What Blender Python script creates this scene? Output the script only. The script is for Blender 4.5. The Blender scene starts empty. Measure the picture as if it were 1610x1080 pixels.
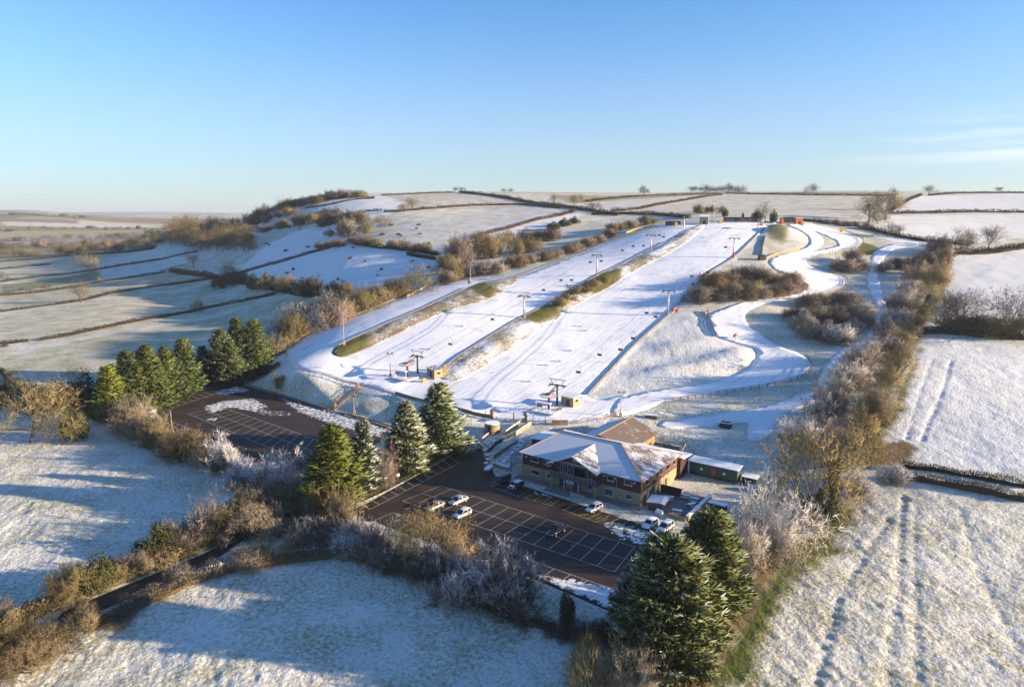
import bpy, bmesh, math, random
import numpy as np
from mathutils import Vector, Matrix
from mathutils.geometry import delaunay_2d_cdt
rng = np.random.default_rng(7); random.seed(7)
R = math.radians
S = bpy.context.scene
COL = S.collection
# ------------------------------------------------------------------ camera
PW, PH, FPX = 1610.0, 1080.0, 1073.0
CAMZ = 60.0
PITCH = math.atan((540.0 - 338.0) / FPX)
cam = bpy.data.cameras.new('camera'); camo = bpy.data.objects.new('camera', cam); COL.objects.link(camo)
camo.location = (0, 0, CAMZ); camo.rotation_euler = (math.pi / 2 - PITCH, 0, 0)
cam.sensor_width = 36.0; cam.lens = FPX / PW * 36.0
cam.clip_start = 1.0; cam.clip_end = 60000.0
S.camera = camo
# ------------------------------------------------------------------ world + sun
SUN_EL, SUN_AZ = 12.5, -10.5        # degrees above the horizon; azimuth measured from +X towards +Y
w = bpy.data.worlds.new('World'); S.world = w; w.use_nodes = True
nt = w.node_tree; nt.nodes.clear()
sky = nt.nodes.new('ShaderNodeTexSky'); sky.sky_type = 'NISHITA'; sky.sun_disc = False
sky.sun_elevation = R(SUN_EL); sky.sun_rotation = R(90 - SUN_AZ)
sky.altitude = 100; sky.air_density = 1.0; sky.dust_density = 0.3; sky.ozone_density = 5.5
bg = nt.nodes.new('ShaderNodeBackground'); bg.inputs['Strength'].default_value = 0.10
wo = nt.nodes.new('ShaderNodeOutputWorld')
# thin cirrus streaks: stretched noise over the sky direction
tc = nt.nodes.new('ShaderNodeTexCoord')
sep = nt.nodes.new('ShaderNodeSeparateXYZ'); nt.links.new(tc.outputs['Generated'], sep.inputs[0])
mp = nt.nodes.new('ShaderNodeMapping'); mp.inputs['Scale'].default_value = (2.0, 2.0, 30.0); mp.inputs['Rotation'].default_value = (0.0, -0.05, 0.0)
nt.links.new(tc.outputs['Generated'], mp.inputs[0])
nz = nt.nodes.new('ShaderNodeTexNoise'); nz.inputs['Scale'].default_value = 1.6; nz.inputs['Detail'].default_value = 7; nz.inputs['Roughness'].default_value = .6
nt.links.new(mp.outputs[0], nz.inputs['Vector'])
def wmap(src, a, b, c=0.0, d=1.0):
    o = nt.nodes.new('ShaderNodeMapRange'); o.interpolation_type = 'SMOOTHSTEP'; nt.links.new(src, o.inputs[0])
    for i, v_ in zip((1, 2, 3, 4), (a, b, c, d)): o.inputs[i].default_value = v_
    return o.outputs[0]
def wmul(a, b):
    o = nt.nodes.new('ShaderNodeMath'); o.operation = 'MULTIPLY'; nt.links.new(a, o.inputs[0]); nt.links.new(b, o.inputs[1]); return o.outputs[0]
band = wmul(wmap(sep.outputs['Z'], .035, .075), wmap(sep.outputs['Z'], .135, .085))
cirrus = wmul(wmul(wmap(nz.outputs['Fac'], .47, .70, 0, .42), band), wmap(sep.outputs['X'], .30, .62))
mx = nt.nodes.new('ShaderNodeMix'); mx.data_type = 'RGBA'
mx.inputs['B'].default_value = (6.5, 6.2, 5.9, 1)
nt.links.new(cirrus, mx.inputs['Factor']); nt.links.new(sky.outputs[0], mx.inputs['A'])
hb = nt.nodes.new('ShaderNodeMapRange'); hb.interpolation_type = 'SMOOTHSTEP'; hb.inputs[1].default_value = 0.30; hb.inputs[2].default_value = -0.03; hb.inputs[4].default_value = 0.62
nt.links.new(sep.outputs['Z'], hb.inputs[0])
mh = nt.nodes.new('ShaderNodeMix'); mh.data_type = 'RGBA'; mh.inputs['B'].default_value = (2.35, 2.55, 2.65, 1)
nt.links.new(hb.outputs[0], mh.inputs['Factor']); nt.links.new(mx.outputs['Result'], mh.inputs['A'])
nt.links.new(mh.outputs['Result'], bg.inputs['Color']); nt.links.new(bg.outputs[0], wo.inputs[0])
sl = bpy.data.lights.new('sun', 'SUN'); sl.energy = 5.0; sl.angle = R(0.53); sl.color = (1.0, 0.775, 0.53)
so = bpy.data.objects.new('sun', sl); COL.objects.link(so)
sd = Vector((math.cos(R(SUN_EL)) * math.cos(R(SUN_AZ)), math.cos(R(SUN_EL)) * math.sin(R(SUN_AZ)), math.sin(R(SUN_EL))))
so.rotation_euler = sd.to_track_quat('Z', 'Y').to_euler(); so.location = (300, 0, 200)
S.view_settings.view_transform = 'Standard'; S.view_settings.look = 'None'
S.view_settings.exposure = 1.45; S.view_settings.gamma = 1.0; S.view_settings.use_curve_mapping = False
S.render.engine = 'CYCLES'
S.cycles.max_bounces = 5; S.cycles.diffuse_bounces = 3; S.cycles.glossy_bounces = 2
S.cycles.transmission_bounces = 2; S.cycles.transparent_max_bounces = 4; S.cycles.volume_bounces = 0
S.cycles.sample_clamp_indirect = 6; S.cycles.use_denoising = True

# ------------------------------------------------------------------ projection helpers
cP, sP = math.cos(PITCH), math.sin(PITCH)
def tanv(v):                       # drop below the camera per metre of Y for picture row v
    return math.tan(PITCH + math.atan((v - 540.0) / FPX))
def pt(u, v, Y=None, z=None):      # a point on the ray of a photo pixel at a given Y or at a given height
    t = tanv(v)
    if Y is None: Y = (CAMZ - z) / t
    z = CAMZ - t * Y
    d = Y * cP + (CAMZ - z) * sP
    return ((u - 805.0) * d / FPX, Y, z)
def px(p):                         # world point -> photo pixel
    x, y, z = p; dz = CAMZ - z
    d = y * cP + dz * sP
    return 805 + x * FPX / d, 540 + FPX * (dz * cP - y * sP) / d
# ------------------------------------------------------------------ terrain height: smooth surface through surveyed points
CZ = """0,1080,-2 400,1080,-2 800,1080,-2 1000,1060,-1 1100,1060,0 1300,1080,.5 1610,1080,.3 0,960,-2 300,950,-2 600,950,-1.5 850,990,-1.2
0,800,-1.5 200,750,-1.5 400,790,-1 300,850,-1.5 1300,900,1 1600,900,1.2 1450,800,3 1600,780,3.5 0,690,-1.5 130,640,-1
250,650,0 330,612,0 480,740,0 620,680,0 540,800,0 750,700,0 800,760,0 1000,850,0 900,900,0 700,830,0 1100,850,0 380,605,0 820,748,0 1006,797,0
1058,751,.1 1157,760,.1 455,573,8.5 500,590,7.7 600,612,5.5 720,650,4.2 860,658,4 960,655,4.2 400,603,0 520,645,0 620,668,0 730,690,.3
1040,630,5.5 1141,667,3.5 1180,700,2 1150,640,5 1250,590,10 1100,590,8 1300,590,10.5 1420,620,9.5 1600,620,9.5 1500,700,5 1600,700,5.5
300,530,1.5 150,530,0 0,560,-1.5 0,480,-1 200,480,1 100,430,0 0,430,-2 200,405,13 100,400,2 200,378,8 0,380,0 100,385,0 400,505,4.5 1230,760,1
1000,610,6.5 900,625,5.2 760,625,5.2 640,600,6.2"""
CY = """560,560,240 540,545,248 824,500,275 700,540,248 850,540,248 938,433,330 1050,495,275 1153,405,350 1100,355,420 1040,365,410 720,455,320
620,500,277 950,480,290 1180,350,430 1255,355,425 1200,540,245 1120,480,283 1200,475,287 1320,440,325 1230,410,345 1340,380,390 1290,500,272 1100,530,250
1380,440,325 1400,380,390 1480,560,222 1600,550,228 1520,450,305 1600,430,325 1600,400,365 1500,395,372 1600,370,415 1450,360,430 1600,345,490
1400,335,520 1600,320,650 1300,330,560 1200,330,560 1100,330,560 1200,308,750 1400,308,750 1600,303,850 1000,310,750 1000,325,600 1300,300,900 1000,303,900
750,302,850 620,306,800 860,345,520 760,330,620 650,340,570 700,370,480 620,360,520 500,320,750 430,325,800 480,350,620 560,400,450 450,420,485 640,420,405
430,460,440 540,460,370 640,460,332 800,410,390 900,390,415 950,350,500 900,370,460 490,500,310 460,480,375 350,450,520 300,410,640 250,415,690 320,385,760
250,440,560 120,475,470 60,455,560 270,390,740 390,370,770 400,345,840 0,352,2300 -60,334,3400 0,333,3400 45,331,3500 100,336,3500 140,341,3500 190,350,3300 250,353,3000 330,356,2600 60,352,2400 130,356,2400 20,342,2800 100,345,2800 170,340,9500 220,337,9800 270,339,9500 330,336,9900 400,341,9500 120,343,8500 300,362,1500 480,540,268
1000,430,332 1500,310,760 1600,301,950"""
ctrl = []
for tok in CZ.split():
    u, v, z = map(float, tok.split(',')); ctrl.append(pt(u, v, z=z))
for tok in CY.split():
    u, v, Y = map(float, tok.split(',')); ctrl.append(pt(u, v, Y=Y))
ctrl += [(-120, 20, -2), (120, 20, .5), (0, -20, -2), (-70, 60, -2), (90, 60, .5), (200, 60, 1), (-200, 60, -2), (250, 150, 3), (-300, 200, -2),
         (400, 300, 28), (600, 450, 55), (0, 1600, 78), (700, 1600, 85), (1500, 1600, 85), (0, 4000, 60), (2000, 4000, 60), (0, 9000, 40), (5000, 9000, 40), (-200, 1500, 60),
         (-700, 700, 0), (-1500, 1200, 0), (-4500, 6000, 40), (-9000, 11000, 70), (-3000, 11000, 45), (3000, 11500, 40)]
ctrl = np.array(ctrl, float)
def warp(x, y):
    return np.stack([x / (y + 150.0) * 3.0, np.log(y + 150.0) * 2.6], -1)
def tps(r2): return np.where(r2 > 1e-12, 0.5 * r2 * np.log(np.maximum(r2, 1e-12)), 0.0)
_c = warp(ctrl[:, 0], ctrl[:, 1]); _n = len(_c)
_K = tps(((_c[:, None] - _c[None]) ** 2).sum(-1)) + np.eye(_n) * 0.0015
_Pm = np.concatenate([np.ones((_n, 1)), _c], 1)
_A = np.zeros((_n + 3, _n + 3)); _A[:_n, :_n] = _K; _A[:_n, _n:] = _Pm; _A[_n:, :_n] = _Pm.T
_w = np.linalg.solve(_A, np.concatenate([ctrl[:, 2], np.zeros(3)]))
def base_h(x, y):
    q = warp(x, y); out = np.empty(len(q))
    for i in range(0, len(q), 20000):
        b = q[i:i + 20000]
        out[i:i + 20000] = tps(((b[:, None] - _c[None]) ** 2).sum(-1)) @ _w[:_n] + _w[_n] + b @ _w[_n + 1:]
    return out
def poly_sd(x, y, P):              # signed distance to a closed polygon, negative inside
    P = np.asarray(P, float); d2 = np.full(len(x), 1e18); ins = np.zeros(len(x), bool)
    for i in range(len(P)):
        a = P[i]; b = P[(i + 1) % len(P)]; e = b - a
        t = np.clip(((x - a[0]) * e[0] + (y - a[1]) * e[1]) / (e @ e + 1e-12), 0, 1)
        d2 = np.minimum(d2, (x - a[0] - t * e[0]) ** 2 + (y - a[1] - t * e[1]) ** 2)
        if a[1] != b[1]:
            c = ((a[1] > y) != (b[1] > y)) & (x < (b[0] - a[0]) * (y - a[1]) / (b[1] - a[1]) + a[0]); ins ^= c
    return np.where(ins, -1, 1) * np.sqrt(d2)
def sd_fast(x, y, P, reach):       # the same, only worked out near the polygon
    P = np.asarray(P, float); out = np.full(len(x), 1e3)
    m = (x > P[:, 0].min() - reach) & (x < P[:, 0].max() + reach) & (y > P[:, 1].min() - reach) & (y < P[:, 1].max() + reach)
    if m.any(): out[m] = poly_sd(x[m], y[m], P)
    return out
def sstep(a, b, x):
    t = np.clip((x - a) / (b - a), 0, 1); return t * t * (3 - 2 * t)
def pz(s, z=0.0): return [pt(*map(float, t.split(',')), z=z) for t in s.split()]
FLAT = []                          # (polygon, level, blend width): made ground
def H(x, y):
    x = np.atleast_1d(np.asarray(x, float)); y = np.atleast_1d(np.asarray(y, float))
    z = base_h(x, y)
    for P, lev, bw in FLAT:
        k = 1 - sstep(0.0, bw, sd_fast(x, y, P, bw + 1)); z = z * (1 - k) + lev * k
    return z
def h1(x, y): return float(H([x], [y])[0])
_Ys = np.concatenate([np.arange(60, 320, 1.0), np.arange(320, 700, 3.0), np.geomspace(700, 12000, 200)])
def hit(u, v):                     # first meeting of a photo pixel's ray with the ground
    t = tanv(v); zr = CAMZ - t * _Ys; X = (u - 805.0) * (_Ys * cP + t * _Ys * sP) / FPX
    hz = H(X, _Ys); k = np.where(hz >= zr)[0]
    if len(k) == 0: i = int(np.argmin(np.abs(zr - hz))); return (float(X[i]), float(_Ys[i]), float(hz[i]))
    i = k[0]
    if i == 0: return (float(X[0]), float(_Ys[0]), float(hz[0]))
    a, b = _Ys[i - 1], _Ys[i]; fa = hz[i - 1] - zr[i - 1]; fb = hz[i] - zr[i]
    Y = a + (b - a) * (-fa) / (fb - fa + 1e-9)
    x = (u - 805.0) * (Y * cP + t * Y * sP) / FPX
    return (float(x), float(Y), h1(x, Y))
def pp(s): return [tuple(map(float, t.split(','))) for t in s.split()]
def hits(s): return [hit(u, v) for u, v in (pp(s) if isinstance(s, str) else s)]
def mpp(p):                        # metres per photo pixel at a world point
    return (p[1] * cP + (CAMZ - p[2]) * sP) / FPX
def smooth_line(P, step, closed=False):   # Catmull-Rom through points, evenly resampled
    P = [np.array(p[:2], float) for p in P]; n = len(P); out = []
    for i in range(n if closed else n - 1):
        if closed: a, b, c, d = P[i - 1], P[i], P[(i + 1) % n], P[(i + 2) % n]
        else: a, b, c, d = P[max(i - 1, 0)], P[i], P[i + 1], P[min(i + 2, n - 1)]
        k = max(1, int(np.linalg.norm(c - b) / step))
        for j in range(k):
            t = j / k
            out.append(0.5 * (2 * b + (c - a) * t + (2 * a - 5 * b + 4 * c - d) * t * t + (3 * b - 3 * c + d - a) * t ** 3))
    if not closed: out.append(P[-1])
    return np.array(out)
# smooth value noise in numpy
def vnoise(x, y, seed=0):
    xi = np.floor(x).astype(np.int64); yi = np.floor(y).astype(np.int64); fx = x - xi; fy = y - yi
    fx = fx * fx * (3 - 2 * fx); fy = fy * fy * (3 - 2 * fy)
    def hsh(a, b):
        n = (a * 374761393 + b * 668265263 + seed * 974634777) & 0x7fffffff
        n = ((n ^ (n >> 13)) * 1274126177) & 0x7fffffff
        return ((n ^ (n >> 16)) & 0xffff) / 65535.0
    return (hsh(xi, yi) * (1 - fx) + hsh(xi + 1, yi) * fx) * (1 - fy) + (hsh(xi, yi + 1) * (1 - fx) + hsh(xi + 1, yi + 1) * fx) * fy
def fbm(x, y, o=4, seed=0):
    s = 0; a = 1; n = 0
    for k in range(o): s = s + a * vnoise(x * 2 ** k, y * 2 ** k, seed + k); n += a; a *= .5
    return s / n
# ------------------------------------------------------------------ mesh helpers
def mesh_np(name, V, F=None, Q=None, smooth=False):
    V = np.asarray(V, np.float32).reshape(-1, 3); me = bpy.data.meshes.new(name)
    F = np.zeros((0, 3), np.int32) if F is None else np.asarray(F, np.int32).reshape(-1, 3)
    Q = np.zeros((0, 4), np.int32) if Q is None else np.asarray(Q, np.int32).reshape(-1, 4)
    nl = F.size + Q.size; npoly = len(F) + len(Q)
    me.vertices.add(len(V)); me.vertices.foreach_set('co', V.ravel())
    me.loops.add(nl); me.polygons.add(npoly)
    me.loops.foreach_set('vertex_index', np.concatenate([F.ravel(), Q.ravel()]).astype(np.int32))
    st = np.concatenate([np.arange(len(F)) * 3, F.size + np.arange(len(Q)) * 4]).astype(np.int32)
    me.polygons.foreach_set('loop_start', st)
    if smooth: me.polygons.foreach_set('use_smooth', np.ones(npoly, bool))
    me.update(calc_edges=True); me.validate()
    return me
def link(name, data, m=None, parent=None, **props):
    o = bpy.data.objects.new(name, data); COL.objects.link(o)
    if m is not None and data is not None and not len(data.materials): data.materials.append(m)
    if parent is not None: o.parent = parent
    for k, v in props.items(): o[k] = v
    return o
def thing(name, label, cat, loc=(0, 0, 0), rz=0.0, group=None, scale=1.0):
    o = bpy.data.objects.new(name, None); COL.objects.link(o); o.location = loc; o.rotation_euler = (0, 0, rz)
    o.scale = (scale,) * 3; o.empty_display_size = .2
    o['label'] = label; o['category'] = cat
    if group: o['group'] = group
    return o
def tag(o, label, cat, group=None):
    o['label'] = label; o['category'] = cat
    if group: o['group'] = group
    return o
def copy_tree(o, parent=None):
    c = o.copy(); COL.objects.link(c); c.parent = parent
    for ch in o.children: copy_tree(ch, c)
    return c
class MB:                          # collects simple solids into one mesh
    def __init__(s): s.V = []; s.F = []
    def add(s, vs, fs, M=None):
        k = len(s.V)
        for v in vs: s.V.append(tuple(M @ Vector(v)) if M is not None else tuple(v))
        for f in fs: s.F.append([i + k for i in f])
        return s
    def box(s, x0, x1, y0, y1, z0, z1, M=None):
        return s.add([(x0, y0, z0), (x1, y0, z0), (x1, y1, z0), (x0, y1, z0), (x0, y0, z1), (x1, y0, z1), (x1, y1, z1), (x0, y1, z1)],
                     [(3, 2, 1, 0), (4, 5, 6, 7), (0, 1, 5, 4), (1, 2, 6, 5), (2, 3, 7, 6), (3, 0, 4, 7)], M)
    def bar(s, a, b, w=.1, h=None, r=None, n=6, r2=None):   # a beam (w x h) or a tube (r) from a to b
        a = Vector(a); b = Vector(b); d = b - a; L = d.length
        if L < 1e-6: return s
        d /= L; up = Vector((0, 0, 1)) if abs(d.z) < .95 else Vector((0, 1, 0))
        sx = d.cross(up).normalized(); sy = sx.cross(d)
        if r is None:
            h = h or w; c = [(-w / 2, -h / 2), (w / 2, -h / 2), (w / 2, h / 2), (-w / 2, h / 2)]; c2 = c
        else:
            r2 = r if r2 is None else r2
            c = [(r * math.cos(2 * math.pi * i / n), r * math.sin(2 * math.pi * i / n)) for i in range(n)]
            c2 = [(x * r2 / r, y * r2 / r) for x, y in c]
        n = len(c)
        vs = [a + sx * x + sy * y for x, y in c] + [b + sx * x + sy * y for x, y in c2]
        fs = [tuple(range(n))[::-1], tuple(range(n, 2 * n))] + [(i, (i + 1) % n, n + (i + 1) % n, n + i) for i in range(n)]
        return s.add(vs, fs)
    def prism(s, poly, z0, z1, M=None):   # vertical prism over an xy outline
        n = len(poly)
        return s.add([(x, y, z0) for x, y in poly] + [(x, y, z1) for x, y in poly],
                     [tuple(range(n))[::-1], tuple(range(n, 2 * n))] + [(i, (i + 1) % n, n + (i + 1) % n, n + i) for i in range(n)], M)
    def loft(s, rings, cap=True):
        n = len(rings[0]); k = len(s.V)
        for r in rings: s.V += [tuple(v) for v in r]
        for j in range(len(rings) - 1):
            for i in range(n): s.F.append([k + j * n + i, k + j * n + (i + 1) % n, k + (j + 1) * n + (i + 1) % n, k + (j + 1) * n + i])
        if cap: s.F.append([k + i for i in range(n)][::-1]); s.F.append([k + (len(rings) - 1) * n + i for i in range(n)])
        return s
    def mesh(s, name, smooth=False):
        me = bpy.data.meshes.new(name); me.from_pydata(s.V, [], s.F)
        bm = bmesh.new(); bm.from_mesh(me); bmesh.ops.recalc_face_normals(bm, faces=bm.faces); bm.to_mesh(me); bm.free()
        if smooth: me.polygons.foreach_set('use_smooth', np.ones(len(me.polygons), bool))
        return me
    def build(s, name, m, parent=None, smooth=False, **props):
        return link(name, s.mesh(name, smooth), m, parent, **props)
def drape(name, P, step, off, m, bulge=None, jit=0.25, **props):
    """a sheet that follows the ground inside outline P, lifted by off and by bulge(distance to the edge)"""
    P = np.asarray(P)[:, :2]; x0, y0 = P.min(0); x1, y1 = P.max(0)
    gx, gy = np.meshgrid(np.arange(x0, x1, step), np.arange(y0, y1, step)); gx = gx.ravel(); gy = gy.ravel()
    gx = gx + rng.uniform(-jit, jit, len(gx)) * step; gy = gy + rng.uniform(-jit, jit, len(gy)) * step
    sd = poly_sd(gx, gy, P); k = sd < -step * .45
    pts = np.concatenate([P, np.stack([gx[k], gy[k]], -1)]); n = len(P)
    r = delaunay_2d_cdt([Vector(p) for p in pts], [(i, (i + 1) % n) for i in range(n)], [list(range(n))], 1, 1e-4)
    vo = np.array([tuple(v) for v in r[0]]); z = H(vo[:, 0], vo[:, 1]) + off
    d = np.maximum(0, -poly_sd(vo[:, 0], vo[:, 1], P))
    if bulge is not None: z = z + bulge(d, vo[:, 0], vo[:, 1])
    # an outer skirt turns the rim down into the ground
    V = [tuple(v) + (zz,) for v, zz in zip(vo, z)]; F = [list(f) for f in r[2]]
    cnt = {}
    for f in F:
        for a, b in zip(f, f[1:] + f[:1]): cnt[(a, b)] = cnt.get((a, b), 0) + 1
    rim = [(a, b) for (a, b) in cnt if (b, a) not in cnt]
    low = {}
    for a, b in rim:
        for q in (a, b):
            if q not in low: low[q] = len(V); V.append((V[q][0], V[q][1], V[q][2] - off - .35))
    for a, b in rim: F.append([b, a, low[a], low[b]])
    me = bpy.data.meshes.new(name); me.from_pydata(V, [], F)
    me.polygons.foreach_set('use_smooth', np.ones(len(me.polygons), bool))
    return link(name, me, m, None, **props)
# ------------------------------------------------------------------ materials
MATS = {}
class NB:                          # small node-graph helper
    def __init__(s, name, rough=.85, spec=.2):
        s.m = bpy.data.materials.new(name); s.m.use_nodes = True; s.t = s.m.node_tree
        s.b = s.t.nodes['Principled BSDF']; s.b.inputs['Roughness'].default_value = rough
        s.b.inputs['Specular IOR Level'].default_value = spec; MATS[name] = s.m
    def n(s, typ, **kw):
        o = s.t.nodes.new(typ)
        for k, v in kw.items(): setattr(o, k, v)
        return o
    def sock(s, i, v):
        if v is None: return
        if hasattr(v, 'is_linked') or hasattr(v, 'links'): s.t.links.new(v, i)
        elif isinstance(v, (tuple, list)) and len(v) == 3 and i.type == 'RGBA': i.default_value = (*v, 1)
        else: i.default_value = v
    def coords(s, kind='Object', scale=(1, 1, 1), rot=(0, 0, 0)):
        if kind == 'World': o = s.n('ShaderNodeNewGeometry').outputs['Position']
        else: o = s.n('ShaderNodeTexCoord').outputs[kind]
        if any(rot):
            m0 = s.n('ShaderNodeMapping'); m0.inputs['Rotation'].default_value = rot; s.t.links.new(o, m0.inputs[0]); o = m0.outputs[0]
        mp = s.n('ShaderNodeMapping'); mp.inputs['Scale'].default_value = scale
        s.t.links.new(o, mp.inputs[0]); return mp.outputs[0]
    def noise(s, vec, scale=1.0, detail=4.0, rough=.55, dist=0.0):
        o = s.n('ShaderNodeTexNoise'); s.sock(o.inputs['Vector'], vec); o.inputs['Scale'].default_value = scale
        o.inputs['Detail'].default_value = detail; o.inputs['Roughness'].default_value = rough; o.inputs['Distortion'].default_value = dist
        return o.outputs['Fac']
    def vor(s, vec, scale=1.0, feature='F1'):
        o = s.n('ShaderNodeTexVoronoi', feature=feature); s.sock(o.inputs['Vector'], vec); o.inputs['Scale'].default_value = scale
        return o.outputs['Distance']
    def math(s, op, a, b=None, c=None, clamp=False):
        o = s.n('ShaderNodeMath', operation=op, use_clamp=clamp); s.sock(o.inputs[0], a); s.sock(o.inputs[1], b); s.sock(o.inputs[2], c)
        return o.outputs[0]
    def ramp(s, f, a, b, lo=0.0, hi=1.0):
        o = s.n('ShaderNodeMapRange', interpolation_type='SMOOTHSTEP'); s.sock(o.inputs[0], f); s.sock(o.inputs[1], a); s.sock(o.inputs[2], b)
        s.sock(o.inputs[3], lo); s.sock(o.inputs[4], hi); return o.outputs[0]
    def mix(s, f, a, b, mode='MIX'):
        o = s.n('ShaderNodeMix', data_type='RGBA', blend_type=mode); s.sock(o.inputs['Factor'], f)
        s.sock(o.inputs['A'], a); s.sock(o.inputs['B'], b); return o.outputs['Result']
    def attr(s, name, typ='GEOMETRY'):
        o = s.n('ShaderNodeAttribute', attribute_name=name, attribute_type=typ); return o
    def sep(s, c):
        o = s.n('ShaderNodeSeparateColor'); s.sock(o.inputs[0], c); return o.outputs
    def bump(s, h, strength=.5, dist=.1):
        o = s.n('ShaderNodeBump'); s.sock(o.inputs['Height'], h); s.sock(o.inputs['Strength'], strength); o.inputs['Distance'].default_value = dist
        s.t.links.new(o.outputs[0], s.b.inputs['Normal'])
    def col(s, c): s.sock(s.b.inputs['Base Color'], c); return s
    def ro(s, r): s.sock(s.b.inputs['Roughness'], r); return s
    def upz(s):
        g = s.n('ShaderNodeNewGeometry'); o = s.n('ShaderNodeSeparateXYZ'); s.t.links.new(g.outputs['Normal'], o.inputs[0]); return o.outputs[2]
def simple(name, c, rough=.7, spec=.25, var=.15, scale=3.0, metal=0.0, bump=0.0, snow=0.0):
    b = NB(name, rough, spec); v = b.coords('Object'); f = b.noise(v, scale, 5, .6)
    dark = tuple(x * (1 - var) for x in c); lite = tuple(min(1, x * (1 + var)) for x in c)
    cc = b.mix(b.ramp(f, .3, .7), dark, lite)
    if snow > 0:
        k = b.math('MULTIPLY', b.ramp(b.upz(), .55, .8), b.ramp(b.noise(v, 1.4, 4, .6), .62 - snow * .45, .72 - snow * .45))
        cc = b.mix(k, cc, (.80, .83, .87))
    b.col(cc); b.b.inputs['Metallic'].default_value = metal
    if bump: b.bump(f, bump, .05)
    return b.m
SNOWC = (.84, .86, .885)
# ground: pasture under uneven frost. zone.r = how much is white, zone.g = lush, zone.b = dry
b = NB('pasture', .95, .05); P_ = b.coords('World'); za = b.attr('zone'); z = b.sep(za.outputs['Color'])
tus = b.noise(P_, 1.5, 5, .62, .4); lump = b.vor(b.coords('World', (1, 1, 1)), 1.5); big = b.noise(P_, .09, 4, .6); fine = b.noise(P_, 4.5, 3, .6)
ridge = b.math('MULTIPLY_ADD', fine, .35, b.math('MULTIPLY', tus, .65))
sc = b.math('ADD', b.math('MULTIPLY', ridge, .80), b.math('MULTIPLY', big, .20))
thr = b.math('MULTIPLY_ADD', z[0], -.46, .73)
fr = b.ramp(sc, b.math('ADD', thr, -.10), b.math('ADD', thr, .10))
grass = b.mix(z[1], b.mix(b.ramp(big, .35, .65), (.32, .30, .145), (.42, .38, .215)), (.10, .125, .03))
grass = b.mix(z[2], grass, b.mix(b.ramp(tus, .3, .7), (.16, .10, .05), (.28, .20, .11)))
b.col(b.mix(b.math('MULTIPLY', fr, b.math('MULTIPLY_ADD', z[0], .50, .47, True)), grass, (.78, .80, .82)))
b.bump(b.math('ADD', b.math('MULTIPLY', tus, 1.0), b.math('MULTIPLY', lump, -.35)), b.math('MULTIPLY', za.outputs['Alpha'], .75), .30)
# snow on the pistes
b = NB('piste_snow', .8, .15); v1 = b.coords('World', (.05, 1, 1), (0, 0, R(-53))); v2 = b.coords('World')
st = b.noise(v1, .8, 5, .6); bl = b.noise(v2, .12, 5, .6, .5); fi = b.noise(v2, 1.6, 4, .6)
st2 = b.noise(b.coords('World', (.03, 2.2, 1), (0, 0, R(-53))), .8, 4, .6); c = b.mix(b.ramp(st, .48, .74), SNOWC, (.66, .67, .69)); c = b.mix(b.ramp(st2, .56, .72, 0, .55), c, (.60, .60, .60)); c = b.mix(b.ramp(b.math('ADD', bl, b.math('MULTIPLY', fi, .25)), .70, .86, 0, .6), c, (.50, .49, .44))
b.col(c); b.bump(b.math('ADD', b.math('MULTIPLY', st, .9), b.math('MULTIPLY', fi, .5)), .5, .25)
# snow packed on tracks, with ruts of earth
b = NB('track_snow', .85, .15); v2 = b.coords('World'); bl = b.noise(v2, .35, 6, .65, .8); fi = b.noise(v2, 2.2, 4, .6)
b.col(b.mix(b.ramp(bl, .60, .76, 0, .75), (.78, .80, .82), (.24, .23, .17))); b.bump(b.math('ADD', bl, b.math('MULTIPLY', fi, .4)), .6, .4)
# car-park tarmac; attribute snow = where snow has not been cleared
b = NB('tarmac', .7, .18); v2 = b.coords('World'); f1 = b.noise(v2, .16, 5, .6, .6); f2 = b.noise(v2, 9, 3, .6); f3 = b.noise(v2, .9, 6, .7, .5)
c = b.mix(b.ramp(f1, .3, .7), (.030, .022, .018), (.056, .041, .033)); wt = b.noise(b.coords('World', (.06, 1.2, 1), (0, 0, R(36))), 1.0, 4, .6); c = b.mix(b.ramp(wt, .52, .75, 0, .5), c, (.085, .068, .058)); c = b.mix(b.ramp(f2, .45, .8, 0, .3), c, (.09, .08, .07))
sn = b.attr('snow').outputs['Fac']
k = b.ramp(b.math('ADD', sn, b.math('MULTIPLY', b.math('ADD', f3, -.5), 2.0)), .46, .70)
b.col(b.mix(k, c, (.74, .77, .80))); b.ro(b.ramp(f1, .3, .75, .5, .85)); b.bump(b.math('ADD', b.math('MULTIPLY', f2, .2), k), .35, .05)
# banks between the pistes: grass with thin snow. attribute-free, patches by noise
def bank_mat(name, white, lush):
    b = NB(name, .95, .05); v = b.coords('World'); a = b.noise(v, .10, 4, .6, .4); t = b.noise(v, 1.2, 5, .7); g = b.noise(v, .045, 3, .6)
    lu = b.attr('lush').outputs['Fac']
    gr = b.mix(b.ramp(b.math('ADD', lu, b.math('MULTIPLY', b.math('ADD', t, -.5), 2.2)), .30, .75), b.mix(g, (.25, .205, .115), (.34, .28, .165)), (.155, .15, .05))
    k = b.ramp(b.math('ADD', b.math('ADD', b.math('MULTIPLY', a, .45), b.math('MULTIPLY', t, .55)), b.math('MULTIPLY', lu, -.4)), .70 - white * .4, .86 - white * .4)
    b.col(b.mix(k, gr, (.78, .79, .80))); b.bump(t, .8, .35); return b.m
bank_mat('bank_frosty', .72, .0); bank_mat('bank_grassy', .58, .12); bank_mat('bank_green', .0, 1.2); bank_mat('bank_snowy', .82, .1)
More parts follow.
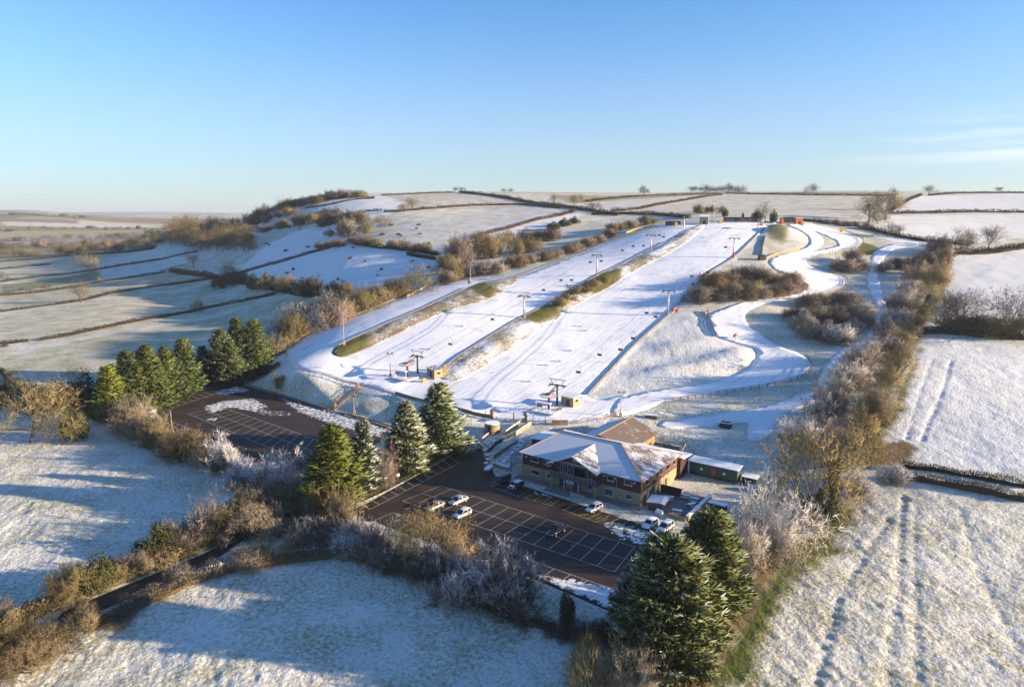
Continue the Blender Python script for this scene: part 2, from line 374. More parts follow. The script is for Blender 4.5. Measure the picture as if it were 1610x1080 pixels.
# twigs: object colour gives the bark tint, object alpha how much rime sits on the twigs
b = NB('twigs', .9, .1); oi = b.n('ShaderNodeObjectInfo'); v = b.coords('World')
n1 = b.noise(v, .55, 4, .65); n2 = b.noise(v, 5.0, 2, .5); tip = b.attr('tip').outputs['Fac']
base = b.mix(b.ramp(n2, .3, .7), b.mix(.35, oi.outputs['Color'], (.05, .04, .03)), oi.outputs['Color'])
k = b.math('MULTIPLY', b.ramp(b.math('ADD', b.math('MULTIPLY', n1, .5), b.math('MULTIPLY', tip, .5)), b.math('MULTIPLY_ADD', oi.outputs['Alpha'], -.55, .86), b.math('MULTIPLY_ADD', oi.outputs['Alpha'], -.55, 1.06)), .85)
b.col(b.mix(k, base, (.66, .66, .68)))
b = NB('bark', .9, .1); v = b.coords('Object', (1, 1, .2)); f = b.noise(v, 5, 4, .6)
b.col(b.mix(f, (.075, .060, .042), (.19, .155, .11))); b.bump(f, .5, .05)
# needles and leaves: attribute tip = how far out the spray sits, object alpha = frost, object colour = tint
b = NB('needles', .75, .25); oi = b.n('ShaderNodeObjectInfo'); v = b.coords('World'); n1 = b.noise(v, .6, 4, .65); n2 = b.noise(v, 3.0, 3, .6); tip = b.attr('tip').outputs['Fac']
base = b.mix(b.ramp(n2, .3, .7), b.mix(.45, oi.outputs['Color'], (.02, .028, .01)), oi.outputs['Color'])
k = b.ramp(b.math('ADD', b.math('MULTIPLY', n1, .45), b.math('MULTIPLY', tip, .55)), b.math('MULTIPLY_ADD', oi.outputs['Alpha'], -.55, .90), b.math('MULTIPLY_ADD', oi.outputs['Alpha'], -.55, 1.04))
b.col(b.mix(b.math('MULTIPLY', k, .85), base, (.50, .55, .50)))
simple('white_paint', (.80, .80, .78), .5, .3, .04); simple('line_paint', (.46, .46, .44), .8, .1, .18, 2.0); simple('yellow_paint', (.50, .42, .10), .8, .1, .2, 2.0)
simple('timber', (.30, .19, .10), .8, .15, .3, 6, bump=.2); simple('timber_grey', (.17, .145, .12), .85, .1, .3, 6, bump=.2, snow=.4); simple('timber_tan', (.36, .27, .16), .75, .15, .22, 5, bump=.15)
simple('steel', (.22, .23, .24), .45, .5, .15, 2, .6); simple('steel_dark', (.06, .062, .065), .5, .4, .2, 2, .3); simple('galvanised', (.42, .43, .44), .5, .5, .12, 2, .5)
simple('red_paint', (.42, .06, .04), .6, .3, .2); simple('red_snowy', (.42, .07, .05), .65, .25, .2, snow=.55); simple('orange_paint', (.55, .15, .05), .55, .3, .12); simple('yellow_foam', (.62, .36, .05), .7, .2, .12)
simple('blue_sheet', (.03, .12, .5), .5, .3, .2); simple('green_metal', (.035, .10, .065), .5, .35, .2, 2); simple('dark_box', (.03, .033, .04), .6, .3, .2, 2); simple('navy_box', (.028, .035, .055), .6, .3, .2, 2)
simple('fresh_snow', (.82, .845, .875), .8, .15, .04, 2, bump=.25); simple('concrete', (.32, .30, .28), .85, .15, .18, 1.2, snow=.35); simple('paving', (.20, .185, .175), .8, .2, .2, 1.0)
simple('glass_dark', (.015, .02, .025), .08, .6, .1); simple('rubber', (.02, .02, .02), .8, .2, .1); simple('stone_wall', (.24, .22, .19), .9, .1, .3, 2.5, bump=.5, snow=.4)
simple('netting', (.04, .05, .045), .9, .1, .25, 3, snow=.3)
# ------------------------------------------------------------------ made ground: car parks and building platform
CPR = pz("548,803 572,795 640,757 716,713 742,701 757,706 765,728 782,752 830,766 1000,822 1090,850 1150,830 1175,880 1060,950 985,972 845,912 740,872 650,843 590,820 552,818")
CPL = pz("243,642 262,632 330,611 378,604 430,619 500,640 560,655 612,672 605,690 560,718 510,735 480,745 455,745 360,718 270,676")
YARD = pz("765,728 782,752 830,766 1000,822 1090,850 1150,830 1180,800 1175,760 1110,742 1085,715 1030,708 960,700 880,704 830,716 800,722")
FLAT.append((np.array(YARD)[:, :2], 0.0, 5.0)); FLAT.append((np.array(CPR)[:, :2], 0.0, 5.0)); FLAT.append((np.array(CPL)[:, :2], 0.0, 4.0))
# ------------------------------------------------------------------ outlines of pistes, tracks, lane (traced on the photo, laid on the ground)
PISTE = smooth_line(hits("""452,548 449,560 456,573 480,583 520,593 566,606 600,614 640,626 690,640 740,651 790,660 850,663 910,662 948,656 985,640 985,622 940,628
922,618 960,580 1000,538 1062,482 1108,432 1152,404 1178,380 1204,355 1150,350 1112,352 1098,356 1042,356 1000,369 950,386 900,405 850,424 815,435 745,440 690,446 640,467 580,489 530,508 490,524"""), 2.0, True)
SNAKE = smooth_line(hits("""1262,352 1262,358 1298,371 1318,384 1296,392 1255,398 1222,403 1209,411 1220,425 1250,436 1266,449 1252,461 1215,468 1170,475 1138,485 1114,496 1119,512 1125,528 1158,540
1184,548 1189,562 1172,581 1128,599 1060,610 1000,620 968,632 962,654 1000,648 1046,632 1100,624 1150,616 1220,604 1262,592 1274,575 1262,560 1230,547 1200,530 1176,511 1172,493 1198,479 1255,469
1300,460 1328,449 1327,438 1300,428 1276,420 1268,411 1290,401 1330,393 1354,383 1350,374 1322,364 1292,357 1276,353"""), 1.5, True)
SPUR = smooth_line(hits("1238,354 1256,362 1272,375 1268,388 1238,398 1222,404 1262,399 1288,390 1294,378 1282,366 1264,357 1250,353"), 1.5, True)
TRACK = smooth_line(hits("1288,604 1302,570 1326,548 1358,530 1374,508 1376,480 1364,450 1366,420 1378,394 1402,384 1440,382 1440,388 1408,392 1390,405 1379,425 1384,450 1394,480 1398,506 1388,530 1362,548 1340,572 1328,592 1312,612"), 1.5, True)
PATH2 = smooth_line(hits("1040,664 1100,656 1160,646 1220,634 1272,618 1280,632 1230,655 1205,690 1178,690 1172,664 1110,670 1046,674"), 1.5, True)
LANE = hits("0,1002 100,962 200,920 330,866 400,822 450,806 500,806 552,806 552,818 505,822 455,822 400,838 330,884 210,938 100,984 0,1022")
LANE = smooth_line([(-150, 80)] + LANE + [(-150, 76)], 2.0, True)
STRIP_A = smooth_line(hits("522,556 530,545 560,530 610,508 660,487 705,466 738,452 760,444 808,437 816,440 800,452 772,470 724,484 680,500 640,518 598,540 560,556 538,562"), 1.5, True)
STRIP_B = smooth_line(hits("704,600 690,588 712,566 760,535 812,503 860,478 900,455 948,428 1000,403 1048,379 1082,360 1108,354 1096,368 1060,394 1004,424 962,450 922,472 872,505 820,538 770,572 735,594"), 1.5, True)
def ragged(P, amp):
    c = np.roll(P, -1, 0) - np.roll(P, 1, 0); c = c / (np.linalg.norm(c, axis=1, keepdims=True) + 1e-9); k = (fbm(P[:, 0] / 3.0, P[:, 1] / 3.0, 3, 41) - .5) * 2 * amp
    return P + np.stack([-c[:, 1], c[:, 0]], -1) * k[:, None]
PISTE = ragged(PISTE, .9); SNAKE = ragged(SNAKE, .6); TRACK = ragged(TRACK, .8); PATH2 = ragged(PATH2, 1.0); STRIP_A = ragged(STRIP_A, .7); STRIP_B = ragged(STRIP_B, .9)
# ------------------------------------------------------------------ ground sheet
rows = np.concatenate([np.linspace(15, 45, 12)[:-1], np.geomspace(45, 640, 560)[:-1], np.geomspace(640, 13000, 230)])
cols = np.concatenate([np.linspace(-2.2, -.9, 20)[:-1], np.linspace(-.9, .9, 640), np.linspace(.9, 2.2, 20)[1:]])
A_, Y_ = np.meshgrid(cols, rows); X_ = A_ * (Y_ + 30.0)
gx, gy = X_.ravel(), Y_.ravel(); gz = H(gx, gy)
near = gy < 900
zone = np.zeros((len(gx), 3)); zone[:, 0] = .52; rough = np.full(len(gx), .45)
def paint(P, fr, gn=0., dr=0., rg=None, soft=2.0):
    P = np.array([q[:2] for q in P]); k = 1 - sstep(-soft, soft, sd_fast(gx, gy, P, soft + 1) + (vn_ - .5) * soft * 2)
    for c, val in enumerate((fr, gn, dr)): zone[:, c] = zone[:, c] * (1 - k) + val * k
    if rg is not None: rough[:] = rough * (1 - k) + rg * k
vn_ = fbm(gx / 4, gy / 4, 3, 5)
# far country: patchwork of fields
cell = 300.0
def cellrand(x, y, seed):
    ang = .5; xr = (x * math.cos(ang) + y * math.sin(ang)) / cell / 1.7; yr = (-x * math.sin(ang) + y * math.cos(ang)) / cell
    xr = xr + .5 * vnoise(x / 700, y / 700, 3); xi = np.floor(xr + .5 * np.floor(yr)).astype(np.int64); yi = np.floor(yr).astype(np.int64)
    n = (xi * 73856093 ^ yi * 19349663 ^ seed * 83492791) & 0xffff
    return ((n * 40503) & 0xffff) / 65535.0
far = sstep(700, 1100, gy) * (gx < 100)
cr1, cr2, cr3 = cellrand(gx, gy, 1), cellrand(gx, gy, 2), cellrand(gx, gy, 3)
zone[:, 0] = zone[:, 0] * (1 - far) + far * (.10 + .45 * cr1); zone[:, 1] = far * (cr2 > .55) * .7; zone[:, 2] = far * (cr3 > .55) * .9
# fields: the big ones, by what the photo shows lying on them
def fld(s, *a, **k): paint(hits(s), *a, **k)
fld("-200,640 0,700 60,690 150,650 240,690 300,735 380,770 420,790 330,850 230,880 100,935 0,990 -200,1050", .55, .0, .0, 1.0, soft=4)
paint([(-150, 60)] + hits("0,1030 140,985 340,890 460,870 560,880 680,930 800,985 880,1010 870,1080") + [(0, 40), (-100, 40)], .55, .0, .0, 1.0, soft=4)
paint(hits("1080,1080 1200,930 1300,850 1330,780 1450,770 1610,800") + [(150, 130), (150, 40), (30, 40)], .53, 0, 0, 1.0, soft=3)
fld("1395,640 1440,540 1500,530 1610,545 1800,560 1800,740 1610,745 1450,728 1400,700", .70, 0, 0, .9, soft=3)
fld("1480,480 1500,400 1610,392 1800,395 1800,520 1610,512", .72, 0, 0, .7, soft=3)
fld("1380,372 1400,340 1610,336 1800,336 1800,368 1610,372 1450,392", .68, 0, .1, .4, soft=3)
fld("1400,335 1440,308 1610,304 1800,304 1800,330 1610,332", .70, 0, .2, .4, soft=3)
fld("1000,336 1040,318 1140,307 1400,310 1350,330 1380,344 1200,345", .52, 0, .35, .3, soft=3)
fld("880,328 960,312 1140,306 1000,335 920,342", .56, 0, .3, .3, soft=3)
fld("860,306 950,308 1400,302 1400,308 1140,305 900,320", .33, .2, .3, .3, soft=3)
fld("600,310 740,304 860,322 830,326 660,330 610,334", .50, .1, .35, .3, soft=3)
fld("600,362 660,334 820,326 905,330 800,350 740,374 640,378", .55, 0, .25, .5, soft=3)
fld("380,425 520,380 560,378 680,390 690,420 600,450 520,455 430,440", .80, 0, 0, .8, soft=4)
fld("480,330 600,308 640,320 600,345 520,360", .72, 0, 0, .8, soft=4)
fld("380,420 420,385 480,360 600,350 560,375 500,392 420,420", .75, 0, 0, .9, soft=4)
fld("740,372 860,336 920,335 900,352 800,375", .72, 0, .1, .5, soft=3)
fld("0,600 0,565 130,535 300,505 440,468 560,470 400,520 200,580", .44, .10, .0, .12, soft=3)
fld("0,540 0,500 150,472 340,440 440,455 300,500 130,530", .46, .05, .03, .12, soft=3)
fld("0,485 0,462 150,442 300,418 340,436 150,470", .44, .1, .03, .12, soft=3)
fld("0,462 0,448 150,425 260,408 300,415 150,440", .34, .7, 0, .12, soft=3)
fld("0,445 0,428 100,420 160,412 140,425", .45, .0, .08, .12, soft=3)
fld("150,418 260,385 340,400 300,412 160,440", .58, .1, 0, .15, soft=3)
# bank under the pistes, verges, lush and dry strips along hedges
fld("380,603 450,575 560,612 640,632 700,648 650,668 620,668 520,645", .52, .1, .0, .6, soft=2)
paint(hits("1098,1080 1142,1010 1196,925 1250,858 1290,842 1330,796 1346,806 1312,868 1262,900 1220,950 1192,1020 1175,1080"), .16, 1.0, .05, 1.0, soft=2)
fld("1072,1080 1122,1005 1178,925 1214,866 1234,872 1194,938 1146,1015 1108,1080", .08, .1, 1.0, .6, soft=1)
fld("1340,700 1400,640 1440,560 1450,545 1420,640 1380,700", .25, .9, 0, .8, soft=2)
fld("1400,560 1460,470 1490,440 1475,480 1440,545", .3, .8, 0, .8, soft=2)
fld("1370,730 1385,700 1420,690 1445,705 1420,730", .12, 0, 1.3, .6, soft=2)
fld("240,642 330,610 360,606 375,600 330,600 240,626", .1, .6, .5, .6, soft=1)
fld("525,800 560,792 640,752 720,708 700,704 600,745 520,785", .12, .9, .4, .8, soft=1)
fld("0,1050 130,985 150,960 100,975 0,1025", .15, .8, .4, .8, soft=2)
fld("1355,380 1384,390 1376,402 1340,400", .15, .9, .1, .5, soft=1.5)
fld("900,650 1040,640 1060,665 1180,700 1190,760 1100,720 1000,690", .55, .1, .0, 1.0, soft=3)
fld("930,625 1000,545 1060,490 1110,500 1190,560 1150,600 1000,615", .66, 0, 0, 1.0, soft=3)
fld("1208,376 1211,362 1224,354 1240,356 1244,366 1230,382", .28, .8, .1, 1.0, soft=2.5)
# thrown snow along the pistes
for P in (PISTE,):
    k = 1 - sstep(0.0, 4.0, sd_fast(gx, gy, P[::2], 8) + (vn_ - .5) * 7); zone[:, 0] = zone[:, 0] * (1 - k * .7) + .92 * k * .7
# micro relief, kept off the made surfaces
keep = np.ones(len(gx))
for P in (PISTE, SNAKE, SPUR, TRACK, PATH2, LANE, np.array(CPR)[:, :2], np.array(CPL)[:, :2], np.array(YARD)[:, :2]):
    keep *= sstep(0.3, 2.5, sd_fast(gx, gy, P[::2] if len(P) > 60 else P, 4))
tn = .5 * fbm(gx / 1.2 + 13, gy / 1.2, 2, 11) + .5 * fbm((gx + .25 * gy) / .9, gy / 3.2, 2, 51); wn = fbm(gx / 9, gy / 9, 3, 21); hn = fbm(gx / 40, gy / 40, 3, 31)
lod = 1 - sstep(200, 420, gy)
for (u, v, rx, ry, hh) in ((1090, 585, 16, 6, 1.8), (1040, 590, 12, 5, 1.2), (1130, 570, 10, 7, 1.4), (1060, 545, 9, 5, 1.0), (1160, 560, 7, 6, 1.5), (1100, 545, 8, 4, .9), (1230, 520, 9, 6, .8), (1215, 500, 7, 6, .8), (1120, 640, 12, 4, 1.0), (1090, 690, 12, 5, .8), (1226, 366, 10, 12, 4.0)):
    q = hit(u, v); gz += keep * hh * np.exp(-((gx - q[0]) / rx) ** 2 - ((gy - q[1]) / ry) ** 2)
gz += keep * near * ((tn - .5) * .42 * rough * lod + (wn - .5) * .7 * rough + (hn - .5) * 1.2 * rough * sstep(120, 200, gy))
# wheel ruts and a trodden line on the right-hand pastures
for s, wd, dp in (("1495,568 1480,620 1462,660 1450,690", .6, .4), ("1420,780 1415,850 1412,930 1400,1010 1395,1080", .8, .28), ("1440,790 1436,860 1440,950 1438,1060", .8, .22), ("1400,810 1330,920 1300,1000 1280,1080", .8, .25),
                  ("1465,565 1440,640 1425,690", .5, .25), ("1510,800 1540,900 1600,1020", .8, .2)):
    L = smooth_line(hits(s), 2.0); dmin = np.full(len(gx), 99.)
    m = (gx > L[:, 0].min() - 4) & (gx < L[:, 0].max() + 4) & (gy > L[:, 1].min() - 4) & (gy < L[:, 1].max() + 4)
    for q in L: dmin[m] = np.minimum(dmin[m], np.hypot(gx[m] - q[0], gy[m] - q[1]))
    gz -= dp * np.exp(-(dmin / wd) ** 2)
# the sheet lies a little lower under the laid surfaces
for P in (PISTE, SNAKE, SPUR, TRACK, PATH2, LANE, np.array(CPR)[:, :2], np.array(CPL)[:, :2]):
    gz -= .25 * (1 - sstep(-1.6, -.6, sd_fast(gx, gy, P, 4)))
nr, nc = len(rows), len(cols); idx = np.arange(nr * nc).reshape(nr, nc)
Q = np.stack([idx[:-1, :-1].ravel(), idx[:-1, 1:].ravel(), idx[1:, 1:].ravel(), idx[1:, :-1].ravel()], -1)
me = mesh_np('ground', np.stack([gx, gy, gz], -1), Q=Q, smooth=True)
at = me.attributes.new('zone', 'FLOAT_COLOR', 'POINT'); at.data.foreach_set('color', np.concatenate([np.clip(zone, 0, 1.3), np.clip(rough, 0, 1.2)[:, None]], 1).astype(np.float32).ravel())
ground = link('ground', me, MATS['pasture'], kind='structure', label='frosted pasture and hillside under the whole scene')
# ------------------------------------------------------------------ laid surfaces
def pis_b(d, x, y): return .35 * sstep(0, 3, d) * 0 + (fbm(x / 7, y / 7, 3, 77) - .5) * .35 * sstep(.5, 4, d) + .5 * (1 - sstep(0, 1.6, d)) * 0
ski = drape('ski_slope', PISTE, 2.0, .16, MATS['piste_snow'], pis_b, kind='structure', label='wide snow covered main ski slope')
snk = drape('winding_run', SNAKE, 1.6, .20, MATS['piste_snow'], pis_b, kind='structure', label='winding snow run snaking down beside the main slope')
drape('run_spur', SPUR, 1.5, .24, MATS['piste_snow'], kind='structure', label='narrow shaded snow spur at the top of the winding run')
drape('farm_track', TRACK, 1.5, .14, MATS['track_snow'], kind='structure', label='rutted snowy track climbing beside the right hedgerow')
drape('snowy_path', PATH2, 1.5, .14, MATS['track_snow'], kind='structure', label='snowy path crossing the bank behind the lodge')
lane = drape('lane', LANE, 1.5, .10, MATS['tarmac'], kind='structure', label='dark narrow lane between the lower hedges')
bl = lambda hh: (lambda d, x, y: hh * sstep(0, 7.0, d) * (.6 + .8 * fbm(x / 9, y / 9, 2, 19)) + (fbm(x / 2.0, y / 2.0, 3, 9) - .5) * .6 * sstep(.3, 2.0, d))
bkA = drape('grassy_bank', STRIP_A, 1.2, .25, MATS['bank_grassy'], bl(.55), kind='structure', label='grassy bank with thin snow between the finger run and the left slope')
bkB = drape('frosty_bank', STRIP_B, 1.2, .25, MATS['bank_frosty'], bl(.8), kind='structure', label='frosty grass bank dividing the two main slopes')
for o_, polys in ((bkA, ("518,558 530,542 558,534 576,532 568,548 548,562 530,566", "742,452 758,448 774,458 768,468 752,462")), (bkB, ("830,500 850,486 876,482 870,496 842,508", "920,450 944,433 972,428 964,444 936,460"))):
    co = np.empty(len(o_.data.vertices) * 3); o_.data.vertices.foreach_get('co', co); co = co.reshape(-1, 3); lu = np.zeros(len(co))
    for s_ in polys: lu = np.maximum(lu, 1 - sstep(-1.0, 3.0, poly_sd(co[:, 0], co[:, 1], np.array(hits(s_))[:, :2])))
    a_ = o_.data.attributes.new('lush', 'FLOAT', 'POINT'); a_.data.foreach_set('value', lu.astype(np.float32))
def carpark(name, P, blobs, lb):
    o = drape(name, smooth_line(P, 3.0, True) if 0 else np.array(P)[:, :2], 1.2, .06, MATS['tarmac'], kind='structure', label=lb)
    co = np.empty(len(o.data.vertices) * 3); o.data.vertices.foreach_get('co', co); co = co.reshape(-1, 3)
    s = np.zeros(len(co))
    for Pb, k in blobs:
        s = np.maximum(s, k * (1 - sstep(-1.5, 1.5, poly_sd(co[:, 0], co[:, 1], np.array(pz(Pb))[:, :2]))))
    a = o.data.attributes.new('snow', 'FLOAT', 'POINT'); a.data.foreach_set('value', s.astype(np.float32)); return o
cpl = carpark('overflow_car_park', CPL, [("316,640 350,630 400,626 425,640 400,648 360,642 330,652", .62), ("320,660 345,655 340,664", .7), ("430,622 500,641 560,656 612,673 600,690 560,680 520,668 470,650", .60), ("330,616 378,606 400,614 350,622", .58),
    ("390,640 460,648 470,656 400,652", .45), ("470,742 490,738 500,745", .8)], 'dark tarmac overflow car park with patchy snow beyond the conifers')
cpr = carpark('main_car_park', CPR, [("838,904 985,968 1060,950 985,930 900,912", .95), ("940,815 1040,835 1120,850 1100,880 1010,862 960,842", .60), ("1010,812 1100,840 1150,830 1170,880 1080,900 1040,862", .75), ("576,816 640,838 660,850 600,830", .75),
    ("680,852 740,872 770,880 720,872", .6), ("840,770 880,780 870,786 835,776", .65), ("880,850 960,865 950,872", .35)], 'dark tarmac main car park in front of the lodge')
# ------------------------------------------------------------------ plant prototypes (real size, copied with shared meshes)
class TW:                          # twigs and leaves: many single faces with a 'tip' value
    def __init__(s): s.V = []; s.F = []; s.T = []
    def tri(s, a, b, c, ta, tb, tcx):
        k = len(s.V); s.V += [a, b, c]; s.F.append((k, k + 1, k + 2)); s.T += [ta, tb, tcx]
    def mesh(s, name):
        me = mesh_np(name, np.array(s.V), F=np.array(s.F)); a = me.attributes.new('tip', 'FLOAT', 'POINT')
        a.data.foreach_set('value', np.array(s.T, np.float32)); return me
def unit(v): return v / (np.linalg.norm(v, axis=-1, keepdims=True) + 1e-9)
def twig_cloud(name, base, d, L, wd, t0, t1, r, nrm=None, kn=.65):
    """vectorised: one slim triangle per twig from base along d, width wd; nrm = outward direction of the crown there"""
    n = len(base); d = unit(d); side = unit(np.cross(d, unit(r.normal(size=(n, 3)))))
    a = base - side * wd[:, None] / 2; c = base + side * wd[:, None] / 2; e = base + d * L[:, None]
    if nrm is None: nrm = np.tile(np.array([[0., 0., 1.]]), (n, 1))
    nrm = unit(nrm); g = unit(np.cross(c - a, e - a)); fl = (g * nrm).sum(1) < 0
    a2 = np.where(fl[:, None], c, a); c2 = np.where(fl[:, None], a, c); g = np.where(fl[:, None], -g, g)
    N = unit(nrm * kn + g * (1 - kn)); V = np.stack([a2, c2, e], 1).reshape(-1, 3); T = np.stack([t0, t0, t1], 1).ravel()
    return V, T, np.repeat(N, 3, 0)
def cloud_mesh(name, parts):
    V = np.concatenate([p[0] for p in parts]); T = np.concatenate([p[1] for p in parts])
    N = np.concatenate([p[2] for p in parts])
    me = mesh_np(name, V, F=np.arange(len(V)).reshape(-1, 3), smooth=True); a = me.attributes.new('tip', 'FLOAT', 'POINT'); a.data.foreach_set('value', T.astype(np.float32))
    me.normals_split_custom_set_from_vertices(N.astype(np.float32)); return me
def shrub_proto(seed, lobes=7, n=3200, up=.7, flat=1.0, leaf=False):
    """a shrub 6 m wide and 6 m high: several leaning domes of twigs over bare stems"""
    r = np.random.default_rng(seed); parts = []; mb = MB()
    cs = []
    for i in range(lobes):
        a = i * 2.4 + r.uniform(-.5, .5); rr = (0 if i == 0 else r.uniform(.9, 2.0)); hh = r.uniform(3.6, 5.2) if i else 5.4
        cs.append((rr * math.cos(a), rr * math.sin(a), hh * (1 - .12 * rr), r.uniform(1.0, 1.6)))
    for (cx, cy, top, rad) in cs:
        m = n // lobes; cz = top * .52; hz = top * .5
        u = unit(r.normal(size=(m, 3))); rad_t = r.uniform(.35, 1.0, m) ** .6
        P = np.stack([cx + u[:, 0] * rad * rad_t, cy + u[:, 1] * rad * rad_t, cz + u[:, 2] * hz * rad_t], -1)
        P[:, 2] = np.maximum(P[:, 2], .15)
        out = np.stack([P[:, 0] - cx * .3, P[:, 1] - cy * .3, (P[:, 2] - cz * .2) * .5], -1)
        if leaf:
            L = r.uniform(.22, .42, m); wd = r.uniform(.18, .32, m); d = unit(out) * .6 + r.normal(size=(m, 3)) * .8 + np.array([0, 0, .2])
        else:
            L = r.uniform(.5, 1.15, m); wd = r.uniform(.028, .058, m); d = unit(out) * .75 + r.normal(size=(m, 3)) * .42 + np.array([0, 0, up])
        t = rad_t * (.45 + .55 * np.clip(P[:, 2] / 5, 0, 1))
        parts.append(twig_cloud('x', P, d, L, wd, t * .7, np.clip(t + .12, 0, 1), r, out + np.array([0, 0, .3])))
        for j in range(3):
            e = np.array([cx + r.uniform(-.5, .5) * rad, cy + r.uniform(-.5, .5) * rad, top * r.uniform(.6, .9)]); mid = np.array([cx * .45, cy * .45, top * .3]) + r.normal(size=3) * .15
            mb.bar((cx * .15, cy * .15, -.3), mid, r=.10, r2=.07, n=4); mb.bar(mid, e, r=.07, r2=.02, n=4)
    return mb.mesh('trunk'), cloud_mesh('crown', parts)
def tree_proto(seed, h=10.0, trunk=.28, spread=.75, twig_n=5, ivy=False, gnarl=.25, wtw=.052, trop=.10):
    """a bare broadleaf tree: trunk and limbs as tapered tubes, the fine crown as twigs"""
    r = np.random.default_rng(seed); mb = MB(); base = []; dirs = []; Ls = []; T = []
    def grow(p, d, L, rad, lvl):
        k = 3 if lvl < 2 else 2
        for j in range(k):
            d = unit(d + r.normal(size=3) * gnarl * (.5 if lvl == 0 else 1) + np.array([0, 0, trop if lvl else .05]))
            q = p + d * L / k; r2 = rad * (1 - .28 * (j + 1) / k * 1.3)
            if rad > .012 * h / 10: mb.bar(p, q, r=rad, r2=r2, n=6 if lvl < 1 else 4 if lvl < 2 else 3)
            p, rad = q, r2
            if lvl >= 2:
                for _ in range(twig_n):
                    base.append(p + r.normal(size=3) * .12); dirs.append(d * .8 + r.normal(size=3) * .55 + np.array([0, 0, .25])); Ls.append(r.uniform(.5, 1.15) * h / 10); T.append(.5 + .1 * lvl)
            if lvl < 3 and (lvl > 0 or j == k - 1 or (j == k - 2)):
                nb = (3 if lvl == 0 else 2) if j < k - 1 else (4 if lvl == 0 else 3)
                a0 = r.uniform(0, 6.28)
                for i in range(nb):
                    a = a0 + i * 6.283 / nb + r.uniform(-.4, .4); ax = unit(np.cross(d, [.3, .2, 1.0] if abs(d[2]) < .9 else [1, 0, 0])); ay = np.cross(d, ax)
                    sp = spread * r.uniform(.7, 1.25); dd = unit(d + (ax * math.cos(a) + ay * math.sin(a)) * sp)
                    grow(p, dd, L * r.uniform(.58, .80) if lvl else h * r.uniform(.30, .38), rad * r.uniform(.5, .68), lvl + 1)
    grow(np.array([0, 0, -.3]), np.array([0, 0, 1.0]), h * trunk + .3, h * .026, 0)
    base = np.array(base); n = len(base); dirs = np.array(dirs); Ls = np.array(Ls); T = np.array(T)
    zz = np.clip(base[:, 2] / h, 0, 1)
    parts = [twig_cloud('x', base, dirs, Ls, r.uniform(.6, 1.3, n) * wtw * h / 10, T * (.4 + .6 * zz), np.clip(T + .25, 0, 1) * (.5 + .5 * zz), r, (base - np.array([0, 0, h * .5])) / h + np.array([0, 0, .15]))]
    if ivy:
        m = 1400; hh = r.uniform(.05, .62, m) * h; a = r.uniform(0, 6.28, m); rr = h * .026 + r.uniform(.1, .75, m) * (1.2 - hh / h)
        P = np.stack([rr * np.cos(a), rr * np.sin(a), hh], -1); parts2 = [twig_cloud('x', P, r.normal(size=(m, 3)), r.uniform(.25, .45, m), r.uniform(.2, .35, m), np.full(m, .1), np.full(m, .3), r, np.stack([np.cos(a), np.sin(a), a * 0 + .3], -1))]
        return mb.mesh('trunk', True), cloud_mesh('crown', parts), cloud_mesh('ivy', parts2)
    top = base[:, 2].max() / h
    return mb.mesh('trunk', True), cloud_mesh('crown', parts)
def conifer_proto(seed, h=14.0, rad=3.6, nb=150, per=70, taper=.85, lift=.35, wsp=.26, clear=.05, bushy=1.0):
    """a conifer: a straight trunk, whorled branches, each a plume of needle sprays lifting at its end"""
    r = np.random.default_rng(seed); mb = MB(); parts = []
    mb.bar((0, 0, -.4), (0, 0, h * .6), r=h * .018, r2=h * .009, n=7); mb.bar((0, 0, h * .6), (0, 0, h * .97), r=h * .009, r2=.02, n=5)
    for i in range(nb):
        t = clear + (1 - clear) * (i + r.uniform(0, .9)) / nb; z0 = h * t; a = i * 2.39996 + r.uniform(-.35, .35)
        L = rad * ((1 - t) ** taper) * r.uniform(.58, 1.12) + .35
        if t < .12: L *= .8
        ca, sa = math.cos(a), math.sin(a); m = int(per * (.35 + .65 * L / rad)); s = r.uniform(.0, 1.0, m) ** .55
        droop = -.10 * L; zc = z0 + droop * np.sin(s * 2.2) + lift * L * s ** 2
        fat = (.16 + .32 * np.sin(np.clip(s, 0, 1) * math.pi * .92)) * bushy * min(1.0, .45 + L / rad) * rad / 3.6
        q = r.normal(size=(m, 3)) * .55
        P = np.stack([ca * L * s - sa * fat * q[:, 0] * 1.5, sa * L * s + ca * fat * q[:, 0] * 1.5, zc + fat * q[:, 1] * .8], -1)
        d = np.stack([ca * np.ones(m), sa * np.ones(m), np.full(m, .55)], -1) + np.stack([-sa * q[:, 0], ca * q[:, 0], q[:, 1] * .6], -1) * .9 + r.normal(size=(m, 3)) * .25
        sc = h / 14.0
        tipv = np.clip(s * .85 + .18 * np.clip(q[:, 1] * 1.6, -1, 1), 0, 1)
        parts.append(twig_cloud('x', P, d, r.uniform(.45, .95, m) * sc ** .5, r.uniform(.7, 1.3, m) * wsp, tipv * .8, np.clip(tipv + .1, 0, 1), r, np.stack([ca - sa * q[:, 0] * 1.1, sa + ca * q[:, 0] * 1.1, .35 + q[:, 1] * .9], -1)))
    m = 90; P = np.stack([r.normal(size=m) * .12, r.normal(size=m) * .12, h * r.uniform(.88, 1.0, m)], -1)
    parts.append(twig_cloud('x', P, r.normal(size=(m, 3)) * .4 + np.array([0, 0, 1.0]), r.uniform(.4, .8, m), np.full(m, .15), np.full(m, .5), np.full(m, .8), r, P * np.array([1, 1, 0]) + np.array([0, 0, .05])))
    return mb.mesh('trunk', True), cloud_mesh('crown', parts)
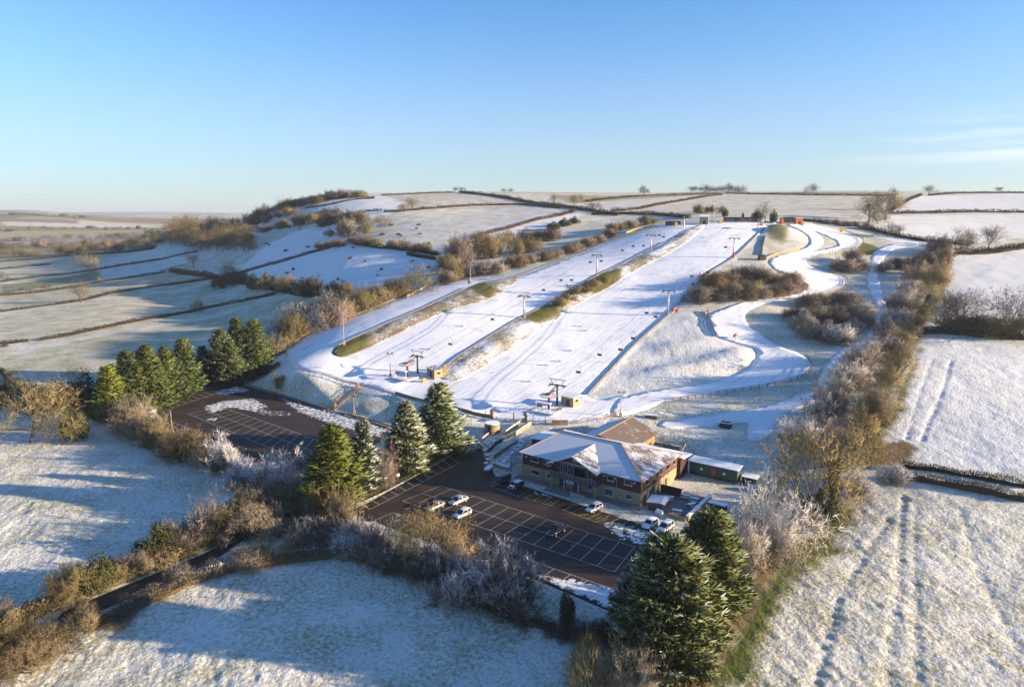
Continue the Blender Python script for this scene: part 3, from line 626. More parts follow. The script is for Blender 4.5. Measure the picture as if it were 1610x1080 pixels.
def thicket_proto(seed, stems=8, h=6.0, lean=.9, twn=6, thin=1.0):
    """a many-stemmed bare thicket about 6 m wide and 6 m high"""
    r = np.random.default_rng(seed); mb = MB(); base = []; dirs = []; Ls = []; T = []
    def grow(p, d, L, rad, lvl):
        k = 3 if lvl < 2 else 2
        for j in range(k):
            d = unit(d + r.normal(size=3) * .24 + np.array([0, 0, .04])); q = p + d * L / k; q[2] = max(q[2], .1); r2 = rad * .82
            if lvl < 3: mb.bar(p, q, r=rad, r2=r2, n=4 if lvl < 2 else 3)
            p, rad = q, r2
            if lvl >= 2:
                for _ in range(twn): base.append(p + r.normal(size=3) * .1); dirs.append(d * .9 + r.normal(size=3) * .5 + np.array([0, 0, .2])); Ls.append(r.uniform(.35, .85) * thin ** .5); T.append(.5 + .1 * lvl)
            if lvl < 3:
                for i in range(2 if j < k - 1 else 3): grow(p, unit(d + r.normal(size=3) * .62), L * r.uniform(.5, .75), rad * .55, lvl + 1)
    for i in range(stems):
        a = i * 2.4 + r.uniform(-.4, .4); t = (i / stems) ** .5 * lean
        grow(np.array([math.cos(a) * .9 * t, math.sin(a) * .9 * t, -.2]), unit(np.array([math.cos(a) * t, math.sin(a) * t, 1.0])), h * r.uniform(.30, .46), .085, 1)
    base = np.array(base); n = len(base); T = np.array(T); zz = np.clip(base[:, 2] / h, 0, 1)
    c = cloud_mesh('crown', [twig_cloud('x', base, np.array(dirs), np.array(Ls), r.uniform(.042, .085, n) * thin, T * (.4 + .6 * zz), np.clip(T + .25, 0, 1) * (.5 + .5 * zz), r, (base - np.array([0, 0, h * .4])) / h + np.array([0, 0, .15]))])
    return mb.mesh('trunk'), c
PROTO = {}
for i in range(3): PROTO['shrub%d' % i] = thicket_proto(100 + i, 8 + 2 * i, 6.0, .9 + .15 * i)
for i in range(2): PROTO['brush%d' % i] = thicket_proto(110 + i, 18 + 3 * i, 6.0, 1.0 + .1 * i, 10, .52)
PROTO['shrub3'] = shrub_proto(103, 7, 3000)
for i in range(2): PROTO['leafy%d' % i] = shrub_proto(130 + i, 7, 3000, leaf=True)
for i in range(2): PROTO['tangle%d' % i] = shrub_proto(150 + i, 9, 3600, up=.25)
for i in range(4): PROTO['tree%d' % i] = tree_proto(200 + i, 10, .24 + .04 * (i % 2), .72 + .08 * (i % 3), 5)
for i in range(2): PROTO['bushytree%d' % i] = tree_proto(230 + i, 10, .13, 1.05, 7, wtw=.055, trop=.02)
PROTO['ivytree0'] = tree_proto(250, 10, .28, .7, 4, ivy=True); PROTO['ivytree1'] = tree_proto(251, 10, .25, .8, 4, ivy=True)
PROTO['sparse0'] = tree_proto(260, 10, .3, .8, 2, gnarl=.3)
for i in range(3): PROTO['conifer%d' % i] = conifer_proto(300 + i, 14, 3.5 + .4 * i, 88, 130)
PROTO['bigconifer0'] = conifer_proto(320, 20, 7.2, 150, 260, .42, .45, .30, .03, 1.0); PROTO['bigconifer1'] = conifer_proto(321, 20, 5.6, 140, 240, .48, .45, .28, .03, 1.0)
PH = {}
for k, v in PROTO.items():
    if k.startswith(('shrub3', 'leafy', 'tangle')): PH[k] = (6.0, 5.7)
    elif k.startswith('conifer'): PH[k] = (6.2, 14.0)
    elif k == 'bigconifer0': PH[k] = (12.5, 20.0)
    elif k == 'bigconifer1': PH[k] = (10.0, 20.0)
    else:
        me = v[1]; co = np.empty(len(me.vertices) * 3); me.vertices.foreach_get('co', co); co = co.reshape(-1, 3)
        PH[k] = (float(np.percentile(co[:, 0], 98) - np.percentile(co[:, 0], 2)), float(np.percentile(co[:, 2], 99.5)))
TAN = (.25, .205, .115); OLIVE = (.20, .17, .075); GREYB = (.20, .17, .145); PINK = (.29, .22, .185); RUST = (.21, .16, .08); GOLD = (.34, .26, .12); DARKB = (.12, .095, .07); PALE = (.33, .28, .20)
CON_G = (.105, .140, .040); CON_Y = (.165, .195, .035); CON_B = (.085, .115, .062); CON_D = (.060, .088, .036); IVY = (.04, .065, .018); LEAF = (.075, .085, .025)
def plant(name, label, cat, p, kind, wm, hm, tint, frost, group=None, rz=None, simple_part=False):
    if wm > 8.0 and kind in ('shrub0', 'shrub1', 'shrub2'): kind = 'brush%d' % (int(wm * 7) % 2)
    pr = PROTO[kind]; W, Hh = PH[kind]
    rz = rng.uniform(0, 6.28) if rz is None else rz
    t = thing(name, label, cat, (p[0], p[1], p[2] - .1), rz, group); s = wm / W; t.scale = (s, s, hm / Hh)
    ev = kind.startswith(('conifer', 'bigconifer', 'leafy'))
    a = link('trunk', pr[0], MATS['bark'], t)
    c = link('crown', pr[1], MATS['needles' if ev else 'twigs'], t)
    v = rng.uniform(.85, 1.18); c.color = (tint[0] * v, tint[1] * v * rng.uniform(.95, 1.05), tint[2] * v, frost)
    if len(pr) > 2:
        i = link('ivy', pr[2], MATS['needles'], t); i.color = (*IVY, .1)
    return t
ONES = ['', 'first', 'second', 'third', 'fourth', 'fifth', 'sixth', 'seventh', 'eighth', 'ninth', 'tenth', 'eleventh', 'twelfth', 'thirteenth', 'fourteenth', 'fifteenth', 'sixteenth', 'seventeenth', 'eighteenth', 'nineteenth']
TENS = {2: 'twent', 3: 'thirt', 4: 'fort', 5: 'fift', 6: 'sixt', 7: 'sevent', 8: 'eight', 9: 'ninet'}
def ordi(n):
    if n < 20: return ONES[n]
    return TENS[n // 10] + ('ieth' if n % 10 == 0 else 'y-' + ONES[n % 10])
def at_px(u, v, w, h):             # where a plant stands and how many metres wide and tall its picture size is
    p = hit(u, v); m = mpp(p); dep = math.atan2(CAMZ - p[2], p[1])
    return p, w * m, h * m / max(.8, math.cos(dep))
def row(path, n, s0, s1, kinds, tints, fr, name, what, end, cat, group, jit=.35, start=1, hv=.25):
    """plants along a traced line, sizes in photo pixels from s0 to s1"""
    L = smooth_line([(u, v) for u, v in pp(path)], 4.0); k = np.linspace(0, len(L) - 1, n)
    for i in range(n):
        f = i / max(1, n - 1); u, v = L[int(round(k[i]))]; w_ = s0[0] + (s1[0] - s0[0]) * f; h_ = s0[1] + (s1[1] - s0[1]) * f
        u += rng.uniform(-jit, jit) * w_ * .5; v += rng.uniform(-jit, jit) * w_ * .18
        q = rng.uniform(1 - hv, 1 + hv); p, wm, hm = at_px(u, v, w_ * rng.uniform(.9, 1.2), h_ * q)
        plant(name, '%s %s from %s' % (ordi(i + start), what, end), cat, p, kinds[rng.integers(len(kinds))], wm, hm, tints[rng.integers(len(tints))], rng.uniform(*fr), group)
def one(u, v, w_, h_, kind, tint, fr, name, label, cat='tree', group=None):
    p, wm, hm = at_px(u, v, w_, h_); return plant(name, label, cat, p, kind, wm, hm, tint, fr, group)
SH = ['shrub0', 'shrub1', 'shrub2', 'shrub3']; TG = ['tangle0', 'tangle1']; TR = ['tree0', 'tree1', 'tree2', 'tree3']; BT = ['bushytree0', 'bushytree1']; LF = ['leafy0', 'leafy1']
# ---- evergreens
G1 = 'conifers screening the overflow car park'
for (u, v, w_, h_, k, t, f, lb) in [
    (178, 662, 62, 84, 0, CON_Y, .25, 'short yellow green conifer at the left end of the car park screen'),
    (208, 652, 62, 96, 1, CON_D, .35, 'dark conifer just right of the short yellow green one'),
    (238, 645, 58, 98, 2, CON_G, .25, 'third conifer from the left in the car park screen'),
    (266, 635, 52, 86, 0, CON_G, .25, 'fourth conifer from the left in the car park screen'),
    (294, 624, 56, 88, 1, CON_G, .35, 'tall conifer behind the small white hut by the car park'),
    (322, 604, 34, 58, 2, CON_B, .55, 'small frosty blue spruce beside the blue tarpaulin'),
    (352, 606, 58, 86, 0, CON_B, .42, 'frosted conifer just right of the blue tarpaulin'),
    (378, 600, 48, 96, 1, CON_D, .35, 'tallest dark conifer right of the blue tarpaulin'),
    (192, 658, 48, 64, 2, CON_G, .3, 'low conifer tucked between the first two of the car park screen'),
    (223, 650, 46, 74, 0, CON_Y, .25, 'low conifer between the dark one and the third of the screen'),
    (252, 642, 44, 72, 1, CON_G, .3, 'low conifer between the third and fourth of the screen'),
    (281, 631, 46, 66, 2, CON_D, .3, 'low dark conifer left of the small white hut'),
    (366, 605, 42, 66, 2, CON_G, .4, 'low conifer left of the tallest dark one'),
    (392, 598, 44, 74, 0, CON_D, .3, 'low conifer right of the tallest dark one'),
    (404, 592, 52, 86, 2, CON_G, .25, 'last green conifer before the ski slope corner')]:
    one(u, v, w_, h_, 'conifer%d' % k, t, f, 'conifer', lb, group=G1)
one(140, 655, 60, 80, 'leafy0', CON_D, .3, 'evergreen_tree', 'dark evergreen left of the conifer screen behind bare trees')
one(120, 632, 50, 66, 'sparse0', GREYB, .4, 'bare_tree', 'thin grey bare tree behind the dark evergreen left of the conifers')
G2 = 'conifers between the two car parks'
one(527, 802, 92, 124, 'conifer2', CON_Y, .30, 'conifer', 'broad bright green conifer at the car park entrance', group=G2)
one(574, 776, 58, 108, 'conifer0', CON_B, .60, 'conifer', 'slim frosted conifer right behind the broad entrance conifer', group=G2)
one(641, 742, 76, 104, 'conifer1', (.13, .16, .05), .62, 'conifer', 'frosted conifer in front of the tallest pair beside the ski slope bank', group=G2)
one(692, 716, 84, 106, 'conifer2', (.13, .16, .05), .58, 'conifer', 'wide frosted conifer nearest the lodge between the car parks', group=G2)
one(606, 768, 44, 72, 'bushytree0', PINK, .35, 'bare_tree', 'leafless reddish tree between the frosted conifers of the car park edge')
one(1048, 1056, 166, 176, 'bigconifer0', (.15, .18, .05), .45, 'large_conifer', 'huge frosted conifer in the foreground beside the brown path')
one(1110, 972, 118, 148, 'bigconifer1', (.15, .18, .045), .40, 'large_conifer', 'second huge conifer standing behind the foreground one')
one(1004, 1006, 84, 112, 'bigconifer1', (.11, .14, .06), .60, 'large_conifer', 'shaded frosted conifer on the left flank of the huge foreground one')
# ---- lower-left lane and hedges
GH = 'shrubs in the lane hedges'
row("-10,998 60,962 130,935 200,905 260,880", 8, (56, 27), (54, 30), SH + LF, [OLIVE, RUST, TAN], (.1, .3), 'hedgerow_shrub', 'brown shrub on the upper side of the lane', 'the left edge', 'shrub', GH)
one(118, 940, 80, 52, 'shrub1', OLIVE, .2, 'hedgerow_shrub', 'tall ivy green and brown shrub above the lane bend', 'shrub', GH)
one(160, 925, 70, 58, 'leafy1', LEAF, .2, 'evergreen_shrub', 'yellow green leafy shrub above the lane', 'shrub', GH)
one(250, 872, 72, 54, 'leafy0', (.10, .11, .025), .2, 'evergreen_shrub', 'bright olive leafy shrub above the lane near its shaded middle', 'shrub', GH)
one(292, 862, 60, 50, 'shrub2', DARKB, .6, 'hedgerow_shrub', 'dark frosted shrub above the shaded part of the lane', 'shrub', GH)
one(332, 842, 56, 66, 'bushytree1', TAN, .45, 'bare_tree', 'tan bare tree at the corner of the left field by the lane')
one(40, 1050, 116, 56, 'shrub2', (.20, .15, .085), .25, 'hedgerow_shrub', 'wide rusty brown shrub mass at the bottom left below the lane', 'shrub', GH)
row("20,1045 90,1010 130,985", 3, (80, 42), (60, 36), SH, [TAN, OLIVE], (.2, .3), 'hedgerow_shrub', 'rusty brown shrub below the lane', 'the bottom left corner', 'shrub', GH)
row("175,978 225,952 280,922 335,902 385,888 440,876 500,868", 9, (58, 24), (56, 30), TG, [TAN, GREYB, RUST, OLIVE], (.4, .65), 'bramble_shrub', 'frosted bramble shrub on the lower side of the lane', 'the lane bend', 'shrub', GH)
row("360,850 400,836 440,842 480,852 520,858 560,862", 8, (54, 38), (52, 42), SH, [GREYB, OLIVE, PALE], (.35, .65), 'hedgerow_shrub', 'frosted shrub in the clump below the car park entrance', 'the lane', 'shrub', GH)
row("398,815 430,808 470,812 500,826 548,836", 6, (56, 50), (54, 58), SH, [TAN, RUST, PALE], (.2, .4), 'hedgerow_shrub', 'sunlit tan shrub topping the clump by the car park entrance', 'the lane', 'shrub', GH)
one(390, 855, 60, 66, 'tree2', PALE, .3, 'bare_tree', 'pale twisted bare tree in the clump below the car park entrance')
row("420,800 380,812 345,835", 3, (50, 36), (50, 36), SH, [RUST, OLIVE], (.2, .4), 'hedgerow_shrub', 'rusty shrub behind the lane clump', 'the fallen pale trunk', 'shrub', GH)
# ---- hedge between the left field and the overflow car park
GC = 'shrubs along the overflow car park'
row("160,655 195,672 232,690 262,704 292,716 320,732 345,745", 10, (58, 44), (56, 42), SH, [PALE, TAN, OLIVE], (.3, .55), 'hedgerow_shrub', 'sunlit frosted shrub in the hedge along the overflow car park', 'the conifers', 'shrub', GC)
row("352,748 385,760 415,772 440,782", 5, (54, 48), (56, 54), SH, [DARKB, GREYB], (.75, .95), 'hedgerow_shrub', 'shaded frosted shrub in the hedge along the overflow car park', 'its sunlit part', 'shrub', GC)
one(452, 788, 72, 82, 'bushytree1', GREYB, .8, 'bare_tree', 'rounded frosty tree in the shade left of the entrance conifer')
one(48, 694, 100, 96, 'tree1', GOLD, .12, 'bare_tree', 'large golden bare tree at the left edge of the left field')
one(98, 696, 70, 70, 'bushytree0', OLIVE, .15, 'bare_tree', 'olive bushy tree right of the large golden tree')
one(118, 690, 50, 50, 'leafy1', LEAF, .15, 'evergreen_shrub', 'ivy covered stump tree right of the olive bushy tree', 'shrub')
row("0,640 30,625 70,640 100,640", 4, (56, 44), (54, 44), SH, [GREYB, DARKB, TAN], (.3, .6), 'hedgerow_shrub', 'grey shrub behind the large golden tree', 'the left edge', 'shrub', 'shrubs behind the golden tree')
# ---- belt below the main car park
GB = 'trees and shrubs below the main car park'
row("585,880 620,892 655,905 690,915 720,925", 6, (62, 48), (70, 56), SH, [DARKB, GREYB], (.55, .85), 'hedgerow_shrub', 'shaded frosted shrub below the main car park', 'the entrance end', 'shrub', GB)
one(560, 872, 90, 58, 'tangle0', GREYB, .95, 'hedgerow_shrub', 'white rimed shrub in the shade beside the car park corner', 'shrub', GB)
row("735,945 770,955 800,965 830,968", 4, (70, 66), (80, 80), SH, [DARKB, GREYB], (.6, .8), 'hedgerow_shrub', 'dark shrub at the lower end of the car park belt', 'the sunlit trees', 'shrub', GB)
one(672, 890, 80, 92, 'tree0', GOLD, .1, 'bare_tree', 'sunlit golden bare tree at the edge of the main car park', group=GB)
one(700, 900, 60, 80, 'ivytree0', TAN, .1, 'bare_tree', 'ivy clad bare tree between the two golden trees', group=GB)
one(722, 892, 58, 68, 'shrub0', GOLD, .1, 'bare_tree', 'bright golden shrub tree overlapping the parking bays', group=GB)
one(642, 888, 60, 70, 'tree3', GOLD, .15, 'bare_tree', 'slim golden bare tree nearest the car park entrance', group=GB)
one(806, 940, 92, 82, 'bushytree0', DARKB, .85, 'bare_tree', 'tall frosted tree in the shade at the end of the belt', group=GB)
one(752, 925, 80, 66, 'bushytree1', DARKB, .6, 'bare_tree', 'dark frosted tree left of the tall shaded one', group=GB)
one(890, 985, 34, 62, 'leafy1', CON_D, .25, 'evergreen_shrub', 'narrow dark ivy shrub below the snowy bays', 'shrub', GB)
row("880,1000 920,1010 960,1005 985,985", 5, (52, 26), (60, 40), TG, [DARKB, GREYB], (.3, .55), 'bramble_shrub', 'low dark bramble left of the huge conifer', 'the snowy field', 'shrub', GB)
one(925, 1100, 104, 96, 'shrub3', GOLD, .15, 'bare_tree', 'golden bare shrub tree at the bottom edge', 'tree')
one(1000, 1105, 100, 84, 'shrub1', PALE, .4, 'bare_tree', 'pale frosted shrub at the bottom edge beside the huge conifer', 'tree')
one(965, 1090, 70, 70, 'sparse0', PALE, .2, 'bare_tree', 'thin bare sapling between the two shrubs at the bottom edge', 'tree')
# ---- right-hand hedgerow, from the foreground up the hill
GR = 'trees of the right hedgerow'
one(1224, 868, 140, 112, 'bushytree0', PALE, .8, 'bare_tree', 'big pale rimed tree right of the huge conifer', group=GR)
one(1200, 880, 90, 84, 'shrub2', PALE, .75, 'bare_tree', 'pale rimed shrub under the big pale tree', group=GR)
one(1165, 902, 78, 86, 'shrub0', PALE, .7, 'bare_tree', 'pale rimed shrub touching the huge conifer', group=GR)
one(1262, 800, 126, 136, 'bushytree1', GOLD, .25, 'bare_tree', 'tallest tan tree of the right hedgerow above the pale one', group=GR)
one(1308, 790, 80, 110, 'ivytree1', OLIVE, .2, 'bare_tree', 'ivy clad olive tree right of the tallest tan tree', group=GR)
one(1290, 815, 70, 50, 'leafy0', LEAF, .2, 'evergreen_shrub', 'green leafy shrub at the foot of the tallest tan tree', 'shrub', GR)
one(1215, 800, 70, 64, 'shrub3', PALE, .5, 'bare_tree', 'frosted shrub between the portable cabin and the tallest tan tree', group=GR)
one(1320, 735, 86, 78, 'bushytree0', TAN, .3, 'bare_tree', 'rounded tan tree above the tallest one in the right hedgerow', group=GR)
one(1355, 725, 66, 52, 'shrub1', OLIVE, .2, 'hedgerow_shrub', 'olive shrub beside the dark earth patch', 'shrub', GR)
one(1405, 760, 56, 34, 'tangle0', GREYB, .85, 'bramble_shrub', 'frosted bramble at the corner of the lower right field', 'shrub', GR)
one(1350, 778, 60, 34, 'tangle1', GREYB, .9, 'bramble_shrub', 'white frosted bramble left of the field corner', 'shrub', GR)
row("1268,700 1290,672 1312,648 1330,622 1350,600 1366,578", 8, (60, 48), (52, 40), SH + BT, [PALE, PINK, OLIVE, GREYB], (.5, .85), 'bare_tree', 'frosted bare tree on the track side of the right hedgerow', 'the lodge end', 'tree', GR)
row("1340,700 1358,670 1372,645 1388,618 1400,592 1412,570", 8, (54, 44), (48, 38), SH + BT + ['ivytree0', 'leafy0'], [OLIVE, TAN, GOLD], (.15, .4), 'bare_tree', 'sunlit tan tree on the field side of the right hedgerow', 'the lodge end', 'tree', GR)
row("1382,560 1396,540 1408,520 1416,500 1424,480 1430,462 1436,446", 9, (46, 37), (34, 28), SH + BT, [PALE, PINK, GREYB], (.5, .85), 'bare_tree', 'rimed tree on the track side of the upper right hedgerow', 'its middle', 'tree', GR)
row("1424,548 1438,525 1450,500 1458,480 1466,460 1474,440 1482,420", 9, (44, 36), (32, 28), SH + BT + ['ivytree1', 'leafy1'], [OLIVE, TAN, GOLD], (.15, .4), 'bare_tree', 'sunlit tree on the field side of the upper right hedgerow', 'its middle', 'tree', GR)
row("1432,438 1446,425 1458,412 1470,402 1482,394", 6, (34, 26), (30, 26), SH, [DARKB, GREYB, PINK], (.3, .6), 'bare_tree', 'dark bushy tree near the top of the right hedgerow', 'the track', 'tree', GR)
row("1386,428 1402,424 1420,420", 4, (26, 18), (24, 18), SH, [PINK, DARKB], (.4, .6), 'hedgerow_shrub', 'small frosted shrub beside the upper track', 'the track', 'shrub', 'shrubs beside the upper track')
one(1500, 404, 46, 46, 'tree2', DARKB, .2, 'bare_tree', 'bare tree at the lower edge of the upper right field', group='field trees on the right')
for i, (u, v, w_, h_, k) in enumerate([(1478, 522, 56, 62, 'tree1'), (1512, 520, 58, 66, 'tree3'), (1588, 532, 84, 82, 'tree0')]):
    one(u, v, w_, h_, k, GREYB, .35, 'bare_tree', ['left', 'middle', 'largest right'][i] + ' bare tree of the three between the right fields', group='field trees on the right')
row("1500,520 1535,522 1560,524 1600,530", 4, (50, 26), (52, 28), SH, [DARKB, OLIVE], (.1, .4), 'hedgerow_shrub', 'dark shrub among the bare trees between the right fields', 'the hedgerow', 'shrub', 'dark shrubs between the right fields')
for i, (u, v, w_, h_) in enumerate([(1522, 392, 26, 32), (1552, 392, 36, 38), (1395, 372, 20, 26), (1412, 374, 16, 22)]):
    one(u, v, w_, h_, TR[i], GREYB, .3, 'bare_tree', ['slim', 'spreading', 'squat', 'small'][i] + ' bare tree on the edge of the upper right field' if i < 2 else ['', '', 'squat', 'small'][i] + ' bare tree beside the hedge bend at the top right', group='field trees on the right')
# ---- scrub inside the ski area
GS = 'scrub clumps among the runs'
row("1104,478 1118,470 1138,466 1160,468 1182,470 1206,466 1232,462 1250,458", 10, (42, 26), (38, 22), SH + TG, [RUST, TAN, PINK, GREYB], (.25, .6), 'scrub_bush', 'bush in the clump left of the winding run', 'its pointed left end', 'shrub', GS)
row("1128,452 1150,444 1172,440 1196,444 1220,446 1240,450", 7, (38, 24), (34, 19), SH, [RUST, TAN, GREYB], (.2, .6), 'scrub_bush', 'bush behind the clump left of the winding run', 'the lift', 'shrub', GS)
row("1262,520 1282,532 1306,540 1330,534 1348,520 1352,500", 8, (46, 32), (42, 30), SH + TG, [GREYB, PINK, PALE], (.5, .85), 'scrub_bush', 'frosted bush rimming the clump inside the winding run', 'the run', 'shrub', GS)
row("1256,502 1278,506 1302,512 1326,508 1344,492 1330,480 1300,480 1272,484", 9, (46, 31), (40, 25), SH + TG, [TAN, RUST, DARKB, GREYB], (.3, .65), 'scrub_bush', 'bush in the middle of the clump inside the winding run', 'the run', 'shrub', GS)
row("1322,425 1336,424 1350,422 1340,415", 4, (34, 24), (32, 22), SH, [PINK, TAN], (.45, .7), 'scrub_bush', 'pinkish bush in the round clump by the upper track', 'the run', 'shrub', GS)
row("884,482 900,470 918,462 934,454 948,446", 6, (28, 18), (24, 16), SH + TG, [RUST, TAN, GOLD], (.1, .3), 'scrub_bush', 'rusty bush on the bank dividing the slopes', 'its lower end', 'shrub', GS)
one(440, 608, 16, 22, 'shrub2', GOLD, .1, 'scrub_bush', 'small lone golden bush on the bank above the overflow car park', 'shrub')
# ---- trees along the left rim of the slopes
GL = 'trees along the left rim of the slopes'
row("430,560 452,540 474,532 496,524 520,512 546,502 572,490 600,476 626,466", 14, (40, 40), (42, 38), SH + BT, [TAN, PINK, OLIVE, GOLD], (.15, .5), 'bare_tree', 'bare tree along the rim fence of the finger run', 'the conifers', 'tree', GL)
row("440,538 470,516 500,506 530,494 560,482", 6, (42, 44), (40, 40), TR, [PINK, TAN, GREYB], (.3, .6), 'bare_tree', 'taller bare tree behind the rim of the finger run', 'the conifers', 'tree', GL)
one(657, 464, 52, 52, 'bushytree1', OLIVE, .15, 'bare_tree', 'largest round bare tree above the top of the finger run', group=GL)
row("700,444 724,440 748,434 772,430 800,424 826,418 852,412 880,404 908,394 936,384 962,374", 16, (32, 26), (22, 16), SH, [TAN, PINK, RUST, PALE], (.2, .65), 'bare_tree', 'low bare tree along the fence of the left slope', 'the finger run', 'tree', GL)
row("702,430 716,420 740,414 766,406 792,402 816,400 840,396", 9, (36, 40), (32, 28), BT + SH, [TAN, PALE, GREYB, OLIVE], (.25, .6), 'bare_tree', 'bare tree in the thicket behind the left slope', 'the round tree', 'tree', GL)
row("742,398 770,392 800,384 830,380 866,378", 7, (34, 28), (28, 20), BT + SH, [OLIVE, DARKB, TAN], (.15, .45), 'bare_tree', 'dark tree at the back of the thicket behind the left slope', 'the hillside', 'tree', GL)
row("960,366 985,360 1010,355 1030,352", 5, (22, 16), (20, 14), SH, [OLIVE, TAN], (.15, .3), 'bare_tree', 'small tree beside the top of the left slope', 'the thicket', 'tree', GL)
row("870,362 890,356 905,352", 3, (24, 18), (22, 16), LF, [LEAF], (.15, .3), 'evergreen_shrub', 'dark green shrub on the hillside hedge corner', 'the left', 'shrub', GL)
# ---- hillside hedges and trees
GT = 'trees on the far hillside'
row("352,452 372,444 396,452 430,456 462,462 490,464 520,462 545,462", 9, (34, 24), (34, 26), SH + LF, [OLIVE, DARKB, GOLD], (.1, .35), 'bare_tree', 'olive tree along the shaded hedge below the snowy field', 'the left', 'tree', GT)
row("500,392 520,388 545,386 570,386 600,388 640,392 672,394", 10, (24, 16), (22, 16), SH, [TAN, RUST, DARKB], (.15, .4), 'bare_tree', 'small tree on the hedge above the snowy hill field', 'the left', 'tree', GT)
row("548,370 560,372 575,366 590,362 600,356 520,372", 6, (30, 24), (22, 18), BT + SH, [TAN, PALE, OLIVE], (.2, .4), 'bare_tree', 'tan tree in the hillside clump', 'the top', 'tree', GT)
row("470,350 486,352 505,356 525,352 545,350 565,352", 7, (26, 18), (22, 16), SH, [TAN, DARKB, OLIVE], (.1, .35), 'bare_tree', 'tree in the upper hillside thicket', 'the left', 'tree', GT)
row("420,365 440,360 462,356 484,352 505,344 530,338", 8, (22, 14), (20, 13), SH + TG, [DARKB, TAN, RUST], (.1, .35), 'bare_tree', 'scrubby tree scattered over the steep hillside', 'the wood', 'tree', GT)
for i, (u, v, w_, h_, lb) in enumerate([(648, 330, 26, 20, 'spreading bare tree where the two hill hedges meet'), (636, 334, 18, 14, 'small bare tree left of the hill hedge junction'), (716, 302, 11, 9, 'left dark tree of the pair on the skyline'), (727, 302, 9, 8, 'right dark tree of the pair on the skyline'),
    (792, 301, 10, 6, 'left small skyline tree right of the dark pair'), (803, 301, 9, 6, 'right small skyline tree right of the dark pair'), (871, 320, 18, 14, 'round bare tree on the hilltop hedge'), (903, 324, 18, 18, 'darker bare tree on the hilltop hedge'), (914, 318, 14, 12, 'bare tree just behind the darker hilltop one'),
    (936, 335, 20, 18, 'bare tree at the hilltop hedge corner'), (1012, 306, 18, 15, 'lone bare tree on the skyline left of the copse'), (1277, 303, 20, 15, 'lone spreading bare tree on the right skyline'), (1460, 306, 22, 15, 'dark dense tree on the right skyline'), (1572, 302, 14, 8, 'tiny bare tree at the far right skyline'),
    (1366, 350, 48, 42, 'wide bare tree at the field corner above the winding run'), (1392, 346, 44, 46, 'tall bare tree at the field corner above the winding run'), (1380, 352, 30, 26, 'bare tree in the middle of the field corner group'), (1402, 330, 26, 36, 'ivy clad tree behind the field corner group')]):
    one(u, v, w_, h_, (TR + BT)[i % 6], DARKB if v < 310 else TAN, .15, 'bare_tree', lb, group=GT)
row("1088,303 1098,303 1108,303 1118,303 1128,303 1138,303 1148,303 1158,303 1168,304", 10, (15, 13), (16, 13), BT + TR[:2], [GREYB, DARKB], (.1, .3), 'copse_tree', 'tree of the copse on the skyline', 'its left end', 'tree', 'skyline copse')
row("1100,336 1112,334 1124,333 1134,335", 4, (18, 15), (16, 15), SH, [TAN, OLIVE], (.15, .3), 'bare_tree', 'brown bush behind the hut at the top of the slopes', 'the left', 'tree', GT)
for i, (u, v, w_, h_, lb) in enumerate([(1140, 341, 12, 15, 'small dark evergreen right of the hilltop bushes'), (1190, 349, 20, 22, 'dark evergreen left of the hilltop bare tree'), (1216, 350, 14, 24, 'dark narrow evergreen right of the hilltop bare tree'), (1168, 342, 6, 9, 'tiny dark evergreen on the hilltop fence')]):
    one(u, v, w_, h_, LF[i % 2], CON_D, .1, 'evergreen_tree', lb, group='evergreens at the top of the slopes')
one(1204, 350, 28, 34, 'tree2', PALE, .2, 'bare_tree', 'pale bare tree between the two dark hilltop evergreens')
row("1300,352 1320,354 1340,356 1360,360", 5, (14, 8), (18, 12), SH + TG, [DARKB, PINK], (.2, .4), 'hedgerow_shrub', 'low shrub along the hedge above the winding run', 'the orange cabin', 'shrub', 'shrubs above the winding run')
r3 = np.random.default_rng(12); tufts = []
for _ in range(34):
    f_ = r3.uniform(0, 1); u = 400 + 290 * f_; v = r3.uniform(436 - 62 * f_, 452 - 20 * f_) if r3.uniform() < .5 else r3.uniform(352, 402 - 30 * f_ * .5); tufts.append((u, v))
for i, (u, v) in enumerate(sorted(tufts)):
    one(u, v, r3.uniform(5, 11), r3.uniform(3, 6), TG[i % 2], [DARKB, RUST, OLIVE][i % 3], .15, 'gorse_tuft', '%s small dark gorse tuft from the left on the snowy hillside' % ordi(i + 1), 'shrub', 'gorse tufts on the snowy hillside')
# ---- valley trees on the left
GV = 'trees in the left valley'
for i, (u, v, w_, h_, k, t, lb) in enumerate([(140, 427, 36, 34, 'bushytree0', TAN, 'largest round tree in the valley fields'), (127, 476, 36, 36, 'tree0', TAN, 'bare tree on the middle valley hedge'), (311, 490, 22, 22, 'bushytree1', OLIVE, 'small round tree on the nearest valley hedge'),
    (72, 456, 14, 12, 'bushytree0', DARKB, 'small dark round tree in the green valley strip'), (155, 444, 10, 10, 'bushytree1', TAN, 'small tan bush tree on the valley hedge'), (33, 457, 7, 6, 'bushytree0', DARKB, 'tiny bush left of the small dark round tree'), (5, 440, 14, 14, 'bushytree1', GREYB, 'grey tree at the left edge of the valley'),
    (305, 421, 20, 24, 'tree3', PINK, 'pinkish bare tree above the thick valley hedge'), (360, 434, 24, 24, 'bushytree1', OLIVE, 'olive round tree at the end of the thick valley hedge'), (418, 440, 14, 14, 'leafy0', OLIVE, 'small evergreen bush on the hillside hedge'), (8, 545, 12, 6, 'tangle0', DARKB, 'low bush beside the gate gap at the left edge')]):
    one(u, v, w_, h_, k, t, .15, 'valley_tree', lb, group=GV)
r2 = np.random.default_rng(5); nW = 0
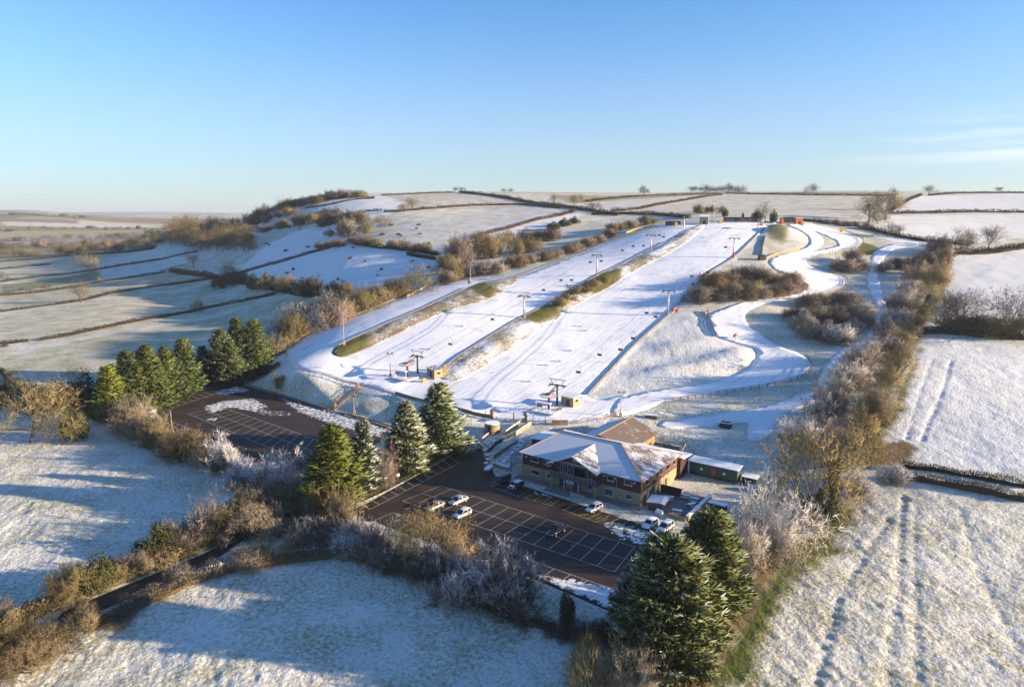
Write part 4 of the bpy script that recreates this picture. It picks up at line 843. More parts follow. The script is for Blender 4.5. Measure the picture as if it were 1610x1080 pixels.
for j, (vv, u0, u1, n) in enumerate([(378, 262, 395, 12), (385, 262, 398, 12), (392, 300, 398, 9), (372, 270, 370, 10)]):
    for i in range(n):
        u = u0 + (u1 - u0) * (i + .5) / n + r2.uniform(-3, 3); nW += 1
        v = vv + r2.uniform(-2, 2) + (u - 262) * .03
        one(u, v, 26 * r2.uniform(.9, 1.2), 32 * r2.uniform(.85, 1.15), (BT + TR[:2])[i % 4], [TAN, OLIVE, OLIVE, RUST][r2.integers(4)], r2.uniform(.05, .2), 'woodland_tree',
            '%s tree from the left in the %s rank of the wood below the hill' % (ordi(i + 1), ['second', 'third', 'front', 'back'][j]), group='trees of the wood below the hill')
row("400,348 416,340 432,334 448,330 462,326 478,322 500,318 520,314 545,311 570,309", 18, (22, 16), (20, 10), BT + SH, [TAN, OLIVE, DARKB, RUST], (.05, .25), 'ridge_tree', 'tree of the wooded ridge line', 'the wood', 'tree', 'trees of the wooded ridge')
row("372,362 390,356 408,352 426,346 444,342 462,338", 9, (22, 18), (18, 13), BT + SH, [DARKB, TAN, RUST], (.05, .2), 'ridge_tree', 'tree on the slope under the wooded ridge', 'the wood', 'tree', 'trees of the wooded ridge')
# far woods and copses in the valley: single crowns, far away
for gi, (s, n, s0, s1, nm) in enumerate([("0,400 40,402 80,400 120,398 160,396 200,396 240,392", 22, (22, 14), (18, 12), 'the near valley wood'), ("0,392 60,390 120,388 190,386 250,382", 20, (18, 11), (16, 10), 'the middle valley wood'), ("0,380 60,378 120,377 180,374 240,370", 18, (15, 9), (13, 8), 'the far valley wood'),
        ("205,388 225,380 245,376 262,380", 8, (15, 10), (14, 9), 'the dark plantation by the wood'), ("0,364 50,362 100,361 150,360", 10, (10, 5), (10, 5), 'the farthest hedgerow trees'), ("170,362 200,360 230,362 250,366", 8, (9, 5), (9, 5), 'the distant copse before the wood'), ("20,338 50,339 80,340 110,342 140,345", 12, (12, 4), (10, 4), 'the trees on the left skyline hill')]):
    row(s, n, s0, s1, BT + SH[:2] + TR[:1], [DARKB, TAN, OLIVE] if gi != 3 else [CON_D], (.1, .3), 'distant_tree', 'tree of ' + nm, 'the left', 'tree', nm, jit=.6)
# ------------------------------------------------------------------ hedges: one object each
def hedge(path, hm, wm, tint, frost, label, dens=1.0, gap=None):
    hm *= .82; wm *= .75
    L = smooth_line(hits(path), 2.0); 
    if len(L) < 2: return
    seg = np.linalg.norm(np.diff(L, axis=0), axis=1); tot = seg.sum(); dist = float(np.linalg.norm(L.mean(0)))
    k = max(1.0, dist / 160.0); n = int(min(16000, tot * 120 * dens / k ** 1.5 * max(1, hm / 1.6)))
    s = np.concatenate([[0], np.cumsum(seg)]); t = rng.uniform(0, tot, n); x = np.interp(t, s, L[:, 0]); y = np.interp(t, s, L[:, 1])
    i = np.clip(np.searchsorted(s, t) - 1, 0, len(seg) - 1); tx = np.diff(L[:, 0])[i] / seg[i]; ty = np.diff(L[:, 1])[i] / seg[i]
    hh = hm * (.75 + .5 * vnoise(t / 5.0, t * 0, int(dist)) ) * (.85 + .3 * vnoise(t / 1.3, t * 0 + 5, 3)); a = rng.uniform(0, math.pi, n); rr = rng.uniform(.45, 1.0, n)
    off = np.cos(a) * wm / 2 * rr; z0 = H(x, y); up = np.maximum(.05, np.sin(a) ** .6 * hh * rr)
    P = np.stack([x - ty * off, y + tx * off, z0 + up], -1)
    d = np.stack([-ty * np.cos(a), tx * np.cos(a), np.sin(a) + .35], -1) + rng.normal(size=(n, 3)) * .45
    V, T, Nn = twig_cloud('h', P, d, rng.uniform(.3, .6, n) * k ** .5, rng.uniform(.07, .17, n) * k ** .75, rr * up / hm * .7, np.clip(rr * up / hm, 0, 1), rng, np.stack([-ty * np.cos(a), tx * np.cos(a), np.sin(a) + .1], -1))
    F = np.arange(len(V)).reshape(-1, 3)
    # inner mass
    step = max(1, int(k)); Lc = L[::step] if len(L) > 3 else L; m = len(Lc); tg = np.gradient(Lc, axis=0); tg = tg / (np.linalg.norm(tg, axis=1, keepdims=True) + 1e-9); zc = H(Lc[:, 0], Lc[:, 1])
    prof = [(-.26, -.4), (-.22, .25), (-.10, .45), (.10, .45), (.22, .25), (.26, -.4)]; C = []
    for j in range(m):
        hj = hm * (.75 + .5 * float(vnoise(np.array([j * 2.0 * step / 5.0]), np.array([0.]), int(dist))[0]))
        for (o, q) in prof: C.append((Lc[j, 0] - tg[j, 1] * o * wm, Lc[j, 1] + tg[j, 0] * o * wm, zc[j] + q * hj))
    C = np.array(C); C += rng.normal(size=C.shape) * .12 * hm; b0 = len(V); Qs = [[b0 + j * 6 + q, b0 + j * 6 + (q + 1) % 6, b0 + (j + 1) * 6 + (q + 1) % 6, b0 + (j + 1) * 6 + q] for j in range(m - 1) for q in range(6)]
    me = mesh_np('hedge', np.concatenate([V, C]), F=F, Q=Qs); at = me.attributes.new('tip', 'FLOAT', 'POINT'); at.data.foreach_set('value', np.concatenate([T, np.full(len(C), .0)]).astype(np.float32))
    o = link('hedge', me, MATS['twigs']); o.color = (*tint, frost); tag(o, label, 'hedge', 'field hedges'); return o
HB = (.055, .045, .028); HT = (.115, .085, .05)
for a in [
    ("60,536 110,528 160,517 230,503 300,491 340,482 390,472 436,462", 2.2, 2.0, HB, .1, 'nearest long trimmed hedge crossing the valley fields'),
    ("0,542 22,540 44,537", 2.2, 2.0, HB, .1, 'short hedge stub left of the gate gap at the left edge'),
    ("0,491 60,483 130,473 180,461 250,450 332,438", 2.2, 2.2, HB, .1, 'second long hedge of the valley behind the nearest one'),
    ("0,465 70,459 150,446 200,438 262,428", 2.2, 2.0, HB, .1, 'third valley hedge passing the green strip'),
    ("0,444 60,436 130,428 190,418 250,409 312,396", 2.4, 2.2, HB, .1, 'fourth valley hedge ending at the wood'),
    ("0,424 40,420 80,416", 2.6, 2.2, HB, .1, 'short far hedge at the left edge of the valley'),
    ("0,412 60,407 120,402 190,398 240,392", 3.0, 3.0, HB, .1, 'far valley hedge in front of the woods'),
    ("268,428 286,431 305,433 322,435 336,436", 5.0, 6.0, HT, .2, 'thick tall tan hedge block above the valley fields'),
    ("336,438 370,444 400,450 440,458 480,466 520,466 552,466", 3.6, 5.0, HB, .1, 'dark wide hedge under the snowy hillside field'),
    ("350,436 400,424 450,410 490,398 520,390 548,378", 2.6, 3.0, HT, .25, 'hedge climbing the hillside left of the snowy field'),
    ("548,380 580,388 620,392 660,396 690,402", 3.0, 3.5, HB, .1, 'dark hedge along the top of the snowy hillside field'),
    ("604,334 640,332 690,328 740,324 790,323 830,323 880,328", 2.6, 2.6, HB, .1, 'hedge between the two dry hilltop fields'),
    ("722,303 750,306 776,309 806,314 838,320 870,324 905,329 940,334 975,340", 3.4, 3.2, HB, .1, 'long dark hedge running down from the skyline tree pair'),
    ("745,376 775,366 800,360 840,348 880,340 906,332", 2.8, 3.2, HT, .15, 'hedge between the dry field and the small shaded hill field'),
    ("600,308 640,306 680,304 715,303", 2.0, 2.4, HB, .1, 'low skyline hedge left of the dark tree pair'),
    ("480,328 520,322 560,314 590,312", 2.4, 2.6, HB, .1, 'hedge across the top of the left hill field'),
    ("540,342 570,334 600,332", 2.4, 2.6, HB, .1, 'short hedge on the left hill above the scrub'),
    ("930,338 970,337 1010,337 1050,340 1085,344", 3.0, 3.0, HB, .1, 'dark hedge behind the top of the left slope'),
    ("960,332 1000,330 1030,324 1070,317 1110,310 1136,307", 2.6, 2.6, HT, .1, 'tan hedge between the two hilltop fields'),
    ("920,318 960,313 1010,309 1060,307 1130,305", 2.2, 2.4, HB, .1, 'skyline hedge left of the copse'),
    ("1140,305 1200,306 1270,307 1340,308 1400,309", 2.6, 2.6, HB, .05, 'straight dark hedge along the right skyline'),
    ("1262,348 1290,350 1320,353 1350,357", 2.4, 2.6, HB, .15, 'dark hedge above the start of the winding run'),
    ("1350,358 1385,366 1420,374 1460,380 1500,384 1530,386", 3.2, 3.6, HB, .1, 'dark hedge between the winding run and the upper right field'),
    ("1396,337 1440,336 1490,335 1540,334 1615,335", 2.8, 2.8, HB, .1, 'gappy dark hedge across the upper right fields'),
    ("1398,334 1415,324 1430,315 1448,308", 2.8, 3.2, HT, .1, 'hedge climbing to the dense tree on the right skyline'),
    ("1460,308 1500,305 1550,304 1615,304", 2.4, 2.6, HB, .1, 'skyline hedge at the top right corner'),
    ("1500,400 1530,400 1560,398 1590,394 1615,390", 4.0, 4.0, HB, .3, 'thick dark hedge below the upper right field'),
    ("1436,524 1470,524 1510,526 1560,530 1615,534", 2.6, 3.5, HB, .1, 'shaded low hedge under the three bare trees'),
    ("1418,736 1460,740 1510,748 1560,757 1615,768", 2.0, 2.0, HB, .35, 'rear one of the two parallel hedges at the right edge'),
    ("1400,750 1450,758 1500,767 1560,778 1615,790", 2.2, 2.4, HT, .55, 'front frosted one of the two parallel hedges at the right edge'),
    ("640,400 700,412 720,420", 2.8, 3.5, HB, .1, 'short dark hedge beside the thicket behind the left slope'),
    ("-10,1004 60,970 120,945 200,912 270,884 330,860 372,838", 2.4, 2.6, (.16, .14, .06), .35, 'olive hedge along the upper side of the lower lane'),
    ("140,992 220,956 300,920 370,898 440,886 520,876 580,884", 2.2, 2.4, (.17, .13, .075), .6, 'frosted straw hedge along the lower side of the lane'),
    ("585,886 640,900 700,925 760,955 820,975 870,990", 2.0, 3.0, (.10, .09, .055), .6, 'shaded frosted hedge bottom along the belt below the car park'),
    ("0,582 14,596 28,612", 2.0, 2.2, HT, .15, 'brown hedge corner at the left edge above the golden tree')]:
    hedge(*a)
# ------------------------------------------------------------------ fences
def fence(path, label, hpost=1.15, rails=(.45, .95), sp=2.6, m='timber', board=False, name='rail_fence', cat='fence', top=None, lift=.15):
    L = smooth_line(hits(path), .5); seg = np.concatenate([[0], np.cumsum(np.linalg.norm(np.diff(L, axis=0), axis=1))]); n = max(2, int(seg[-1] / sp) + 1)
    t = np.linspace(0, seg[-1], n); x = np.interp(t, seg, L[:, 0]); y = np.interp(t, seg, L[:, 1]); z = H(x, y) + lift
    o = thing(name, label, cat, (x[0], y[0], z[0])); pm = MB().box(-.07, .07, -.07, .07, -.5, hpost).mesh('post')
    for i in range(n):
        q = link('post', pm, MATS[m], o); q.location = (x[i] - x[0], y[i] - y[0], z[i] - z[0]); q.rotation_euler = (rng.uniform(-.03, .03), rng.uniform(-.03, .03), rng.uniform(0, .5))
    for r_ in rails:
        b = MB()
        for i in range(n - 1):
            b.bar((x[i] - x[0], y[i] - y[0], z[i] - z[0] + r_), (x[i + 1] - x[0], y[i + 1] - y[0], z[i + 1] - z[0] + r_), w=.05, h=(.30 if board else .13))
        b.build('board' if board else 'rail', MATS[m], o)
    return o
fence("457,575 480,586 520,597 566,609 600,618 622,624", 'open timber rail fence along the lower left rim of the slopes', m='timber_grey')
fence("622,622 660,633 700,644 740,653 775,660", 'dark boarded barrier along the bottom of the slopes', 1.2, (.2, .52, .84, 1.1), m='timber_grey', board=True, name='board_barrier')
fence("780,662 810,666 840,669 858,668", 'weathered rail fence left of the hut behind the lodge', m='timber_grey')
fence("858,668 890,668 920,666 950,660 975,652", 'timber rail fence between the lodge and the snow', 1.3, (.4, .8, 1.2), m='timber')
fence("450,562 451,550 470,536 492,524 530,509 580,490 620,473", 'pale rail fence round the left rim of the finger run', m='timber_tan')
fence("640,468 668,454 692,445 716,442 738,441", 'tan boarded barrier above the top of the finger run', 1.1, (.25, .6, .95), m='timber_tan', board=True, name='board_barrier')
fence("1046,634 1100,626 1150,618 1220,606 1262,594 1275,577 1268,563", 'dark timber rail fence round the lowest bend of the winding run', 1.3, (.45, .85, 1.2), m='timber_grey')
fence("1205,471 1255,471 1300,462 1330,450 1329,438 1302,428", 'rail fence round the middle bend of the winding run', 1.2, (.35, .7, 1.05), m='timber')
fence("1270,411 1292,402 1330,394 1356,384 1352,374 1320,362", 'dark rail fence round the top bend of the winding run', 1.2, (.35, .7, 1.05), m='timber_grey')
fence("1205,409 1222,402 1240,399 1258,396", 'curved tan boarded wall on the upper winding run', 1.5, (.25, .6, .95, 1.3), m='timber_tan', board=True, name='board_barrier')
fence("1158,471 1172,467 1190,463", 'short tan boarded wall below the scrub clump', 1.3, (.25, .6, .95), m='timber_tan', board=True, name='board_barrier')
fence("1112,490 1116,503 1122,520 1126,530", 'short netting barrier on the inner bend of the winding run', 1.2, (.25, .6, .95), m='timber_grey', board=True, name='board_barrier')
fence("1222,462 1250,462 1266,450 1252,438 1222,426", 'low rail fence along the scrub side of the winding run', 1.0, (.3, .7), m='timber_grey')
fence("1034,358 1000,370 950,387 900,406 850,425 815,436", 'long dark rail fence along the upper edge of the left slope', 1.1, (.4, .85), m='timber_grey', sp=3.5)
fence("926,622 960,584 1000,542 1062,486 1108,436 1152,407 1178,383 1202,360", 'long low boarded kerb beside the right chairlift line', .7, (.2, .5), m='timber_grey', board=True, name='board_barrier', sp=3.5)
fence("690,590 712,568 760,537 812,505 860,480 900,457 948,430 1000,405 1048,381", 'long low boarded kerb beside the left chairlift line', .6, (.2, .45), m='timber_grey', board=True, name='board_barrier', sp=3.5)
fence("530,546 560,531 610,509 660,488 705,467 736,453", 'low snow kerb board along the grassy bank', .6, (.2, .45), m='timber_grey', board=True, name='board_barrier', sp=3.5)
fence("382,604 420,616 460,628 500,641 516,646", 'low timber edging at the foot of the bank by the overflow car park', .6, (.2, .45), m='timber', board=True, name='board_barrier')
fence("532,650 560,657 590,665 618,674", 'low timber edging right of the bank steps', .6, (.2, .45), m='timber', board=True, name='board_barrier')
# ------------------------------------------------------------------ chairlifts
def lift_tower(u, v, d, hm, label, red=False):
    p = hit(u, v); o = thing('lift_tower', label, 'lift tower', p, math.atan2(d[1], d[0]) - math.pi / 2, 'chairlift towers')
    MB().bar((0, 0, -.5), (0, 0, .5), r=.75, n=10).build('footing', MATS['concrete'], o)
    MB().bar((0, 0, .3), (0, 0, hm), r=.34, r2=.24, n=12).build('column', MATS['galvanised'], o, True)
    if red: MB().bar((0, 0, .4), (0, 0, 2.8), r=.52, n=12).build('crash_pad', MATS['red_paint'], o, True)
    MB().bar((-2.6, 0, hm), (2.6, 0, hm), w=.34, h=.4).build('crossarm', MATS['steel'], o)
    g = MB()
    for s in (-1, 1): g.bar((s * 1.5, 0, hm), (s * 2.2, 0, hm + 1.5), w=.12)
    g.bar((-2.7, 0, hm + 1.5), (2.7, 0, hm + 1.5), w=.14); g.build('lifting_frame', MATS['steel'], o)
    l = MB()
    for s in (-.2, .2): l.bar((s, -.42, .6), (s, -.42, hm), w=.05)
    for i in range(int(hm / .5)): l.bar((-.2, -.42, .8 + i * .5), (.2, -.42, .8 + i * .5), w=.035)
    l.build('ladder', MATS['galvanised'], o)
    for s in (-1, 1):
        w_ = MB(); w_.bar((s * 2.4, -1.3, hm - .25), (s * 2.4, 1.3, hm - .25), w=.16, h=.22); tr = w_.build('sheave_train', MATS['steel_dark'], o)
        for k in range(4):
            MB().bar((s * 2.4 - .08, -1.05 + k * .7, hm - .42), (s * 2.4 + .08, -1.05 + k * .7, hm - .42), r=.24, n=10).build('wheel', MATS['rubber'], tr)
    return Vector((p[0], p[1], p[2])), hm
def station(u, v, d, label, red_m):
    p = hit(u, v); o = thing('lift_station', label, 'lift station', p, math.atan2(d[1], d[0]) - math.pi / 2, 'chairlift stations')
    # local +y points up the line
    b = MB()
    for k in range(24):
        a = 2 * math.pi * k / 24; a2 = 2 * math.pi * (k + 1) / 24
        b.add([(2.5 * math.cos(a), -4 + 2.5 * math.sin(a), 4.3), (2.5 * math.cos(a2), -4 + 2.5 * math.sin(a2), 4.3), (2.5 * math.cos(a2), -4 + 2.5 * math.sin(a2), 4.55), (2.5 * math.cos(a), -4 + 2.5 * math.sin(a), 4.55)], [(0, 1, 2, 3)])
    b.add([(2.5 * math.cos(2 * math.pi * k / 24), -4 + 2.5 * math.sin(2 * math.pi * k / 24), 4.55) for k in range(24)], [tuple(range(24))])
    b.add([(2.5 * math.cos(2 * math.pi * k / 24), -4 + 2.5 * math.sin(2 * math.pi * k / 24), 4.30) for k in range(24)], [tuple(range(24))[::-1]])
    b.build('bullwheel', red_m, o)
    MB().bar((0, -4, 4.6), (0, -4, 5.1), r=.7, n=12).bar((0, -4, 4.9), (0, 0, 5.0), w=.4, h=.5).build('drive_unit', MATS['steel_dark'], o)
    MB().bar((0, -3.4, -.4), (0, -3.4, 4.3), r=.42, r2=.34, n=10).build('front_mast', MATS['steel_dark'], o)
    MB().bar((0, 1.5, -.4), (0, 1.5, 6.6), r=.34, r2=.28, n=10).build('rear_mast', MATS['steel_dark'], o)
    g = MB().bar((-2.6, 1.5, 6.3), (2.6, 1.5, 6.3), w=.3, h=.36)
    for s in (-1, 1): g.bar((s * 2.4, .2, 6.0), (s * 2.4, 2.8, 6.0), w=.18, h=.24); g.bar((s * 1.5, 1.5, 6.4), (s * 2.2, 1.5, 8.0), w=.14)
    g.bar((-2.8, 1.5, 8.0), (2.8, 1.5, 8.0), w=.16); g.bar((0, -4, 5.0), (0, 1.5, 6.3), w=.25); g.build('line_frame', MATS['steel_dark'], o)
    MB().box(-3.6, 3.6, -7.4, -1.0, -.1, .28).build('boarding_deck', MATS['fresh_snow'], o)
    for s in (-1, 1):
        r_ = MB()
        for k in range(5): r_.bar((s * 3.5, -7 + k * 1.4, 0), (s * 3.5, -7 + k * 1.4, 1.4), w=.07)
        r_.bar((s * 3.5, -7, 1.4), (s * 3.5, -1.4, 1.4), w=.07); r_.bar((s * 3.5, -7, .8), (s * 3.5, -1.4, .8), w=.06); r_.build('railing', MATS['steel_dark'], o)
    q = MB()
    for s in (-1.6, -.6): q.bar((s, -6.9, .2), (s, -6.9, 2.3), w=.08)
    q.box(-2.0, -.2, -7.0, -6.85, 1.6, 2.4); q.build('loading_board', MATS['steel'], o)
    MB().box(-3.0, 2.0, -6.6, -5.4, 2.6, 2.78).bar((-2.8, -6, 0), (-2.8, -6, 2.6), w=.1).bar((1.8, -6, 0), (1.8, -6, 2.6), w=.1).build('boarding_canopy', MATS['fresh_snow'], o)
    return Vector(p)
def cabin(u, v, rz, w_, d_, h_, name, label, wall, roofm, cat='hut', door=True, win=True, group=None, rise=.35, dz=0, z=None):
    p = hit(u, v) if z is None else pt(u, v, z=z)
    o = thing(name, label, cat, (p[0], p[1], p[2] + dz), rz, group)
    b = MB(); b.add([(-w_ / 2, -d_ / 2, -.4), (w_ / 2, -d_ / 2, -.4), (w_ / 2, d_ / 2, -.4), (-w_ / 2, d_ / 2, -.4), (-w_ / 2, -d_ / 2, h_), (w_ / 2, -d_ / 2, h_), (w_ / 2, d_ / 2, h_ + rise), (-w_ / 2, d_ / 2, h_ + rise)],
        [(3, 2, 1, 0), (0, 1, 5, 4), (1, 2, 6, 5), (2, 3, 7, 6), (3, 0, 4, 7)]); b.build('wall', wall, o)
    e = .25; r_ = MB(); k = rise / d_
    zf, zb = h_ - e * k, h_ + rise + e * k; c = [(-w_ / 2 - e, -d_ / 2 - e), (w_ / 2 + e, -d_ / 2 - e), (w_ / 2 + e, d_ / 2 + e), (-w_ / 2 - e, d_ / 2 + e)]; zz = [zf, zf, zb, zb]
    r_.add([(x, y, q + .01) for (x, y), q in zip(c, zz)] + [(x, y, q + .16) for (x, y), q in zip(c, zz)], [(3, 2, 1, 0), (4, 5, 6, 7), (0, 1, 5, 4), (1, 2, 6, 5), (2, 3, 7, 6), (3, 0, 4, 7)]); r_.build('roof', roofm, o)
    if door:
        dd = MB().box(-w_ * .1, w_ * .1 + .5, -d_ / 2 - .05, -d_ / 2 + .02, 0, min(2.0, h_ * .85)).build('door', MATS['steel_dark'], o); MB().box(w_ * .1 + .3, w_ * .1 + .42, -d_ / 2 - .10, -d_ / 2 - .05, .95, 1.1).build('handle', MATS['galvanised'], dd)
    if win:
        f = MB().box(w_ / 2 - .02, w_ / 2 + .05, -d_ * .25, d_ * .25, h_ * .45, h_ * .8).build('window', MATS['white_paint'], o)
        MB().box(w_ / 2 + .052, w_ / 2 + .07, -d_ * .25 + .07, d_ * .25 - .07, h_ * .45 + .07, h_ * .8 - .07).build('pane', MATS['glass_dark'], f)
    return o
CHAIR = None
def make_chair():
    o = thing('lift_chair', 'chair', 'lift chair', (0, 0, 0), 0, 'chairs of the chairlifts')
    MB().bar((0, 0, .1), (0, 0, -.5), w=.09).bar((0, 0, -.5), (.75, 0, -.9), w=.08).bar((.75, 0, -.9), (.75, 0, -2.3), w=.08).bar((.75, 0, -2.3), (0, 0, -2.5), w=.08).build('hanger', MATS['steel'], o)
    MB().box(-.75, .75, -.28, .28, -3.05, -2.93).build('seat', MATS['steel_dark'], o)
    MB().box(-.75, .75, -.36, -.28, -2.9, -2.25).build('backrest', MATS['steel_dark'], o)
    f = MB()
    for s in (-1, 1): f.bar((s * .78, -.3, -3.0), (s * .78, -.3, -2.4), w=.06); f.bar((s * .78, -.3, -2.45), (s * .3, 0, -2.45), w=.05); f.bar((s * .78, -.3, -2.65), (s * .78, .3, -2.65), w=.06)
    f.build('armrest', MATS['steel'], o); return o
def cable_line(pts, label):
    b = MB()
    for a, c in zip(pts, pts[1:]):
        a = Vector(a); c = Vector(c); n = 10; sag = (c - a).length * .012
        q = [a.lerp(c, i / n) - Vector((0, 0, 4 * sag * (i / n) * (1 - i / n))) for i in range(n + 1)]
        for i in range(n): b.bar(q[i], q[i + 1], r=.045, n=4)
    o = b.build('haul_cable', MATS['steel_dark']); tag(o, label, 'cable', 'chairlift cables'); return o
def chairlift(st, towers, topp, chairs, nm, redm):
    global CHAIR
    P0 = Vector(hit(*st)); P1 = Vector(hit(*topp)); d = (P1 - P0); d = (d.x, d.y); dl = math.hypot(*d); d = (d[0] / dl, d[1] / dl); side = Vector((-d[1], d[0], 0)); fw = Vector((d[0], d[1], 0))
    station(*st, d, 'lower station of the %s chairlift with a %s wheel' % (nm, 'snow dusted red'), redm)
    T = []
    for (u, v, hm, lb, rd) in towers: T.append(lift_tower(u, v, d, hm, lb, rd))
    lines = []
    for s in (-1, 1):
        pts = [P0 - fw * 4 + side * s * 2.45 + Vector((0, 0, 4.4)), P0 + fw * 1.5 - side * -s * 2.4 * 1 + Vector((0, 0, 5.8))]
        for p, hm in T: pts.append(p + side * s * 2.4 + Vector((0, 0, hm - .12)))
        pts.append(P1 + side * s * 2.4 + Vector((0, 0, 5.0))); lines.append(pts); cable_line(pts, '%s cable of the %s chairlift' % ('uphill' if s < 0 else 'downhill', nm))
    # chairs hang where the photo shows them: the nearest point of the cable at that column
    for i, (u, s) in enumerate(chairs):
        pts = lines[0 if s < 0 else 1]; best = None
        for a, c in zip(pts[1:], pts[2:]):
            for k in range(60):
                q = Vector(a).lerp(Vector(c), k / 60); e = abs(px(q)[0] - u)
                if best is None or e < best[0]:
                    best = (e, q - Vector((0, 0, 4 * (Vector(c) - Vector(a)).length * .012 * (k / 60) * (1 - k / 60))))
        if CHAIR is None: CHAIR = make_chair(); o = CHAIR
        else: o = copy_tree(CHAIR)
        o.location = best[1]; o.rotation_euler = (0, 0, math.atan2(d[1], d[0]) - math.pi / 2)
        o['label'] = '%s chair up the %s chairlift counted from its lower station' % (ordi(i + 1), nm); o['group'] = 'chairs of the chairlifts'
    # upper return wheel
    o = thing('lift_return', 'upper return wheel of the %s chairlift on its post' % nm, 'lift station', P1, math.atan2(d[1], d[0]) - math.pi / 2, 'chairlift upper ends')
    MB().bar((0, 0, -.5), (0, 0, 5.2), r=.35, n=10).build('mast', MATS['galvanised'], o); MB().bar((0, 0, 4.95), (0, 0, 5.2), r=2.4, n=20).build('bullwheel', MATS['steel'], o)
    MB().bar((0, 0, 5.2), (0, 0, 6.6), w=.3).bar((-1.6, 0, 6.4), (1.6, 0, 6.4), w=.16).build('frame', MATS['galvanised'], o)
    return d
dL = chairlift((652, 590), [(824, 500, 9.0, 'lowest tower of the left chairlift', False), (938, 434, 10.0, 'middle tower of the left chairlift', False), (1023, 398, 9.5, 'top tower of the left chairlift', False)], (1075, 358),
    [(709, 1), (775, 1), (855, 1), (883, 1), (899, -1), (928, 1), (946, -1), (980, 1), (996, 1), (1012, -1), (1037, 1), (1044, -1)], 'left', MATS['red_snowy'])
dR = chairlift((872, 640), [(1050, 496, 10.0, 'lower tower of the right chairlift', False), (1153, 406, 10.0, 'upper tower of the right chairlift with a red base', True)], (1192, 362),
    [(912, 1), (945, 1), (977, -1), (995, -1), (1017, 1), (1032, -1), (1088, 1), (1091, -1), (1107, -1), (1114, -1), (1142, 1)], 'right', MATS['red_snowy'])
rzL = math.atan2(dL[1], dL[0]) - math.pi / 2
cabin(684, 592, rzL - .35, 5.2, 3.2, 2.7, 'operator_hut', 'brown timber operator hut beside the left lift station', MATS['timber_tan'], MATS['timber_grey'])
cabin(897, 637, rzL - .1, 4.4, 3.4, 2.8, 'operator_hut', 'timber operator hut with snowy flat roof beside the right lift station', MATS['timber_tan'], MATS['fresh_snow'])
# ------------------------------------------------------------------ floodlight masts
def mast(u, v, hm, label, heads=2):
    p = hit(u, v); o = thing('floodlight_mast', label, 'floodlight', p, 0, 'floodlight masts')
    MB().bar((0, 0, -.4), (0, 0, hm), r=.15, r2=.09, n=8).build('pole', MATS['galvanised'], o)
    MB().box(-.35, .35, -.35, .35, -.2, 1.0).build('padding', MATS['timber_tan'], o)
    MB().bar((-.9, 0, hm), (.9, 0, hm), w=.1).build('crossbar', MATS['steel_dark'], o)
    for s in ((-.75, .75) if heads == 2 else (0,)):
        h_ = MB().box(s - .36, s + .36, -.16, .16, hm + .05, hm + .6).build('lamp_head', MATS['steel_dark'], o); MB().box(s - .3, s + .3, -.19, -.165, hm + .1, hm + .55).build('lens', MATS['galvanised'], h_)
for a in ((541, 545, 11.0, 'floodlight mast at the foot of the grassy bank'), (614, 592, 7.6, 'floodlight mast left of the left lift station'), (976, 655, 6.8, 'floodlight mast behind the rear hall'), (740, 446, 8.2, 'floodlight mast at the top of the finger run'),
          (792, 436, 8.5, 'floodlight mast by the fence of the left slope'), (1122, 345, 11.0, 'thin pale mast behind the hut at the hilltop'), (557, 650, 5.2, 'white lamp post beside the bank steps'), (271, 680, 6.0, 'pale lamp post in the overflow car park', 1)): mast(*a)
# ------------------------------------------------------------------ small things on and around the slopes
def pad(u, v, w_, d_, h_, m, name, label, cat, rz=0.0, dz=0.0):
    p = hit(u, v); o = thing(name, label, cat, (p[0], p[1], p[2] + .15 + dz), rz); b = MB()
    b.loft([[(-w_ / 2, -d_ / 2, -.2), (w_ / 2, -d_ / 2, -.2), (w_ / 2, d_ / 2, -.2), (-w_ / 2, d_ / 2, -.2)], [(-w_ / 2, -d_ / 2, h_ * .85), (w_ / 2, -d_ / 2, h_ * .85), (w_ / 2, d_ / 2, h_ * .85), (-w_ / 2, d_ / 2, h_ * .85)], [(-w_ * .4, -d_ * .4, h_), (w_ * .4, -d_ * .4, h_), (w_ * .4, d_ * .4, h_), (-w_ * .4, d_ * .4, h_)]])
    b.build('block', m, o); MB().box(-w_ * .52, w_ * .52, -d_ * .1, d_ * .1, h_ * .3, h_ * .45).build('strap', MATS['steel_dark'], o); return o
pad(644, 597, 1.3, .9, .9, MATS['yellow_foam'], 'crash_pad', 'small yellow crash pad left of the left operator hut', 'crash pad')
pad(667, 601, 1.2, 1.0, 1.3, MATS['yellow_foam'], 'crash_pad', 'taller orange yellow crash pad below the left operator hut', 'crash pad', .4)
pad(702, 589, 2.4, 1.0, .7, MATS['yellow_foam'], 'crash_pad', 'long yellow crash pad right of the left operator hut', 'crash pad', .3)
pad(700, 584, 1.0, 1.0, 2.2, MATS['yellow_foam'], 'crash_pad', 'tall yellow padded post behind the long yellow pad', 'crash pad', .1)
pad(880, 647, 1.2, .9, .9, MATS['orange_paint'], 'grit_bin', 'bright orange bin in front of the right lift station', 'bin', .2)
pad(907, 634, .5, .5, 1.9, MATS['yellow_foam'], 'crash_pad', 'yellow padded post at the corner of the right operator hut', 'crash pad', .2)
pad(737, 446, .9, .7, 1.5, MATS['orange_paint'], 'slalom_marker', 'orange marker at the top of the finger run', 'marker')
pad(773, 654, .9, .6, 1.6, MATS['orange_paint'], 'slalom_marker', 'orange red marker at the gate behind the barrel hut', 'marker', .3)
pad(540, 541, 2.0, .7, .5, MATS['timber_tan'], 'timber_edging', 'timber edging round the foot of the tall floodlight', 'edging', .5)
